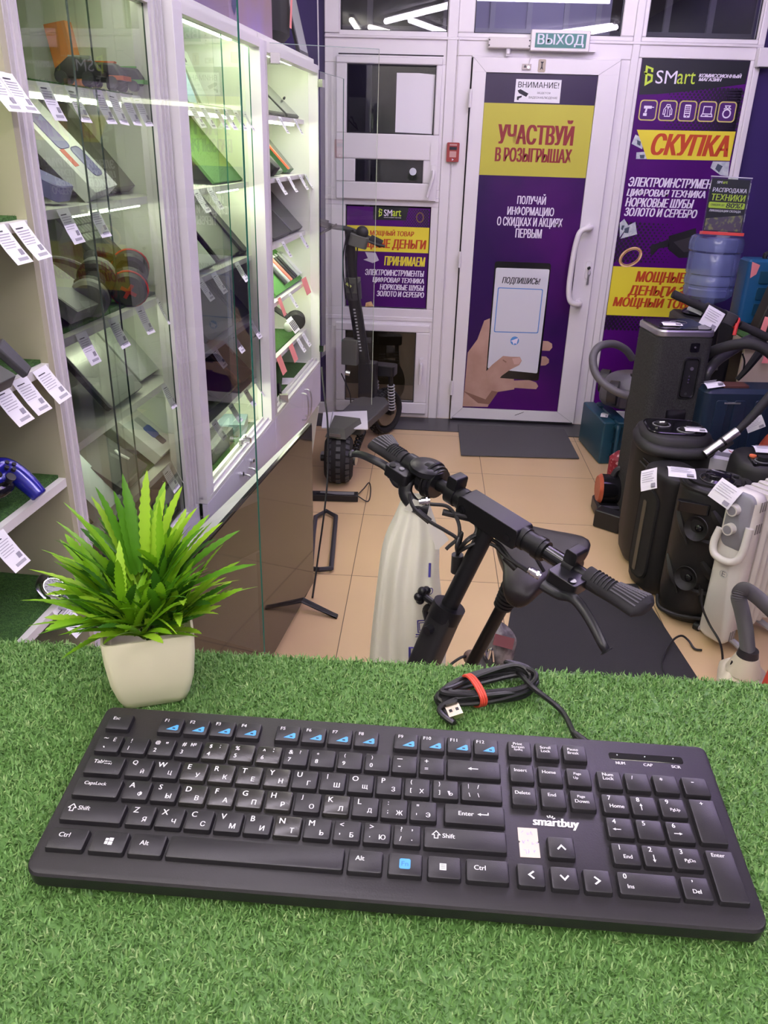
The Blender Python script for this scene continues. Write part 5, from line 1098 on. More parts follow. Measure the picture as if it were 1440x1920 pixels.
laptop_lid('black laptop at the left, third shelf of the farthest cabinet', lean(pw(506, 540, 447, 0.085)[0], 0.085, SHZ[2]+.004, 46), pw(506, 540, 447, 0.085)[1], 0.27, LIDD); laptop_lid('charcoal laptop at the right, third shelf of the farthest cabinet', lean(pw(541, 574, 434, 0.085)[0], 0.085, SHZ[2]+.004, 46), pw(541, 574, 434, 0.085)[1], 0.25, LIDG)
t = thing('pen_board', 'green board with pens and a yellow and black round sticker in the farthest cabinet', 'display board', M=lean(pw(516, 574, 533, .085)[0], .085, SHZ[1]+.002, 45))
b = MB(); b.box((-.30, 0, 0), (.30, .27, .012), mat('board_green', (.09, .27, .06), .8)); b.build('board', t, local=True)
b = MB(); b.lathe([(.040, 0), (.040, .002), (.001, .002)], BLACK, T(.02, .215, .012)); b.text('80%', YELLOW, T(0, 0, .0148), -.008, .048, .196, .222, .05); k_ = b.build('round_sticker', t, local=True)
for k in range(9):
    c = (DGREY, LGREY, mat('pen_coral', (.8, .2, .15), .4), BLACK, BLACK, LGREY, WBOX, BLACK, WBOX)[k]; b = MB(); b.cyl((-.12+.046*k, .015, .022), (-.125+.046*k, .13, .022), .008, c, n=12); b.cyl((-.125+.046*k, .13, .022), (-.126+.046*k, .145, .022), .008, LGREY, .003, n=12); b.build('pen', t, local=True)
for s, z, w, lab in ((gs(573, 530, .05), SHZ[1]-.0, .09, 'large coral price card at the right end under the green pen board'), (gs(527, 556, .05), SHZ[1]-.01, .045, 'small coral price card at the left under the green pen board')):
    b = MB(); M = lean(s, .052, z, 70); b.add([(-w/2, -.05, 0), (w/2, -.05, 0), (w/2, .02, 0), (-w/2, .02, 0)], [(0, 1, 2, 3)], PINK, M); b.build('price_card', label=lab, cat='price card', group='coral price cards in the farthest cabinet')
mat_(.74, 1.46, .08, .40, SHZ[0], 'green turf mat under the black headphones in the farthest cabinet'); mat_(.74, 1.49, .03, .42, .690, 'green turf mat on the bottom board of the farthest cabinet')
headphones('big black headphones on turf in the farthest cabinet', lean(gs(553, 618, .11), .12, SHZ[0]+.07, 30, 20), BLACKM, BLACKM, None, .085)
t = thing('sale_card', 'pale card with dark print lying on the black headphones', 'card', M=lean(gs(550, 608, .055), .055, SHZ[0]+.07, 55)); b = MB(); b.box((-.045, -.03, 0), (.045, .035, .001), PAPER); b.build('card', t, local=True); b = MB()
for k in range(4): b.box((-.035+.02*k, -.02, .001), (-.022+.02*k, .02, .0016), INK)
b.build('print', t, local=True)
b = MB(); b.ball((0, 0, 0), .022, .022, .022, WBOX, T(*cw(gs(541, 590, .09), .09, SHZ[0]+.05))); b.build('white_ball', label='white ball on the turf left of the black headphones', cat='ball')
for s, lab in ((gs(546, 640, .05), 'coral price card hanging below the black headphones'), (gs(524, 668, .05), 'coral price card hanging at the left post below the headphones')):
    b = MB(); M = lean(s, .05, SHZ[0]-.005, 70); b.add([(-.035, -.06, 0), (.035, -.06, 0), (.035, .01, 0), (-.035, .01, 0)], [(0, 1, 2, 3)], PINK, M); b.build('price_card', label=lab, cat='price card', group='coral price cards in the farthest cabinet')
for k, (s, t_, sp) in enumerate(((gs(542, 698, .06), .06, 12), (gs(570, 679, .09), .09, -14))):
    b = MB(); b.box((-.05, -.03, 0), (.05, .03, .001), PAPER, flat(s, t_, .698, sp)); b.build('flat_card', label=('white card lying on the bottom turf of the farthest cabinet, left one', 'white card lying on the bottom turf of the farthest cabinet, right one')[k], cat='card')
slab('clear_box', 'pale clear box on the bottom turf of the farthest cabinet', 'box', flat(gs(555, 672, .12), .12, .698, 8), .16, .10, .05, mat('clear_plastic', (.46, .54, .38), .2), r=.006)
b = MB(); b.tube([cw(gs(524, 700, .06), .06, .705), cw(gs(527, 708, .06), .07, .72), cw(gs(524, 718, .05), .05, .705)], .008, BLACK, 8, 4); b.build('black_cable', label='short black cable on turf at the left post of the farthest cabinet', cat='cable')

# ---- on top of the row
b = MB(); M = frame(cw(.30, .10, TOPZ), ES, ET); t = thing('picture_box', 'tall box with a violet and beige picture on top of the brightest cabinet', 'box', cw(.6, .2, TOPZ))
b.box((gs(443, 30, .02)-.30, -.06, .0), (gs(522, 72, .02)-.30, .22, .38), mat('box_beigeprint', (.30, .20, .18), .5, noise=(2.4, (.28, .20, .42), .4, .6)), M); b.build('box', t)
b = MB(); L = frame(cw(.32, .0390, TOPZ), ES, KZ); b.poly([(.16, .02, 0), (.185, .0, 0), (.21, .03, 0), (.25, .18, 0), (.27, .30, 0), (.20, .26, 0), (.19, .16, 0)][::1], mat('print_navy', (.05, .05, .16), .5), L @ T(.02, .02, .0)); b.build('printed_figure', t)
b = MB()
for x in (.50, .575): b.tube([(x, .16, 0), (x-.03, .2, 0), (x-.03, .27, 0), (x, .30, 0), (x+.03, .27, 0), (x+.03, .2, 0)], .008, PWHITE, 6, 4, True, M=L @ T(0, .0, .004))
b.build('printed_rings', t)
b = MB(); b.box((.0, .0, .0), (.10, .2, .34), mat('box_dull', (.10, .09, .10), .6), frame(cw(.10, .12, TOPZ), ES, ET)); b.build('grey_box', label='dull grey box on top of the brightest cabinet left of the picture box', cat='box')
b = MB(); b.rbox((-.11, 0, 0), (.11, .14, .36), .05, BLACKM, frame(cw(gs(536, 80, .03), .03, TOPZ), ES, ET), e=.8); b.build('black_bag', label='black bag standing on the farthest cabinet beside the picture box', cat='bag')
b = MB(); b.poly([(0, 0, 0), (.03, 0, 0), (.05, .09, 0), (.03, .10, 0)], PINK, frame(cw(gs(543, 62, .02), .02, TOPZ+.06), ES, KZ), .0005); b.build('coral_ticket', label='coral ticket on the black bag on top of the farthest cabinet', cat='ticket')
t = thing('tablet', 'pale tablet with a black rim standing on top of the farthest cabinet', 'tablet', M=frame(cw(gs(571, 98, .03), .03, TOPZ+.003), ES, KZ*.97+ET*.24)); b = MB(); b.rbox((-.085, 0, -.012), (.085, .23, 0), .014, BLACK); b.build('body', t, local=True); b = MB(); b.rbox((-.072, .012, 0), (.072, .218, .001), .006, mat('screen_pale', (.26, .27, .27), .3)); b.build('screen', t, local=True)
b = MB(); b.tube([(-.66, YB-.02, 2.75), (-.655, YB-.02, 2.3), (-.65, YB-.03, 1.97)], .004, WHITE, 6, 4); b.build('wall_cable', label='thin white cable hanging on the purple wall left of the window unit', cat='cable')
# ================================================================ MATS, TELEVISION, THINGS ON THE FLOOR
RUBB = mat('rubber_mat_grey', (.085, .083, .088), .8, bump=(260, .5, .003)); RUBD = mat('rubber_mat_dark', (.022, .021, .024), .75, bump=(300, .4, .003))
b = MB(); b.poly([(.240, 4.31, .0045), (.915, 4.345, .0045), (.905, 4.865, .0045), (.238, 4.86, .0045)], RUBB, h=.006); b.build('door_mat', label='grey rubber mat in front of the white entrance door', cat='mat')
b = MB(); b.poly([(.255, 1.95, .001), (1.0, 1.99, .001), (.912, 2.905, .001), (.414, 2.845, .001)], RUBD, h=.006); b.build('floor_mat', label='large dark grey mat on the floor behind the electric scooter saddle', cat='mat')
# -- television leaning along the cabinets
TVd = V((.426, 0, 0)); 
tva = math.atan2(.058, .426); TVX = V((math.sin(tva), math.cos(tva), 0)); TVN = V((TVX.y, -TVX.x, 0))
TO = V((-.388, 2.735, 0)); TVM = frame(TO, -TVX, KZ)      # local x towards the viewer, y up, z into the cabinets
tv = thing('television', 'big dark television on two slanted feet standing before the white display cabinets', 'television', (-.43, 2.3, 0))
def tvw(x, y, z): return V(TVM @ V((x, y, z)))
b = MB(); b.box((0, .030, .003), (1.12, .690, .014), BLACKG, TVM); b.build('panel', tv, bev=.001)
TVS = mat('screen_tv', (.035, .027, .019), .06, spec=.45)
b = MB(); b.box((.006, .042, .0005), (1.114, .684, .0032), TVS, TVM); b.build('screen', tv)
b = MB(); b.loft([[tvw(.0, .660, .0142), tvw(1.12, .64, .0142), tvw(1.12, .689, .0142), tvw(.0, .689, .0142)], [tvw(.0, .670, .018), tvw(1.12, .655, .060), tvw(1.12, .689, .060), tvw(.0, .689, .018)]], mat('tv_back', (.50, .52, .46), .5)); b.build('back_cover', tv, label='pale back cover')
for x in (.16, .98):
    b = MB()
    for e in (-.14, .16): b.loft([[tvw(x-.012, .05, .008), tvw(x+.012, .05, .008), tvw(x+.012, .05, .024), tvw(x-.012, .05, .024)], [tvw(x+.02-.010, .0, e), tvw(x+.02+.014, .0, e), tvw(x+.02+.014, .010, e), tvw(x+.02-.010, .010, e)]], BLACK)
    b.build('foot', tv, bev=.002)
# -- loop-shaped foot of another stand
b = MB(); P = [onZ(599, 1068, .018), onZ(621, 1066, .018), onZ(630, 968, .018), onZ(612, 958, .018), onZ(592, 969, .018), onZ(588, 1000, .018)]
b.tube([P[0], P[1], P[2], P[3], P[4], P[5], onZ(583, 1066, .018)], .011, mat('stand_grey', (.035, .034, .045), .45), 6, 1, True); b.build('stand_foot', label='dark loop-shaped stand foot on the floor beyond the television edge', cat='stand')
t = thing('power_adapter', 'black power adapter with a thin cord on the floor by the off-road scooter wheel', 'power adapter', onZ(630, 935, 0))
q = onZ(588, 940, 0); r_ = onZ(671, 942, 0); d = (r_-q).normalized(); M = frame(q, d, KZ.cross(d)); L = (r_-q).length
b = MB(); b.box((-.04, 0, .001), (L, .055, .035), BLACK, M); b.build('case', t, bev=.003)
b = MB(); b.box((.03, .012, .0352), (L-.02, .045, .0356), GREY, M); b.build('sticker', t)
b = MB(); b.tube([M @ V((L, .03, .02)), onZ(690, 940, .004), onZ(695, 920, .004), onZ(692, 905, .004), onZ(680, 918, .006), onZ(660, 930, .040), onZ(600, 925, .04), onZ(580, 930, .004)], .003, BLACK, 6, 6); b.build('cord', t)
b = MB(); b.tube([onY(603, 688, 3.40), onY(608, 740, 3.32), onY(614, 790, 3.25), onY(615, 880, 3.14), onY(608, 960, 3.0), onY(597, 1040, 2.9), onZ(590, 1092, .006), onZ(586, 1120, .006)], .004, BLACK, 6, 6); b.build('hanging_cord', label='black cord hanging from the far cabinet corner down to the floor', cat='cord')

# ================================================================ ELECTRIC SCOOTER IN FRONT OF THE COUNTER
SB = mat('scooter_black', (.008, .008, .009), .38, spec=.3); GRIP = mat('grip_rubber', (.026, .025, .028), .75, spec=.3); LEV = mat('lever_black', (.010, .010, .012), .30, spec=.35)
HL = V((-.081, 1.334, 1.13)); HR = V((.3195, .968, 1.03)); HD = (HR-HL).normalized(); HM = (HL+HR)/2
UP = (KZ-HD*KZ.dot(HD)).normalized(); FWD = UP.cross(HD)          # towards the counter
if FWD.y > 0: FWD = -FWD
def hb(a, f=0, u=0): return HL+HD*a+FWD*f+UP*u        # a: metres from the left end
HLEN = (HR-HL).length
ks = thing('electric_scooter', 'black electric scooter with wide ergonomic grips and a saddle standing behind the counter', 'scooter', (-.02, 1.3, 0))
def along(px, py):      # handlebar position seen at a reading
    d = ray(px, py); n = d.cross(HD.cross(d)); 
    w = HL-EYE; A_, B_, C_, D_, E_ = HD.dot(HD), HD.dot(d), d.dot(d), HD.dot(w), d.dot(w)
    return (B_*E_-C_*D_)/(A_*C_-B_*B_)
a_g1, a_d, a_c0, a_b0, a_b1, a_c1, a_k, a_g2 = [along(*p) for p in ((765, 860), (815, 875), (865, 905), (895, 925), (980, 985), (1030, 1025), (1078, 1053), (1100, 1080))]
b = MB(); b.cyl(hb(.03), hb(HLEN-.03), .011, SB, n=18); b.cyl(hb(a_c0-.01), hb(a_b0), .0165, SB, n=20); b.cyl(hb(a_b1), hb(a_c1), .0165, SB, n=20)
for a in (a_c0+.004, a_b0-.014, a_b1+.014, a_c1-.012): b.cyl(hb(a-.005), hb(a+.005), .0185, SB, n=20)
b.build('handlebar', ks)
M = frame(hb((a_b0+a_b1)/2), HD, UP)
b = MB(); L = (a_b1-a_b0)/2+.012
b.rbox((-L, -.017, -.020), (L, .017, .020), .005, SB, M)
for x in (-L*.8, L*.72): b.cyl((x, -.004, .020), (x, -.004, .0212), .007, BLACKG, n=14, M=M); b.cyl((x, -.004, -.020), (x, -.004, -.0216), .007, LEV, n=14, M=M); b.cyl((x, -.004, -.0216), (x, -.004, -.0222), .0035, BLACKG, n=6, M=M)
b.build('handlebar_block', ks)
for nm, a0, a1, sg in (('l', .0, a_g1, 1), ('r', HLEN, a_g2, -1)):
    # an ergonomic grip: round at the inner end, a flat wing at the outer end
    n = 12; rings = []
    for i in range(n+1):
        u = i/n; a = a1+(a0-a1)*u
        w = .0165+.018*max(0, (u-.35)/.65)**1.1 if u < .93 else .030*(1-(u-.93)/.10*.5); th = .0165-.0035*u if u < .93 else .009
        off = -.012*max(0, (u-.35)/.65)
        rings.append([hb(a, off+w*math.cos(2*PI*j/20), th*math.sin(2*PI*j/20)+.002) for j in range(20)])
    b = MB(); b.loft(rings, GRIP); g = b.build('grip', ks, ang=60)
    b = MB()
    for k in range(10):
        for q in range(7):
            u = .50+.042*k; a = a1+(a0-a1)*u; of = -.012*max(0, (u-.35)/.65); ww = .0165+.018*max(0, (u-.35)/.65)**1.1; f = of+(-.72+.24*q)*ww; h = (.0165-.0035*u)*math.sqrt(1-((f-of)/ww)**2)+.0022
            b.box((-.0026, -.0018, -.0004), (.0026, .0018, .0006), mat('grip_studs', (.075, .072, .078), .7), Matrix.Translation(hb(a, f, h)) @ frame((0, 0, 0), HD, UP.cross(HD)).to_3x3().to_4x4())
    for k in range(6):
        u = .14+.06*k; a = a1+(a0-a1)*u; b.tube([hb(a, .0172*math.cos(t_), .0172*math.sin(t_)+.002) for t_ in (.5, 1.0, 1.57, 2.1, 2.6)], .0010, BLACK, 5, 2)
    b.build('grip_pattern', g)
# throttle with round dial and cable clamp on the far grip
M = frame(hb(a_d, 0, 0), HD, UP)          # local z = HD x UP : away from or towards the viewer
b = MB(); b.cyl(hb(a_g1+.006), hb(a_g1+.030), .021, LEV, n=22); b.cyl(hb(a_d-.004), hb(a_d+.020), .029, LEV, n=26); b.cyl(hb(a_d+.020), hb(a_d+.026), .026, LEV, n=26); b.ring(hb(a_d+.010), HD, .0295, .003, SB, 26, 6); b.build('throttle', ks)
q = hb(a_d-.002, .004, .026); b = MB(); b.lathe([(.022, 0), (.030, .004), (.031, .012), (.027, .017), (.024, .0165)], LEV, frame(q, HD, FWD)); d_ = b.build('dial', ks); b = MB(); b.lathe([(.0235, .0168), (.0235, .0174), (.001, .0176)], BLACKG, frame(q, HD, FWD)); b.build('dial_glass', d_)
b = MB(); b.tube([hb(a_d-.02, .014, -.006), hb(a_d-.02, .028, -.014), hb(a_d-.012, .034, -.03), hb(a_d+.010, .030, -.042), hb(a_d+.026, .016, -.044)], .012, LEV, 10, 6, flat=.7); b.build('thumb_lever', ks)
# clamp knobs
for a, s_ in ((a_c0+.0, 1), (a_k, 1)):
    M = frame(hb(a, 0, 0), HD, UP); b = MB(); b.cyl(hb(a-.009), hb(a+.009), .019, SB, n=22); b.rbox((-.010, .012, -.014), (.010, .034, .014), .004, SB, M); b.build('clamp', ks)
b = MB(); b.cyl(hb(a_c0+.013), hb(a_c0+.024), .014, CHROME, n=18); b.cyl(hb(a_c1+.002), hb(a_k-.012), .0125, BLACKG, n=18); b.build('bar_sleeve', ks)
# brake levers
def brake(a, sg, pts, name):
    b = MB(); M = frame(hb(a, .010, -.004), HD*sg, FWD)
    b.rbox((-.020, -.004, -.010), (.030, .034, .010), .006, LEV, M); b.cyl((.018, .026, -.012), (.018, .026, .012), .006, BLACKG, n=12, M=M); b.cyl((.002, .020, .010), (.002, .020, .012), .0045, GREY, n=10, M=M); br = b.build('brake_clamp', ks)
    b = MB(); b.tube(pts, .0088, LEV, 10, 8, flat=.65, rf=lambda u: 1.05-.35*u+(.35 if u > .96 else 0)); b.build('brake_lever', br)
def near(px, py, a, f, u):   # point on the reading's ray closest in depth to a place by the bar
    p = hb(a, f, u); return onP(px, py, p, CF)
brake(a_g1+.022, -1, [near(760, 905, a_g1+.02, .03, -.02), near(745, 905, a_g1, .04, -.02), near(728, 878, a_g1-.02, .05, -.02), near(700, 862, .05, .05, -.02), near(675, 852, .02, .05, -.02), near(658, 852, .0, .045, -.02)], 'l')
brake(a_g2-.020, 1, [near(1018, 1096, a_g2-.03, .04, -.02), near(1050, 1115, a_g2-.01, .05, -.02), near(1078, 1124, a_g2+.02, .055, -.02), near(1105, 1160, HLEN-.05, .055, -.02), near(1128, 1205, HLEN-.02, .05, -.02), near(1138, 1222, HLEN-.01, .045, -.02)], 'r')
for (px, py, qx, qy, a) in ((790, 940, 806, 938, a_d), (995, 1070, 1012, 1080, a_g2-.03)):
    p, q = near(px, py, a, .045, -.03), near(qx, qy, a, .045, -.03)
    b = MB(); b.cyl(p, q, .0062, CHROME, n=14); b.cyl(p+(p-q)*.3, p, .0045, CHROME, n=12); b.cyl(p.lerp(q, .55), p.lerp(q, .75), .0072, CHROME, n=6); b.build('cable_adjuster', ks)
# cables
j0 = near(858, 1040, a_b0+.02, .03, -.10); j1 = near(857, 1070, a_b0+.02, .03, -.13)
b = MB()
CB = mat('bowden_black', (.014, .014, .014), .45)
def cabl(pts, r=.0031): b.tube([near(*p, a_b0+.01+.0*i, .05, -.05) for i, p in enumerate(pts)]+[j0, j1], r, CB, 7, 6)
cabl([(768, 925), (770, 940), (780, 957), (806, 978), (835, 995), (858, 1012)]); cabl([(806, 945), (840, 950), (858, 975), (862, 1000), (856, 1025)]); cabl([(832, 962), (878, 970), (893, 985), (890, 1003), (870, 1020)]); cabl([(836, 1030), (842, 1024), (856, 1012), (866, 1000)])
cabl([(1000, 1075), (960, 1050), (935, 1020), (900, 1004), (878, 1012)]); cabl([(1020, 1072), (1000, 1040), (970, 1020), (925, 1001), (890, 1003), (868, 1020)]); cabl([(990, 1072), (950, 1045), (925, 1022), (895, 1018), (872, 1028)])
b.build('brake_cables', ks)
for (p, q, r_) in (((782, 958), (806, 978), .0055), ((830, 960), (880, 972), .0055), ((930, 1003), (965, 1020), .005), ((945, 1045), (967, 1066), .0055)):
    b = MB(); b.cyl(near(*p, a_b0, .05, -.05), near(*q, a_b0, .05, -.05), r_, CB, n=12); b.build('cable_sleeve', ks)
b = MB(); b.cyl(j0, near(856, 1072, a_b0+.02, .03, -.13), .010, CB, n=12); b.build('cable_sleeve', ks)
# stem: thin upper tube, wide lower tube with a clamp
s0 = HM-UP*.015; s2 = onP(790, 1240, (.021, 1.126, .775), CF); sd = (s2-s0).normalized(); s1 = onP(838, 1135, s0.lerp(s2, .60), CF)
s1 = s0+sd*((s1-s0).dot(sd)); gnd = s0+sd*((.16-s0.z)/sd.z)
b = MB(); b.cyl(s0, s1+sd*.04, .0145, SB, n=20); b.build('upper_stem', ks)
M = frame(s1, HD, sd); b = MB(); b.rbox((-.023, -.023, 0), (.023, .023, (gnd-s1).length), .012, mat('stem_black', (.016, .016, .017), .45), Matrix.Translation(s1) @ frame((0, 0, 0), HD, sd.cross(HD)).to_3x3().to_4x4()); b.build('lower_stem', ks)
b = MB(); b.cyl(s1-sd*.004, s1+sd*.022, .028, SB, n=22); p = s1+sd*.012; b.cyl(p-HD*.06, p+HD*.02, .006, LEV, n=10)
for k in range(5): a_ = 2*PI*k/5; b.ball(tuple(p-HD*.055+FWD*.010*math.cos(a_)+UP*.010*math.sin(a_)), .008, .008, .008, LEV, n=10, k=6)
b.tube([p-HD*.02, p-HD*.04-UP*.02, p-HD*.03-UP*.04], .007, LEV, 8, 4); p2 = s1+sd*.035; b.cyl(p2+HD*.0-FWD*.0, p2+FWD*.034, .008, LEV, n=10); b.build('stem_clamp', ks)
# saddle, post, deck, wheels
AX = V((.35, .937, 0)).normalized(); SID = V((AX.y, -AX.x, 0))
sp0 = V((.238, 1.63, .70)); sp1 = V((.150, 1.69, .40)); sp2 = V((.075, 1.72, .17))
b = MB(); b.cyl(sp0, sp1, .0155, SB, n=18); b.cyl(sp1, sp2, .021, SB, n=18)
for k in range(6): q = sp0+(sp1-sp0)*(.06+.035*k); b.cyl(q, q+(sp1-sp0)*.02, .028-.001*k, BLACKM, n=20)
b.build('saddle_post', ks)
SAD = mat('saddle_leather', (.016, .013, .013), .40, spec=.35); sc = V((.262, 1.60, .762))
rows = []
for u, w, z, hgt in ((-1.0, .022, -.030, .02), (-.9, .034, -.018, .040), (-.7, .044, -.004, .055), (-.35, .055, .002, .068), (0, .085, .004, .080), (.4, .112, .008, .085), (.75, .115, .014, .078), (.95, .095, .014, .06), (1.02, .05, .006, .03)):
    c = sc+AX*(.135*u+.02); ring = []
    for j in range(20):
        th = 2*PI*j/20; x = w*math.cos(th); y = math.sin(th); ring.append(c+SID*x+KZ*(z+(.012 if y > 0 else hgt)*y*(1 if y > 0 else 1)+ (.010*math.cos(th)**2 if u > 0 else 0)))
    rows.append(ring)
b = MB(); b.loft(rows, SAD); b.build('saddle', ks, sub=1, ang=80)
dk0 = V((-.03, 1.28, .145)); dk1 = V((.215, 1.955, .145))
M = frame(dk0, AX, KZ.cross(AX)); L = (dk1-dk0).length
b = MB(); b.rbox((0, -.075, -.03), (L, .075, .03), .03, SB, M); b.build('deck', ks)
for c, nm in ((dk0-AX*.10-KZ*.03, 'front'), (dk1+AX*.06-KZ*.03, 'rear')):
    b = MB(); b.ring(c, SID, .088, .026, mat('tyre_black', (.012, .012, .012), .8), 30, 10); w = b.build('tyre', ks); b = MB(); b.cyl(c-SID*.018, c+SID*.018, .066, DGREY, n=26); b.cyl(c-SID*.06, c+SID*.06, .008, CHROME, n=12); b.build('hub', w)
b = MB(); c = dk0-AX*.10-KZ*.03
for s_ in (-1, 1): b.cyl(c+SID*s_*.05, gnd+SID*s_*.035, .012, SB, n=12)
b.cyl(gnd, dk0+AX*.03, .03, SB, n=16); b.build('fork', ks)
b = MB(); c = dk1+AX*.06-KZ*.03
for s_ in (-1, 1): b.box((-.02, -.006, -.02), (.10, .006, .02), SB, frame(dk1-AX*.02+SID*s_*.055-KZ*.02, AX, KZ.cross(AX)))
b.tube([c+AX*(.122*math.cos(R(a)))+KZ*(.122*math.sin(R(a))) for a in (170, 130, 90, 50, 15)], .045, GREY, 8, 5, flat=.12); b.build('rear_fender', ks)
b = MB(); q = onP(882, 1232, dk1+KZ*.02, CF); b.ball(tuple(q), .022, .018, .024, mat('caliper_brown', (.14, .09, .075), .5)); b.tube([q, q+V((-.03, -.02, .01)), q+V((-.08, -.04, -.03)), q+V((-.13, -.08, -.10))], .004, BLACK, 6, 5); b.build('brake_caliper', ks)
# crumpled packet on the rear fender
b = MB(); random.seed(9); q = onP(935, 1215, V((.24, 2.0, .30)), CF)
def crumple(b, c, rx, ry, rz, m, amp, n=14, k=9, M=None):
    ph = [random.uniform(0, 6) for _ in range(6)]; rings = []
    for i in range(k+1):
        th = PI*(i+.05)/(k+.1); ring = []
        for j in range(n):
            f = 2*PI*j/n; s_ = 1+amp*(math.sin(3*f+ph[0]+2*th)+.7*math.sin(5*f-3*th+ph[1])+.5*math.sin(7*th+ph[2]+2*f)); ring.append((c[0]+rx*math.sin(th)*math.cos(f)*s_, c[1]+ry*math.sin(th)*math.sin(f)*s_, c[2]-rz*math.cos(th)*(1+amp*math.sin(2*f+ph[3]))))
        rings.append(ring)
    b.loft(rings, m, M)
PK = mat('packet_grey', (.12, .11, .11), .25, noise=(30, (.28, .26, .26), .4, .65))
t = thing('parcel_bag', 'crumpled grey plastic packet with a dark red label on the rear of the scooter', 'packet', tuple(q)); crumple(b, q, .055, .05, .08, PK, .10); b.build('packet', t, sub=1)
b = MB(); M = frame(q+V((.005, -.052, .055)), (1, .1, -.3), (0, .5, .8)); b.box((-.03, -.014, 0), (.03, .018, .002), mat('label_maroon', (.20, .06, .06), .5), M); b.build('label', t)
b = MB(); b.tube([q+V((-.045, -.05, .02)), q+V((-.035, -.055, .0)), q+V((-.028, -.05, .03)), q+V((-.02, -.055, -.01))], .006, CHROME, 8, 5); b.build('metal_lever', t)
# -- plastic bag hanging from the brake lever
BAGM = bpy.data.materials.new('bag_plastic'); tt = nt(BAGM); bs = tt.nodes['Principled BSDF']; bs.inputs['Base Color'].default_value = (.93, .93, .80, 1); bs.inputs['Roughness'].default_value = .38
tl = tt.nodes.new('ShaderNodeBsdfTranslucent'); tl.inputs[0].default_value = (.95, .95, .82, 1); tp = tt.nodes.new('ShaderNodeBsdfTransparent'); m1 = tt.nodes.new('ShaderNodeMixShader'); m1.inputs[0].default_value = .38; m2 = tt.nodes.new('ShaderNodeMixShader'); m2.inputs[0].default_value = .04
tt.links.new(bs.outputs[0], m1.inputs[1]); tt.links.new(tl.outputs[0], m1.inputs[2]); tt.links.new(m1.outputs[0], m2.inputs[1]); tt.links.new(tp.outputs[0], m2.inputs[2]); tt.links.new(m2.outputs[0], tt.nodes['Material Output'].inputs[0])
bag = thing('plastic_bag', 'long white translucent plastic bag with violet print hanging from the scooter brake lever', 'bag', (-.05, 1.30, .35))
BP = hb(a_g1+.03, .03, -.04)      # where it hangs
prof = [(925, 757, 800), (945, 748, 806), (965, 741, 812), (990, 727, 822), (1020, 716, 826), (1060, 711, 822), (1100, 706, 826), (1150, 700, 832), (1200, 695, 838), (1240, 692, 836)]
rows = []; BPL = BP+CF*.02
for i, (y, xl, xr) in enumerate(prof):
    l = onP(xl, y, BP+V((0, .0, 0)), V((0, 1, 0))); r2 = onP(xr, y, BP, V((0, 1, 0))); c = (l+r2)/2; w = (r2-l)/2; dep = .012+.05*min(1, i/5)
    ring = []
    for j in range(48):
        f = 2*PI*j/48; fold = 1+.10*math.sin(5*f+.3*i)*math.sin(f*2+1)+.09*math.sin(7*f-1.1*i)*math.sin(1.7*i+2*f)+.16*min(1, i/3)*math.sin(9*f+.12*i)*(.5+.5*math.cos(f-4.2)); ring.append(c+w*math.cos(f)+V((0, dep*math.sin(f)*fold, 0)))
    rows.append(ring)
low = rows[-1]
for k in range(1, 4): rows.append([p-KZ*.11*k+V((random.uniform(-.002, .002), 0, 0)) for p in low])
c = sum(rows[-1], V())/48; rows.append([c+(p-c)*.75-KZ*.03 for p in rows[-1]])
b = MB(); b.loft(rows, BAGM); bag_o = b.build('bag_body', bag, sub=1, ang=180)
b = MB(); y0 = BP.y-.012
bp = lambda px, py: onP(px, py, BP-V((0, .03, 0)), V((0, 1, 0)))
b.poly([bp(805, 990), bp(825, 988), bp(842, 1012), bp(822, 1030), bp(806, 1030)], BAGM); b.build('bag_handle', bag); b = MB(); b.poly([bp(757, 955), bp(775, 935), bp(800, 945), bp(770, 960)], BAGM); b.build('bag_handle', bag)
b = MB(); PV = mat('bag_print', (.05, .04, .28), .5)
from mathutils.bvhtree import BVHTree
_q = MB(); _q.loft(rows, BAGM); BVH = BVHTree.FromPolygons([V(p) for p in _q.v], _q.f)
def onbag(px, py):      # the print lies on the folds of the bag
    d = ray(px, py).normalized(); h = BVH.ray_cast(EYE, d)[0]; return (h if h else onP(px, py, BP, V((0, 1, 0))))-d*.005
def bagtext(st, x0, y0, x1, y1, sh=.0):
    vs, fs, bb = glyphs(st, sh); vv = [onbag(x0+(x-bb[0])/(bb[2]-bb[0])*(x1-x0), y1-(y-bb[1])/(bb[3]-bb[1])*(y1-y0)) for x, y in vs]
    b.add([tuple(p) for p in vv], fs, PV)
bagtext('КО', 790, 1102, 812, 1115, .2); bagtext('П', 766, 1213, 792, 1238);
def bagline(pts, w=.0012):
    q_ = [onbag(x, y) for x, y in pts]; b.tube(q_, w, PV, 5, 1)
bagline([(783, 1164), (784, 1186), (799, 1184), (801, 1163), (783, 1164)]); bagline([(780, 1190), (801, 1189), (804, 1184)]); bagline([(786, 1168), (787, 1182), (797, 1181), (798, 1167), (786, 1168)], .0008); bagline([(803, 1150), (812, 1142), (815, 1150), (802, 1157)]); bagline([(806, 1056), (805, 1082)], .0022); bagline([(779, 1194), (798, 1193)], .0007)
b.build('print', bag)
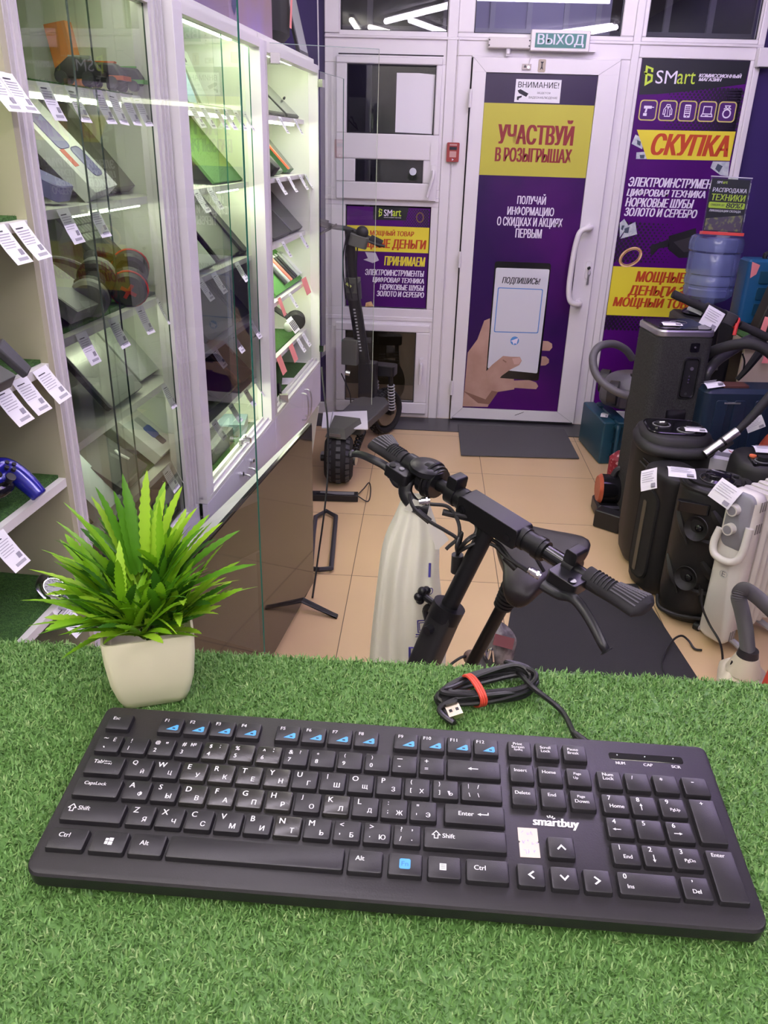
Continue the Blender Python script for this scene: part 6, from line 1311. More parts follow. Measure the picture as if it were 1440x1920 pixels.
# ================================================================ GOODS ALONG THE RIGHT
TEAL = mat('case_teal', (.014, .070, .115), .38); TEALD = mat('case_teal_dark', (.008, .05, .085), .4); NAVY = mat('case_navy', (.010, .022, .045), .4)
VGREY = mat('vacuum_grey', (.13, .125, .14), .4); VDARK = mat('vacuum_dark', (.035, .033, .038), .4)
def paper_tag(M, w, h, label, curl=.12, group=None):
    b = MB(); n = 5; vs = []; fs = []
    for i in range(n+1): u = i/n; vs += [(-w/2, h*(u-.5), curl*h*math.sin(PI*u)), (w/2, h*(u-.5), curl*h*math.sin(PI*u)*.6)]
    for i in range(n): fs.append((2*i, 2*i+1, 2*i+3, 2*i+2))
    b.add(vs, fs, PAPER, M)
    for k in range(5): b.box((-w*.40, h*(.32-.11*k), curl*h*.9+.001), (w*(.34-.07*(k % 3)), h*(.345-.11*k), curl*h*.9+.0015), FAINT, M)
    b.box((w*.16, -h*.42, curl*h*.3+.001), (w*.40, -h*.24, curl*h*.9+.0015), mat('tag_code', (.3, .29, .34), .7), M)
    return b.build('price_tag', label=label, cat='price tag', group=group, ang=0)
FACE = (V((1, .12, 0)), V((0, .55, .83)))
# -- teal tool case on its side, with the grey vacuum cleaner on top
t = thing('tool_case', 'teal plastic tool case on the floor right of the door under the grey vacuum cleaner', 'tool case', (1.08, 4.47, 0))
M = frame((1.012, 4.285, 0), V((-.12, 1, 0)), V((-1, -.12, 0)))      # local x away from the viewer, y to the left
b = MB(); b.rbox((0, -.145, .002), (.40, -.078, .245), .012, TEAL, M, e=.5); b.rbox((0, -.070, .002), (.40, 0, .245), .012, TEAL, M, e=.5); b.box((.01, -.08, .01), (.39, -.068, .238), TEALD, M); b.build('shell', t)
b = MB()
for z in (.055, .135, .215): b.box((-.004, -.112, z-.006), (.004, -.050, z+.006), TEALD, M)
b.tube([(0, -.074, .225), (-.030, -.074, .222), (-.036, -.074, .12), (-.030, -.074, .022), (0, -.074, .018)], .013, TEAL, 10, 4, M=M); b.build('carry_handle', t)
b = MB()
for x in (.09, .31): b.rbox((x-.025, -.088, .244), (x+.025, -.062, .252), .004, TEALD, M)
b.build('latch', t)
paper_tag(frame((1.035, 4.40, .252), (1, -.3, 0), (.3, 1, 0)), .04, .07, 'small white tag lying on top of the teal tool case')
t = thing('vacuum_cleaner', 'grey canister vacuum cleaner with a looped grey hose standing on the teal case', 'vacuum cleaner', (1.22, 4.5, .247))
b = MB(); VM = frame((1.215, 4.50, .275), V((1, -.15, 0)), V((.15, 1, 0)))
b.loft([[(x*w+ox, y*d, z) for x, y in ((math.cos(2*PI*j/28), math.sin(2*PI*j/28)) for j in range(28))] for z, w, d, ox in ((0, .17, .11, 0), (.03, .20, .135, 0), (.08, .205, .14, 0), (.13, .195, .13, .0), (.17, .165, .11, -.01), (.20, .12, .08, -.02), (.21, .05, .04, -.02))], VGREY, VM); b.build('body', t, sub=1, ang=60)
b = MB(); b.rbox((-.10, -.145, .02), (.16, -.06, .13), .02, mat('vacuum_panel', (.075, .072, .085), .3), VM, e=.6); b.build('dust_bin', t)
b = MB(); b.rbox((-.02, -.09, .185), (.09, -.03, .205), .012, VDARK, VM); b.cyl((-.03, -.06, .19), (-.03, -.06, .21), .022, VDARK, n=18, M=VM); b.build('controls', t)
c = onP(1147, 737, (1.075, 4.38, .33), V((0, 1, 0)))
for dy, lab in ((0, 0), (.25, 1)):
    b = MB(); q = c+V((.0, dy, 0)); b.cyl(q+V((-.012, .012, 0)), q+V((.032, -.005, 0)), .068, VDARK, n=28); b.ring(q+V((-.012, .012, 0)), (1, -.3, 0), .052, .010, BLACK, 28, 8); b.build('wheel', t)
b = MB(); HP = [(1186, 672, 4.50), (1172, 655, 4.46), (1150, 645, 4.40), (1125, 649, 4.34), (1112, 668, 4.30), (1115, 695, 4.26), (1128, 715, 4.22), (1148, 730, 4.18), (1170, 740, 4.16), (1200, 746, 4.16), (1250, 750, 4.2)]
b.tube([onY(x, y, yy) for x, y, yy in HP], .021, mat('hose_grey', (.14, .135, .145), .5), 12, 6); b.build('hose', t)
b = MB(); b.tube([onY(x, y, 4.1) for x, y in ((1216, 700), (1196, 720), (1182, 750), (1176, 790), (1178, 815))], .017, BLACKM, 10, 6); b.build('black_hose', label='black hose hanging beside the tall fabric speaker', cat='hose')
# -- tall speaker with grey fabric and silver top
FAB = mat('speaker_fabric', (.017, .017, .017), .9, noise=(260, (.046, .046, .046), .35, .7, (1, 1, .6)), bump=(500, .5, .002))
t = thing('tower_speaker', 'tall grey fabric tower speaker with a silver-rimmed black top', 'speaker', (1.08, 3.6, 0))
SM = frame((1.085, 3.55, 0), V((1, .13, 0)), V((-.13, 1, 0)))
b = MB(); b.rbox((-.125, -.125, .004), (.125, .125, .905), .04, FAB, SM, n=6); b.build('body', t)
b = MB(); b.rbox((-.127, -.127, .905), (.127, .127, .935), .04, mat('speaker_silver', (.50, .50, .52), .32, .9), SM, n=6); b.build('silver_rim', t, label='silver rim')
b = MB(); b.rbox((-.117, -.117, .934), (.117, .117, .939), .035, BLACKG, SM, n=6); b.ring((.02, .03, .9395), (0, 0, 1), .035, .0012, GREY, 24, 5, SM); b.build('top_plate', t)
FMM = SM @ frame((0, -.1255, 0), (1, 0, 0), (0, 0, 1))
b = MB(); b.rbox((.0, .640, -.001), (.078, .825, .0025), .018, BLACK, FMM); b.rbox((.007, .648, .0025), (.071, .817, .004), .015, BLACKG, FMM); b.rbox((.0105, .652, .004), (.0675, .813, .0044), .013, BLACK, FMM)
for y in (.742, .728, .715): b.cyl((.036, y, .004), (.036, y, .007), .004, CHROME, n=10, M=FMM)
b.cyl((.042, .775, .004), (.042, .775, .0065), .008, SILVER, n=14, M=FMM); b.cyl((.035, .665, .004), (.035, .665, .0055), .006, DGREY, n=14, M=FMM); b.build('port_panel', t)
b = MB(); b.rbox((.020, .845, -.001), (.060, .884, .003), .006, BLACKG, FMM); b.cyl((.040, .866, .003), (.040, .866, .005), .004, SILVER, n=10, M=FMM); b.build('camera_window', t)
b = MB(); b.rbox((-.035, .545, -.001), (.055, .592, .003), .006, BLACKG, FMM); b.build('lower_window', t)
paper_tag(frame((1.05, 3.515, .943), (1, .1, 0), (-.1, 1, .03)), .085, .055, 'white price tag lying on the silver-rimmed speaker top')
# -- party speakers
def speaker(name, label, c, yaw, w, d, h, m, lean_=0.0, rnd=.06, waist=1.0, top='knobs'):
    t = thing(name, label, 'speaker', (c[0], c[1], 0))
    M = frame((c[0], c[1], .003), V((math.cos(yaw), math.sin(yaw), 0)), V((-math.sin(yaw), math.cos(yaw), 0)))
    rings = []
    for u, s, o in ((0, .74, 0), (.02, .86, 0), (.06, .94, 0), (.2, 1.0*waist, 0), (.5, 1.0*waist, 0), (.85, 1.0, 0), (.95, .98, 0), (.985, .93, 0), (1.0, .86, 0)):
        a, e = w/2*s, d/2*s; r = min(rnd*s, a*.95, e*.95); ring = []
        for cx, cy, a0 in ((a-r, e-r, 0), (-a+r, e-r, 90), (-a+r, -e+r, 180), (a-r, -e+r, 270)):
            for j in range(7): aa = R(a0+15*j); ring.append((cx+r*math.cos(aa), cy+r*math.sin(aa)+lean_*u, h*u))
        rings.append(ring)
    b = MB(); b.loft(rings, m, M); b.build('cabinet', t, ang=50)
    return t, M
SPK = mat('speaker_black', (.013, .0125, .012), .55); SPKG = mat('speaker_mesh', (.010, .010, .010), .8, bump=(1500, .6, .002))
t, M = speaker('party_speaker', 'largest black party speaker with carry handle, standing behind the two narrower ones', (1.035, 3.16), -.05, .30, .29, .585, SPK, .02, .11)
b = MB(); b.rbox((-.115, -.075, .583), (.115, .12, .592), .05, BLACKG, M)
for x, y in ((-.05, .03), (.035, -.03)): b.cyl((x, y, .592), (x, y, .602), .026, SPK, n=22, M=M); b.ring((x, y, .594), (0, 0, 1), .034, .003, GREY, 24, 6, M); b.cyl((x-.01, y, .602), (x+.01, y, .604), .004, CHROME, n=8, M=M)
b.cyl((-.075, -.01, .592), (-.075, -.01, .597), .008, CHROME, n=12, M=M); b.build('control_top', t)
b = MB(); b.tube([(-.135, .05, .56), (-.142, -.03, .545), (-.11, -.115, .535), (0, -.138, .53), (.11, -.115, .535), (.142, -.02, .545)], .024, SPK, 12, 6, M=M, flat=.7); b.build('carry_handle', t, ang=60)
b = MB(); b.tube([(-.132, -.10, .49), (-.07, -.146, .455), (.02, -.150, .45), (.09, -.142, .46)], .005, BLACKG, 8, 6, M=M); b.tube([(-.137, -.08, .47), (-.07, -.147, .425), (.04, -.150, .42), (.10, -.14, .43)], .003, DGREY, 8, 6, M=M); b.build('front_groove', t)
b = MB(); b.rbox((-.10, -.150, .05), (.10, -.142, .40), .006, SPKG, M); b.build('front_grille', t)
paper_tag(frame((1.10, 3.12, .604), (1, -.08, 0), (.08, 1, 0)), .085, .05, 'white price tag lying on the largest black party speaker')
t, M = speaker('party_speaker', 'narrow black speaker with an upright light strip and a tag on its corner', (.985, 2.915), .34, .185, .225, .505, SPK, .0, .07)
b = MB(); b.rbox((-.035, -.035, 0), (.035, .035, .01), .03, BLACKG, M @ T(0, .0, .50)); b.cyl((.0, .0, .51), (.0, .0, .516), .02, SPK, n=20, M=M); b.build('control_top', t)
b = MB(); LM = M @ T(-.0935, 0, .26) @ RY(-90)
b.rbox((-.21, -.062, -.006), (.175, .062, .005), .055, SPKG, LM); b.rbox((-.185, .004, .005), (.12, .026, .008), .008, mat('light_strip_off', (.085, .075, .055), .4), LM); b.build('side_grille', t)
b = MB(); b.rbox((.055, -.114, .075), (.10, -.095, .09), .004, mat('rubber_orange', (.75, .12, .03), .5), M); b.build('orange_tab', t, label='orange tab'); b = MB(); b.rbox((.085, -.10, .335), (.115, -.085, .35), .004, mat('rubber_orange', (.75, .12, .03), .5), M); b.build('orange_tab', t, label='orange tab')
paper_tag(frame(onP(1217, 899, (.905, 2.82, .49), V((0, 1, 0))), (.8, -.6, .55), (.3, .5, .8)), .065, .085, 'white price tag stuck to the corner of the narrow black speaker', .05)
t, M = speaker('party_speaker', 'round-topped black speaker with two angled horns beside the white heater', (1.065, 2.715), -.36, .235, .235, .545, mat('speaker_black_rough', (.011, .011, .0115), .5, bump=(300, .2, .002)), .0, .10)
b = MB(); b.rbox((-.095, -.085, .543), (.095, .09, .549), .07, SPK, M); b.lathe([(.055, .549), (.055, .553), (.045, .560), (.042, .572), (.038, .574), (.001, .574)], BLACKG, M @ T(.005, .0, 0)); b.ring((.005, 0, .5525), (0, 0, 1), .060, .002, DGREY, 28, 6, M)
for x, y in ((.04, .07), (.065, .05), (.06, -.055), (.075, -.035)): b.rbox((x-.01, y-.006, .549), (x+.01, y+.006, .558), .003, BLACK, M)
b.build('control_top', t)
b = MB(); b.tube([(.075, .085, .53), (.108, .03, .545), (.108, -.04, .545), (.07, -.095, .53)], .012, SPK, 10, 6, M=M); b.tube([(-.10, .06, .535), (-.115, 0, .54), (-.09, -.075, .535), (0, -.115, .53)], .010, SPK, 10, 6, M=M); b.build('rim', t)
for z, sgn in ((.40, 1), (.20, 1)):
    b = MB(); hM = M @ T(-.02, -.114, z) @ RX(78) @ RY(-28)
    b.lathe([(.016, -.02), (.022, 0), (.040, .02), (.046, .026), (.044, .028), (.036, .018), (.018, .0)], SPK, hM, 24); b.lathe([(.014, -.005), (.012, .012), (.001, .018)], BLACKG, hM, 20); b.build('horn', t)
    b = MB()
    for (p, q, r_) in (((.01, -.118, z+.075), (.075, -.110, z-.01), .012), ((-.11, -.055, z+.05), (-.05, -.115, z-.07), .010), ((-.02, -.118, z-.045), (.095, -.10, z-.055), .008), ((.02, -.12, z-.02), (.06, -.115, z-.14), .007)): b.tube([p, ((p[0]+q[0])/2, (p[1]+q[1])/2-.010, (p[2]+q[2])/2), q], r_, SPK, 6, 3, M=M, rf=lambda u: .3+1.2*math.sin(PI*min(.95, u+.1)))
    b.build('facet', t)
b = MB(); b.rbox((-.11, -.128, .455), (.0, -.10, .495), .01, BLACKG, M) ; b.build('handle_recess', t)
b = MB(); b.tube([(-.118, -.03, .055), (-.10, -.10, .045), (-.03, -.122, .04), (.05, -.118, .045)], .008, SPK, 8, 5, M=M); b.build('lower_lip', t)
paper_tag(frame(onP(1278, 886, (.985, 2.68, .56), V((0, 1, 0))), (1, -.12, -.02), (.1, .9, .25)), .095, .06, 'white price tag between the narrow speaker and the horned speaker')
t, M = speaker('karaoke_speaker', 'black speaker with orange buttons on top at the right edge', (1.335, 2.93), -.10, .27, .25, .565, SPK, .0, .08)
b = MB(); b.rbox((-.09, -.105, .556), (.12, -.01, .574), .012, BLACKG, M); b.build('control_top', t)
for k in range(5): b = MB(); b.cyl((-.075+.036*k, -.03, .574), (-.075+.036*k, -.03, .580), .013, mat('button_orange', (.85, .20, .08), .4), n=16, M=M); b.build('button', t)
for k in range(2): b = MB(); b.cyl((-.05+.07*k, -.072, .574), (-.05+.07*k, -.072, .592), .020, BLACK, n=20, M=M); b.ring((-.05+.07*k, -.072, .575), (0, 0, 1), .027, .002, GREY, 22, 5, M); b.build('knob', t)
b = MB(); b.tube([(-.10, -.128, .50), (-.02, -.14, .485), (.08, -.135, .49)], .016, BLACKG, 8, 5, M=M); b.build('front_handle', t)
paper_tag(frame((1.345, 2.99, .578), (1, -.05, 0), (.05, 1, .1)), .11, .06, 'white price sheet behind the orange buttons')
# -- white oil heater
HAX = V((.80, .60, 0)).normalized(); HS = V((HAX.y, -HAX.x, 0))       # fins run along HAX, panel faces against it
HW = mat('heater_white', (.72, .70, .64), .4); HG = mat('heater_grey', (.26, .26, .29), .4)
hc = V((1.066, 2.465, 0)); HMx = frame(hc, HS, KZ)                    # local x to the right, y up, z towards the viewer (-HAX)
ht = thing('oil_heater', 'white oil-filled heater with two round dials on a grey panel', 'heater', (1.15, 2.53, 0))
def hpoly(w0, w1, y0, y1, z0, z1, r, m, par=None, name='p'):
    b = MB(); b.rbox((w0, y0, z0), (w1, y1, z1), r, m, HMx, n=6, e=.35); return b.build(name, par or ht, ang=50)
hpoly(-.058, .058, .035, .610, -.06, .0, .035, HW, name='end_panel')
hpoly(-.050, .050, .40, .606, -.05, .006, .03, HG, name='control_panel')
for y, lab in ((.545, 0), (.475, 1)):
    b = MB(); b.cyl((-.012, y, .004), (-.012, y, .030), .0195, HW, n=24, M=HMx); b.cyl((-.012, y, .030), (-.012, y, .031), .015, HG, n=20, M=HMx); b.build('dial', ht)
b = MB(); b.tube([(-.052, .46, .006), (-.056, .41, .018), (-.040, .375, .028), (.0, .365, .030), (.038, .378, .028), (.052, .415, .018), (.050, .50, .006)], .013, HW, 12, 6, M=HMx, flat=1.0); b.build('handle', ht)
b = MB(); b.text('E', GREY, HMx @ T(0, 0, .0008), -.012, .0, .292, .312); b.ring((-.006, .302, .0006), (0, 0, 1), .014, .0008, LGREY, 20, 4, HMx); b.build('emblem', ht)
sideM = HMx @ T(.058, 0, -.03) @ RY(90)
b = MB()
for y0 in (.475, .555, .06):
    for k in range(3): b.box((-.016+.013*k, y0, .0005), (-.010+.013*k, y0+.035, .002), mat('heater_slot', (.25, .24, .22), .6), sideM)
b.build('vent_slots', ht)
for k in range(6):
    b = MB(); z0 = -.085-.040*k
    b.loft([[ (x*s_, y_, z0+zz) for x, y_ in ((-.055, .08), (-.064, .12), (-.064, .56), (-.050, .600), (.050, .600), (.064, .56), (.064, .12), (.055, .08))] for zz, s_ in ((-.014, .80), (-.004, 1.0), (.004, 1.0), (.014, .80))], mat('heater_fin', (.66, .64, .58), .4), HMx); b.build('fin', ht, bev=.002)
b = MB(); b.cyl((0, .555, -.05), (0, .555, -.30), .018, HW, n=14, M=HMx); b.cyl((0, .12, -.05), (0, .12, -.30), .018, HW, n=14, M=HMx); b.build('header_pipe', ht)
for z in (-.07, -.27):
    b = MB(); b.tube([(-.10, .012, z), (-.06, .03, z), (0, .04, z), (.06, .03, z), (.10, .012, z)], .011, LGREY, 8, 4, M=HMx); b.build('foot', ht)
    for x in (-.10, .10): b = MB(); b.cyl((x-.010, .016, z), (x+.010, .016, z), .016, BLACK, n=16, M=HMx); b.build('castor', ht)
b = MB(); b.tube([onP(1421, 940, hc, CF), onP(1416, 1000, hc, CF), onP(1410, 1030, hc, CF), onP(1416, 1040, hc, CF), onP(1420, 1050, hc, CF)], .004, BLACK, 7, 5); p = onP(1412, 1058, hc-HAX*.02, CF); PGM = frame(p, CR, CU); b.rbox((-.016, -.010, -.012), (.014, .012, .012), .005, BLACK, PGM); c_ = b.build('mains_plug', ht); b = MB()
for z in (-.005, .006): b.cyl((-.016, -.006, z), (-.034, -.012, z), .0028, SILVER, n=8, M=PGM)
b.build('pin', c_)
b = MB(); fl_ = [onP(1317, 1105, hc-HAX*.03, HAX), onP(1316, 1135, hc-HAX*.035, HAX), onP(1330, 1170, hc-HAX*.03, HAX), onP(1350, 1205, hc-HAX*.05, HAX), onZ(1355, 1240, .02), onZ(1350, 1275, .006), onZ(1320, 1300, .006), onZ(1270, 1300, .006), onZ(1244, 1262, .006), onZ(1242, 1238, .010), onZ(1258, 1205, .03), onZ(1276, 1192, .035), onZ(1290, 1200, .02), onZ(1302, 1216, .008), onZ(1316, 1219, .006)]
b.tube(fl_, .004, BLACK, 7, 6); b.build('mains_cord', ht)
paper_tag(HMx @ T(-.052, .590, .022) @ RZ(-14) @ RX(-30), .085, .075, 'white price tag on the grey control panel of the oil heater', .06)
# -- cream vacuum head with grey ribbed hose, red case corner
t = thing('steam_vacuum', 'cream vacuum cleaner with a grey ribbed hose in front of the heater', 'vacuum cleaner', (1.14, 2.22, 0))
CRM = mat('vacuum_cream', (.70, .65, .48), .4); q = onP(1400, 1235, (1.12, 2.20, .12), V((0, 1, 0)))
b = MB(); b.rbox((-.072, -.065, .012), (.072, .09, q.z-.045), .035, CRM, T(q.x, q.y, 0) @ RZ(-20), e=.8); b.loft([[(q.x+w*math.cos(2*PI*j/24), q.y+d*math.sin(2*PI*j/24), z) for j in range(24)] for z, w, d in ((q.z-.047, .055, .06), (q.z-.02, .045, .05), (q.z+.012, .034, .036))], CRM); b.build('body', t, ang=50)
b = MB(); b.cyl((q.x, q.y, q.z-.012), (q.x, q.y, q.z+.035), .038, VDARK, .030, n=22); b.build('collar', t)
RIBM = mat('hose_ribbed', (.13, .125, .13), .45)
pts = spline([onP(1402, 1218, q, V((0, 1, 0))), onP(1398, 1180, q+V((0, -.01, 0)), V((0, 1, 0))), onP(1391, 1145, q+V((0, -.02, 0)), V((0, 1, 0))), onP(1385, 1118, q+V((0, -.02, 0)), V((0, 1, 0))), onP(1396, 1105, q, V((0, 1, 0))), onP(1420, 1120, q, V((0, 1, 0))), onP(1450, 1148, q, V((0, 1, 0)))], 22)
b = MB(); n_ = len(pts); b.tube(pts, .021, RIBM, 12, 1, rf=lambda u: 1+.13*(1 if int(u*(n_-1)+.5) % 2 else -1)); b.build('hose', t, ang=25)
b = MB(); b.tube([onP(1370, 1252, q, V((0, 1, 0))), onP(1376, 1240, q, V((0, 1, 0))), onP(1382, 1262, q, V((0, 1, 0)))], .006, BLACK, 8, 4); b.build('cord_stub', t)
b = MB(); q2 = onP(1432, 1255, (1.12, 2.02, .2), V((0, 1, 0))); b.poly([q2+V((-.034, -.02, -.25)), q2+V((.10, -.04, -.25)), q2+V((.10, -.04, .04)), q2+V((.005, -.02, .04))], mat('case_red', (.62, .05, .03), .4), h=.12); b.build('red_case', label='bright red case corner at the right edge beside the cream vacuum', cat='case')
# -- little things at the foot of the largest speaker
t = thing('hand_vacuum', 'small black and red hand vacuum on the floor left of the largest speaker', 'vacuum cleaner', (.90, 3.60, 0))
b = MB(); q = V((.925, 3.60, .135)); b.cyl(q+V((-.045, 0, 0)), q+V((.05, .0, 0)), .070, BLACKG, n=26); b.cyl(q+V((-.046, 0, 0)), q+V((-.062, 0, 0)), .072, mat('ring_rust', (.42, .08, .035), .4), .060, n=26); b.build('drum', t)
b = MB(); b.rbox((.86, 3.52, .003), (1.0, 3.68, .075), .02, BLACK, None, e=.5); b.build('base', t); b = MB(); b.tube([q+V((.0, 0, .06)), q+V((.02, .0, .10)), q+V((.06, .0, .11))], .014, VDARK, 8, 4); b.build('grip', t)
M = frame((.895, 3.445, .003), V((.80, -.6, 0)), V((.6, .8, 0))); b = MB(); b.rbox((-.055, -.035, 0), (.075, .035, .085), .008, BLACK, M, e=.5); b.build('black_box', label='small black box on the floor left of the largest speaker', cat='box')
t = thing('patterned_pouch', 'dark red patterned pouch behind the largest speaker, near the teal case', 'pouch', (1.02, 3.86, 0)); b = MB(); b.rbox((-.06, -.05, .003), (.06, .05, .22), .045, mat('pouch_red', (.28, .01, .03), .5, noise=(55, (.75, .40, .42), .55, .60)), T(1.035, 3.90, 0), e=.8); b.build('pouch', t)
paper_tag(frame((1.045, 3.848, .25), (1, -.2, 0), (.1, .4, .9)), .04, .05, 'small white tag standing on the red patterned pouch')
# -- shelf bench at the back right with tool cases
BEI = mat('bench_beige', (.46, .39, .30), .6)
t = thing('display_bench', 'beige display bench with a green turf edge at the back right', 'bench', (1.78, 4.25, 0))
MB().box((1.535, 3.92, .76), (2.02, 4.62, .80), BEI).build('top', t)
for y in (3.94, 4.58): MB().box((1.55, y, 0), (2.01, y+.02, .76), BEI).build('side_panel', t)
MB().box((1.56, 3.96, .30), (2.0, 4.58, .32), BEI).build('shelf', t); MB().box((1.57, 4.0, .01), (2.0, 4.02, .76), BEI).build('front_panel', t)
b = MB(); b.box((1.54, 3.93, .801), (2.0, 4.6, .808), TURFM); random.seed(2)
for k in range(160): y = random.uniform(3.93, 4.6); b.poly([(1.54, y-.003, .802), (1.54, y+.003, .802), (1.54-random.uniform(.004, .012), y+random.uniform(-.006, .006), .802+random.uniform(.004, .014))], TURFM)
for k in range(120): x = random.uniform(1.54, 2.0); b.poly([(x-.003, 3.93, .802), (x+.003, 3.93, .802), (x+random.uniform(-.006, .006), 3.93-random.uniform(.004, .012), .802+random.uniform(.004, .014))], TURFM)
b.build('turf_strip', label='green turf strip on the beige display bench under the blue case', cat='turf mat')
t = thing('tool_case', 'blue tool case standing on the turf of the beige bench', 'tool case', (1.72, 4.3, .808))
M = frame((1.605, 4.26, .81), V((1, .06, 0)), V((-.06, 1, 0)))
BLC = mat('case_blue', (.012, .10, .22), .4); b = MB(); b.rbox((0, 0, 0), (.36, .13, .325), .02, BLC, M, e=.6); b.build('shell', t)
b = MB(); FM = M @ frame((0, 0, 0), (1, 0, 0), (0, 0, 1))
for z in (.05, .13, .21): b.rbox((.065, z, 0), (.20, z+.06, .006), .006, TEAL, FM)
b.build('ribs', t); b = MB(); b.tube([(.10, .06, .32), (.11, .06, .35), (.24, .06, .35), (.25, .06, .32)], .012, BLACK, 8, 4, M=M); b.build('carry_handle', t)
b = MB(); b.poly([(.012, .315, 0), (.055, .30, 0), (.045, .255, 0), (.018, .235, 0)], PINK, FM @ T(0, 0, .003), .0006); b.build('coral_ticket', label='coral ticket on the corner of the blue tool case', cat='ticket')
t = thing('black_case', 'tall black instrument case leaning at the right edge on the bench', 'case', (1.66, 4.05, .808)); M = frame((1.645, 4.03, .81), V((1, 0, 0)), V((0, 1, 0))); b = MB(); b.loft([[(-.03, 0, 0), (.20, 0, 0), (.20, .10, 0), (-.03, .10, 0)], [(.045, .02, .30), (.22, .02, .30), (.22, .12, .30), (.045, .12, .30)]], mat('case_brownblack', (.022, .019, .016), .5), M); b.build('shell', t, bev=.006)
b = MB()
for u in (.12, .22, .5): b.box((.0+.02*u, -.006, .29*u), (.20, .004, .29*u+.018), BLACK, M)
b.build('strap', t)
for k, (x, y, z, lab) in enumerate(((1.63, 4.015, .825, 'coral card at the foot of the black case on the bench'), (1.625, 3.90, .70, 'coral card hanging at the right edge of the bench'))):
    b = MB(); b.poly([(0, 0, 0), (.03, .0, 0), (.04, .07, .01), (.012, .075, .01)], PINK, frame((x, y, z), (1, .1, 0), (0, .2, 1)), .0006); b.build('coral_ticket', label=lab, cat='ticket')
# -- water bottle upside down on a black dispenser, leaflet holder on top
wc = V((1.412, 4.22, 0))
t = thing('water_dispenser', 'black water dispenser under the big blue bottle', 'water dispenser', tuple(wc))
b = MB(); b.rbox((-.135, -.14, .003), (.135, .14, .865), .03, BLACK, T(*wc), e=.5); b.build('body', t); b = MB(); b.lathe([(.10, .865), (.11, .875), (.09, .89), (.055, .895)], BLACKG, T(*wc)); b.build('collar', t)
b = MB()
for x in (-.05, .05): b.rbox((x-.02, -.17, .62), (x+.02, -.138, .68), .008, GREY, T(*wc))
b.build('tap', t)
BOT = bpy.data.materials.new('bottle_blue'); tt = nt(BOT); bs = tt.nodes['Principled BSDF']; bs.inputs['Base Color'].default_value = (.19, .235, .44, 1); bs.inputs['Roughness'].default_value = .12; bs.inputs['Specular IOR Level'].default_value = .7
tp = tt.nodes.new('ShaderNodeBsdfTransparent'); tp.inputs[0].default_value = (.62, .68, .86, 1); mx = tt.nodes.new('ShaderNodeMixShader'); mx.inputs[0].default_value = .50
tt.links.new(bs.outputs[0], mx.inputs[1]); tt.links.new(tp.outputs[0], mx.inputs[2]); tt.links.new(mx.outputs[0], tt.nodes['Material Output'].inputs[0])
b = MB(); b.lathe([(.027, .875), (.029, .905), (.05, .925), (.095, .945), (.117, .965), (.119, .985), (.121, .998), (.117, 1.003), (.117, 1.015), (.122, 1.02), (.122, 1.05), (.118, 1.056), (.118, 1.066), (.122, 1.071), (.122, 1.165), (.119, 1.170), (.128, 1.180), (.129, 1.215), (.122, 1.238), (.108, 1.246), (.06, 1.240), (.001, 1.238)], BOT, T(*wc), 40, False); b.build('water_bottle', label='large translucent blue water bottle upside down on the dispenser', cat='bottle')
t = thing('leaflet_holder', 'clear stand with a black and lime sale leaflet on the water bottle', 'leaflet holder', (wc.x, wc.y-.02, 1.248))
q0 = onP(1318, 434, (1.38, 4.16, 1.27), V((0, 1, 0))); q1 = onP(1388, 438, (1.38, 4.16, 1.27), V((0, 1, 0))); LMx = frame(q0, q1-q0, KZ*1.0+V((0, .10, 0))); LW = (q1-q0).length; LH = .245
b = MB(); b.box((-.004, .0, -.004), (LW+.006, LH, -.002), PANE, LMx); b.box((-.004, .0, .003), (LW+.006, LH, .005), PANE, LMx); b.box((-.006, LH, -.005), (LW+.008, LH+.004, .006), mat('acrylic_edge', (.55, .55, .60), .2), LMx); b.build('stand', t)
b = MB(); b.box((-.012, -.012, -.01), (LW+.006, .002, .035), mat('holder_red', (.62, .06, .05), .4), LMx); b.build('red_base', t, label='red base')
b = MB(); b.box((.0, .004, -.0015), (LW, .238, .002), HEADBLK, LMx); b.build('leaflet', t)
b = MB(); b.rbox((.004, .108, .0022), (LW-.004, .135, .0026), .006, LIME, LMx); b.poly([(.003, .008, .0022), (LW-.003, .008, .0022), (LW-.003, .082, .0022), (.003, .06, .0022)], mat('leaflet_picture', (.12, .09, .14), .5, noise=(34, (.35, .36, .12), .45, .6)), LMx)
tx = lambda st, x0, x1, y0, y1, m, h=.0028, bo=.03, sh=.1: b.text(st, m, LMx @ T(0, 0, h), x0*LW, x1*LW, y0, y1, bo, sh)
tx('SM', .14, .28, .217, .228, PWHITE); tx('art', .29, .42, .217, .228, LIME); tx('РАСПРОДАЖА', .06, .96, .176, .199, PWHITE); tx('ТЕХНИКИ', .06, .96, .142, .171, LIME); tx('СКИДКИ ДО', .08, .44, .116, .127, INK); tx('80%!', .48, .92, .111, .133, INK); tx('ЛИКВИДАЦИЯ СКЛАДА', .06, .90, .090, .102, PWHITE); b.build('leaflet_print', t, ang=0)
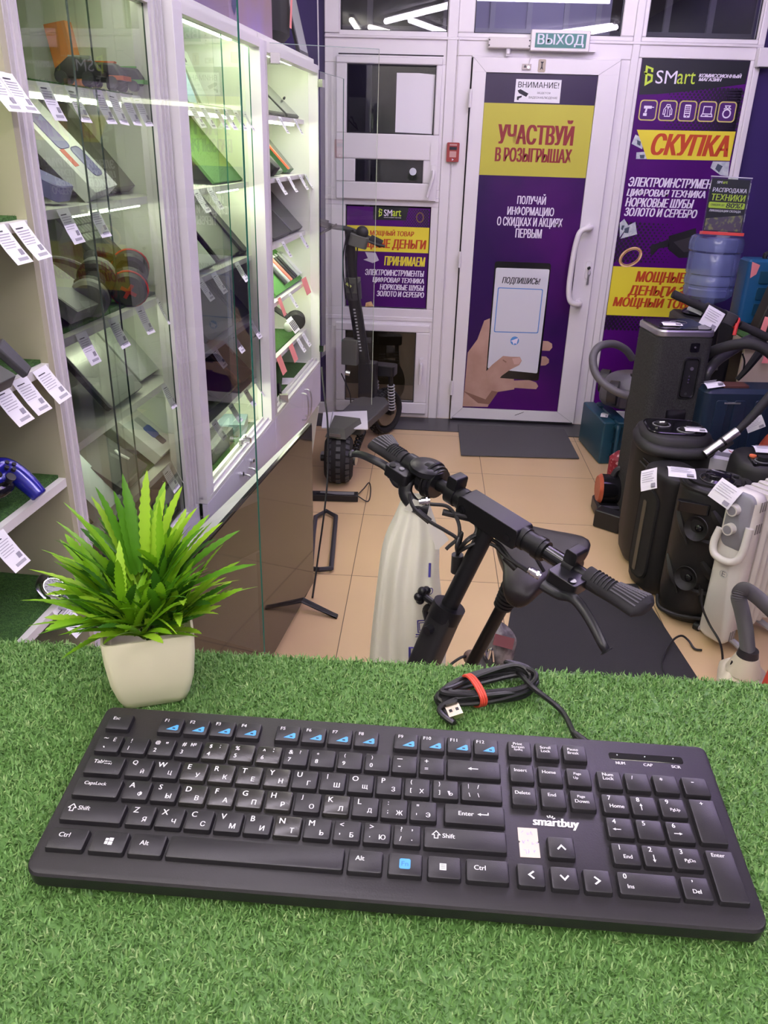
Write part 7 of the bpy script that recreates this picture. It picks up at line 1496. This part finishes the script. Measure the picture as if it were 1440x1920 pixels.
# -- second-hand scooter with a tag in front of the dispenser
t = thing('electric_scooter', 'black electric scooter with red grip rings and a price tag in front of the dispenser', 'scooter', (1.35, 3.72, 0))
p0, p1 = onY(1262, 551, 3.62), onY(1440, 633, 3.62); hd = (p1-p0); pm = p0.lerp(p1, .45); L = hd.length; hn = hd.normalized()
b = MB(); b.cyl(p0, p1, .011, SB, n=14); b.build('handlebar', t)
for u0, u1 in ((0, .36), (.70, 1.0)): b = MB(); b.tube([p0.lerp(p1, u0+(u1-u0)*k/6) for k in range(7)], .017, GRIP, 12, 1, rf=lambda u: 1.05+.06*math.sin(14*u)); b.build('grip', t)
b = MB(); b.ring(p0.lerp(p1, .66), hn, .020, .006, RED, 20, 8); b.cyl(p0.lerp(p1, .655)+V((0, -.02, .0)), p0.lerp(p1, .645)+V((-.004, -.035, -.05)), .008, RED, n=10); b.build('red_ring', t, label='red ring and lever')
b = MB(); b.rbox((-.045, -.03, -.025), (.05, .03, .028), .015, BLACK, frame(p0.lerp(p1, .42), hn, V((0, 1, 0))), e=.5); b.rbox((-.03, -.02, -.02), (.03, .03, .03), .01, DGREY, frame(p0.lerp(p1, .58), hn, V((0, 1, 0)))); b.build('display', t)
b = MB(); b.cyl(pm, V((pm.x+.04, 3.70, .16)), .024, SB, n=18); b.rbox((-.035, -.03, 0), (.035, .03, .30), .015, BLACK, frame((pm.x+.005, 3.655, .60), (1, 0, 0), (0, 1, -.05))); b.build('stem', t)
b = MB(); b.box((pm.x-.03, 3.66, .10), (pm.x+.11, 3.74, .17), SB); b.box((pm.x+.0, 3.70, .09), (pm.x+.10, 4.02, .13), SB); b.build('deck', t); 
b = MB(); b.ring((pm.x+.04, 3.68, .105), (1, .1, 0), .080, .024, mat('tyre_black', (.012, .012, .012), .8), 26, 8); b.build('tyre', t)
b = MB(); b.tube([onY(1290, 577, 3.66), onY(1305, 583, 3.64), onY(1316, 588, 3.63)], .012, LGREY, 8, 4, flat=.5); b.build('lever', t)
paper_tag(frame(onY(1335, 597, 3.56), V((.86, 0, -.42)), V((.30, .2, .80))), .085, .085, 'white price tag hanging on the handlebar in front of the blue bottle', .03)
# -- dark navy case, black hoses, silver wand
t = thing('tool_case', 'large dark navy case with a brown handle strip behind the vacuum wand', 'tool case', (1.4, 3.42, .3))
M = frame((1.20, 3.36, .30), V((1, .10, 0)), V((-.10, 1, 0))); b = MB(); b.rbox((0, 0, 0), (.50, .15, .405), .03, NAVY, M, e=.6); b.build('shell', t)
b = MB(); FM = M @ frame((0, 0, 0), (1, 0, 0), (0, 0, 1))
for x in (.05, .13, .22, .33): b.rbox((x, .01, 0), (x+.05, .36, .007), .01, mat('case_navy_rib', (.013, .028, .055), .35), FM)
b.box((.085, .345, .001), (.155, .352, .008), GREY, FM); b.build('ribs', t); b = MB(); b.rbox((.085, .03, .400), (.20, .10, .414), .008, mat('handle_brown', (.10, .035, .025), .5), M); b.build('handle_strip', t)
b = MB(); b.box((1.21, 3.37, .003), (1.68, 3.52, .298), BLACKM); b.build('black_crate', label='black crate under the large navy case', cat='crate', bev=.005)
paper_tag(frame((1.235, 3.40, .715), (1, .3, .1), (-.2, 1, .1)), .085, .055, 'crumpled white tag on the corner of the large navy case', .25)
b = MB(); b.tube([onY(x, y, yy) for x, y, yy in ((1318, 668, 3.56), (1345, 655, 3.50), (1385, 645, 3.45), (1420, 648, 3.42), (1450, 668, 3.40), (1475, 700, 3.40), (1470, 760, 3.32))], .022, BLACKM, 12, 7); b.build('ribbed_hose', label='thick black vacuum hose arching over the navy case', cat='hose')
b = MB(); b.tube([onY(x, y, yy) for x, y, yy in ((1322, 712, 3.50), (1328, 697, 3.50), (1345, 676, 3.55), (1370, 658, 3.6), (1400, 640, 3.62), (1418, 636, 3.64), (1432, 648, 3.64), (1436, 665, 3.62))], .020, mat('handle_greyblack', (.045, .044, .048), .3), 12, 6, rf=lambda u: .8+.45*math.sin(PI*u)); b.build('curved_handle', label='grey-black curved vacuum handle beside the fabric speaker', cat='handle')
b = MB(); b.tube([onY(x, y, 3.75) for x, y in ((1392, 663), (1396, 680), (1390, 705), (1382, 712))], .004, BLACK, 6, 5); b.tube([onY(1382, 712, 3.75), onY(1402, 690, 3.75), onY(1425, 660, 3.75)], .018, BLACKM, 8, 3, rf=lambda u: .6+.6*u); b.build('folded_stand', label='black folded stand leaning before the beige bench', cat='stand')
t = thing('vacuum_wand', 'silver vacuum wand with a black grip lying across the right-hand goods', 'vacuum wand', onY(1325, 856, 3.02)); a_, b_, c_ = onY(1322, 852, 3.00), onY(1383, 808, 3.02), onY(1465, 718, 3.06)
b = MB(); b.cyl(a_, b_, .018, SILVER, n=20); b.cyl(a_.lerp(b_, .52), a_.lerp(b_, .58), .0195, BLACK, n=20); b.build('tube', t); b = MB(); b.tube([b_, b_.lerp(c_, .4)+V((0, 0, -.008)), c_], .018, BLACKM, 12, 5, rf=lambda u: .75+.35*u); b.build('grip', t); b = MB(); q = a_.lerp(b_, .55); b.rbox((-.03, -.03, -.012), (.03, -.012, .012), .006, VDARK, frame(q, b_-a_, KZ)); b.build('latch', t)
t = thing('product_box', 'white and red product box with a coloured label strip below the vacuum wand', 'box', (1.22, 3.12, .40)); M = frame((1.245, 3.165, .41), V((1, -.45, 0)), V((.45, 1, 0)))
b = MB(); b.box((-.06, -.10, 0), (.16, .05, .09), WBOX, M); b.build('box', t, bev=.001); b = MB()
for x0, x1, c in ((-.05, .045, GREY), (.045, .075, RED), (.075, .12, YELLOW)): b.box((x0, -.06, .0902), (x1, -.005, .0906), c, M)
b.tube([(.02+.012*k, .02+.008*(-1)**k, .0912) for k in range(8)], .0012, RED, 5, 4, M=M); b.build('print', t)
b = MB(); b.rbox((1.19, 2.99, .36), (1.36, 3.08, .408), .01, mat('box_darkred', (.30, .03, .03), .4)); b.build('red_box', label='flat dark red box in front of the white and red product box', cat='box')
b = MB(); b.box((1.18, 2.985+.06, .003), (1.46, 3.24, .355), DGREY); b.build('grey_crate', label='dark crate carrying the product boxes behind the karaoke speaker', cat='crate', bev=.004)
b = MB(); random.seed(3); crumple(b, (1.50, 3.22, .45), .10, .09, .14, mat('bag_orange', (.34, .055, .02), .5, noise=(14, (.22, .03, .015), .4, .6)), .06); b.build('orange_bag', label='rust orange soft bag at the right edge behind the wand', cat='bag', sub=1)
b = MB(); b.box((1.47, 3.13, .003), (1.64, 3.31, .32), BLACKM); b.build('black_stand', label='black box under the rust orange bag', cat='box')
paper_tag(frame(onY(1415, 795, 3.08), (1, 0, .5), (-.3, .3, 1)), .07, .05, 'small white tag between the wand and the orange bag', .1)

# ================================================================ OFF-ROAD SCOOTER IN THE FAR LEFT CORNER
TYR = mat('tyre_knobbly', (.016, .015, .015), .85); OLV = mat('scooter_olive', (.11, .115, .095), .5); RIM = mat('rim_tan', (.20, .16, .10), .5)
sc2 = thing('electric_scooter', 'off-road electric scooter with knobbly tyres parked in the corner by the window', 'scooter', (-.32, 4.2, 0))
rw = V((-.412, 3.86, .128)); fw = V((-.225, 4.66, .140)); AX2 = V((.225, .974, 0)).normalized(); SD2 = V((AX2.y, -AX2.x, 0))
def wheel(c, r, w, ax, fr):
    b = MB(); n = 40; rings = []
    for j in range(n+1):
        a = 2*PI*j/n; d = fr*math.cos(a)+KZ*math.sin(a); rings.append([c+d*(r-w*.55+w*.55*math.cos(2*PI*k/12)*.95)+ax*(w*math.sin(2*PI*k/12)) for k in range(12)])
    b.loft(rings, TYR, caps=False); t_ = b.build('tyre', sc2)
    b = MB()
    for j in range(22):
        for k in (-1, 0, 1):
            a = 2*PI*(j+.5*(k == 0))/22; d = fr*math.cos(a)+KZ*math.sin(a); tn = -fr*math.sin(a)+KZ*math.cos(a)
            q = c+d*(r-.004 if k == 0 else r-.014)+ax*(.62*w*k); n_ = (d+ax*.55*k).normalized(); b.box((-.012, -.011, -.006), (.012, .011, .006), DGREY, frame(q, tn, n_.cross(tn)))
    b.build('tread', t_)
    b = MB(); b.lathe([(r*.30, -w*.5), (r*.60, -w*.72), (r*.64, -w*.5), (r*.64, w*.5), (r*.60, w*.72), (r*.30, w*.5)], RIM, frame(c, fr, ax.cross(fr))); b.cyl(c-ax*w*1.3, c+ax*w*1.3, .016, BLACK, n=14); b.build('rim', t_)
RWX = V((-.06, 1, 0)).normalized(); wheel(rw, .130, .072, V((RWX.y, -RWX.x, 0)), RWX); FR2 = (AX2+SD2*.45).normalized(); wheel(fw, .140, .042, V((FR2.y, -FR2.x, 0)), FR2)
dkM = frame((-.375, 4.02, .225), AX2, V((-AX2.y, AX2.x, 0)))
b = MB(); b.loft([[(-.06, -.085, 0), (.40, -.10, 0), (.46, -.06, .02), (.46, .06, .02), (.40, .10, 0), (-.06, .085, 0)], [(-.06, -.09, .05), (.40, -.105, .05), (.47, -.06, .06), (.47, .06, .06), (.40, .105, .05), (-.06, .09, .05)]], mat('deck_grey', (.085, .085, .085), .6), dkM); b.build('deck', sc2, bev=.006)
b = MB(); b.loft([[rw-AX2*.06+SD2*s_*.055+KZ*.128 for s_ in (-1, 1)]+[rw+AX2*.13+SD2*s_*.08+KZ*.15 for s_ in (1, -1)], [rw-AX2*.03+SD2*s_*.04+KZ*.172 for s_ in (-1, 1)]+[rw+AX2*.13+SD2*s_*.07+KZ*.185 for s_ in (1, -1)]], OLV); b.rbox((-.03, -.008, -.004), (.03, .008, .004), .004, SILVER, frame(rw-AX2*.055+KZ*.145-AX2*.006, SD2, KZ)); b.build('rear_mudguard', sc2, bev=.004)
b = MB()
for s_ in (-1, 1): b.cyl(rw+SD2*s_*.075, rw+SD2*s_*.08+AX2*.17+KZ*.10, .014, BLACK, n=10); b.cyl(rw+SD2*s_*.07, rw+SD2*s_*.095, .026, SILVER, n=14)
for s_ in (-1, 1):
    q = rw+SD2*s_*.075+AX2*.05+KZ*.04
    for k in range(5): b.ring(q+AX2*.018*k+KZ*.013*k, AX2+KZ*.7, .017, .0045, BLACK, 14, 6)
b.build('swing_arm', sc2)
st0 = fw+KZ*.26-AX2*.04; L2 = lambda px, py, y: onY(px, py, y)
b = MB()
for s_ in (-1, 1):
    q0, q1 = fw+V((FR2.y, -FR2.x, 0))*s_*.065, fw+V((FR2.y, -FR2.x, 0))*s_*.06+KZ*.25-AX2*.05; b.cyl(q0, q1, .014, BLACK, n=12)
    for k in range(9): b.ring(q0.lerp(q1, .12+.075*k), q1-q0, .019, .0042, LGREY, 16, 6)
b.rbox((-.08, -.05, .0), (.08, .05, .06), .02, BLACK, frame(fw+KZ*.24-AX2*.05, SD2, AX2)); b.build('suspension_fork', sc2)
b = MB(); b.rbox((-.05, -.045, -.02), (.05, .045, .19), .02, BLACK, frame(onY(690, 720, 4.50)-KZ*.06, SD2, AX2)); b.box((-.06, -.03, .0), (.03, .05, .14), OLV, frame(onY(662, 660, 4.46)-KZ*.07, SD2, AX2)); b.build('steering_block', sc2, bev=.006)
a_ = onY(684, 690, 4.50); m_ = onY(664, 560, 4.47); e_ = onY(655, 430, 4.44)
b = MB(); b.tube([a_, m_], .036, BLACK, 14, 1); b.tube([m_, m_.lerp(e_, .25)], .044, DGREY, 14, 1); b.tube([m_, e_], .026, BLACK, 14, 1); b.rbox((-.035, -.04, -.03), (.035, .03, .05), .012, OLV, frame(m_.lerp(e_, .18), SD2, AX2)); b.build('stem', sc2)
b = MB()
q = m_.lerp(a_, .1)
for k in range(14): p = a_.lerp(m_, .28+.045*k)+V((-.004, -.0375, 0)); b.box((-.006, -.001, -.004), (.006, .001, .004), LGREY, T(*p))
b.box((-.016, -.002, -.006), (.016, .002, .006), mat('reflector_lime', (.75, .85, .25), .3), T(*(m_.lerp(e_, .22)+V((-.02, -.048, 0)))) @ RY(35)); b.build('stem_marks', sc2)
h0, h1 = onY(592, 415, 4.40), onY(716, 458, 4.44)
b = MB(); b.tube([h0, onY(625, 425, 4.42), e_, onY(690, 446, 4.44), h1], .013, BLACK, 10, 4); b.build('handlebar', sc2)
b = MB(); b.tube([h0, onY(615, 421, 4.41)], .021, GRIP, 10, 1); b.build('grip', sc2); b = MB(); b.tube([onY(694, 447, 4.44), h1], .021, GRIP, 10, 1); b.build('grip', sc2)
b = MB(); b.ball(tuple(onY(679, 436, 4.40)), .034, .03, .034, BLACK, n=14, k=8); b.rbox((-.05, -.03, -.03), (.05, .03, .03), .02, OLV, frame(onY(672, 452, 4.40), (1, 0, -.25), (0, 1, 0))); b.build('headlamp', sc2)
for pts in (((690, 452), (705, 458), (722, 462)), ((632, 421), (612, 432), (598, 440))): b = MB(); b.tube([onY(x, y, 4.36) for x, y in pts], .007, BLACK, 8, 5); b.build('brake_lever', sc2)
b = MB()
for pts in (((660, 440), (648, 470), (652, 520), (660, 560)), ((672, 445), (668, 500), (672, 560), (686, 640), (692, 700)), ((650, 440), (643, 490), (648, 560)), ((640, 700), (655, 735), (658, 760))): b.tube([onY(x, y, 4.40) for x, y in pts], .004, BLACK, 6, 6)
b.build('cables', sc2)
b = MB(); b.cyl(onY(648, 698, 4.40), onY(656, 700, 4.40), .016, CHROME, n=12); b.build('bell', sc2)
t = thing('notepad', 'open white notepad lying on the deck of the off-road scooter', 'notepad', onZ(648, 790, .277)); n0, n1, n2, n3 = [onZ(x, y, .278) for x, y in ((603, 803), (690, 806), (688, 772), (606, 775))]
b = MB(); b.poly([n0, n1, n2, n3], PAPER, h=.006); b.build('pages', t); b = MB(); m0, m1 = n0.lerp(n1, .18), n3.lerp(n2, .22); b.tube([m0+KZ*.008, m1+KZ*.008], .003, LGREY, 6, 1); b.build('spine', t)
t = thing('ballpoint_pen', 'blue ballpoint pen lying on the white notepad', 'pen', onZ(655, 792, .286)); p_, q_ = onZ(636, 790, .288), onZ(676, 792, .288); b = MB(); b.cyl(p_, p_.lerp(q_, .8), .004, mat('pen_blue', (.10, .22, .62), .3), n=10); b.build('barrel', t); b = MB(); b.cyl(p_.lerp(q_, .8), q_, .004, DGREY, .001, n=10); b.build('tip', t)
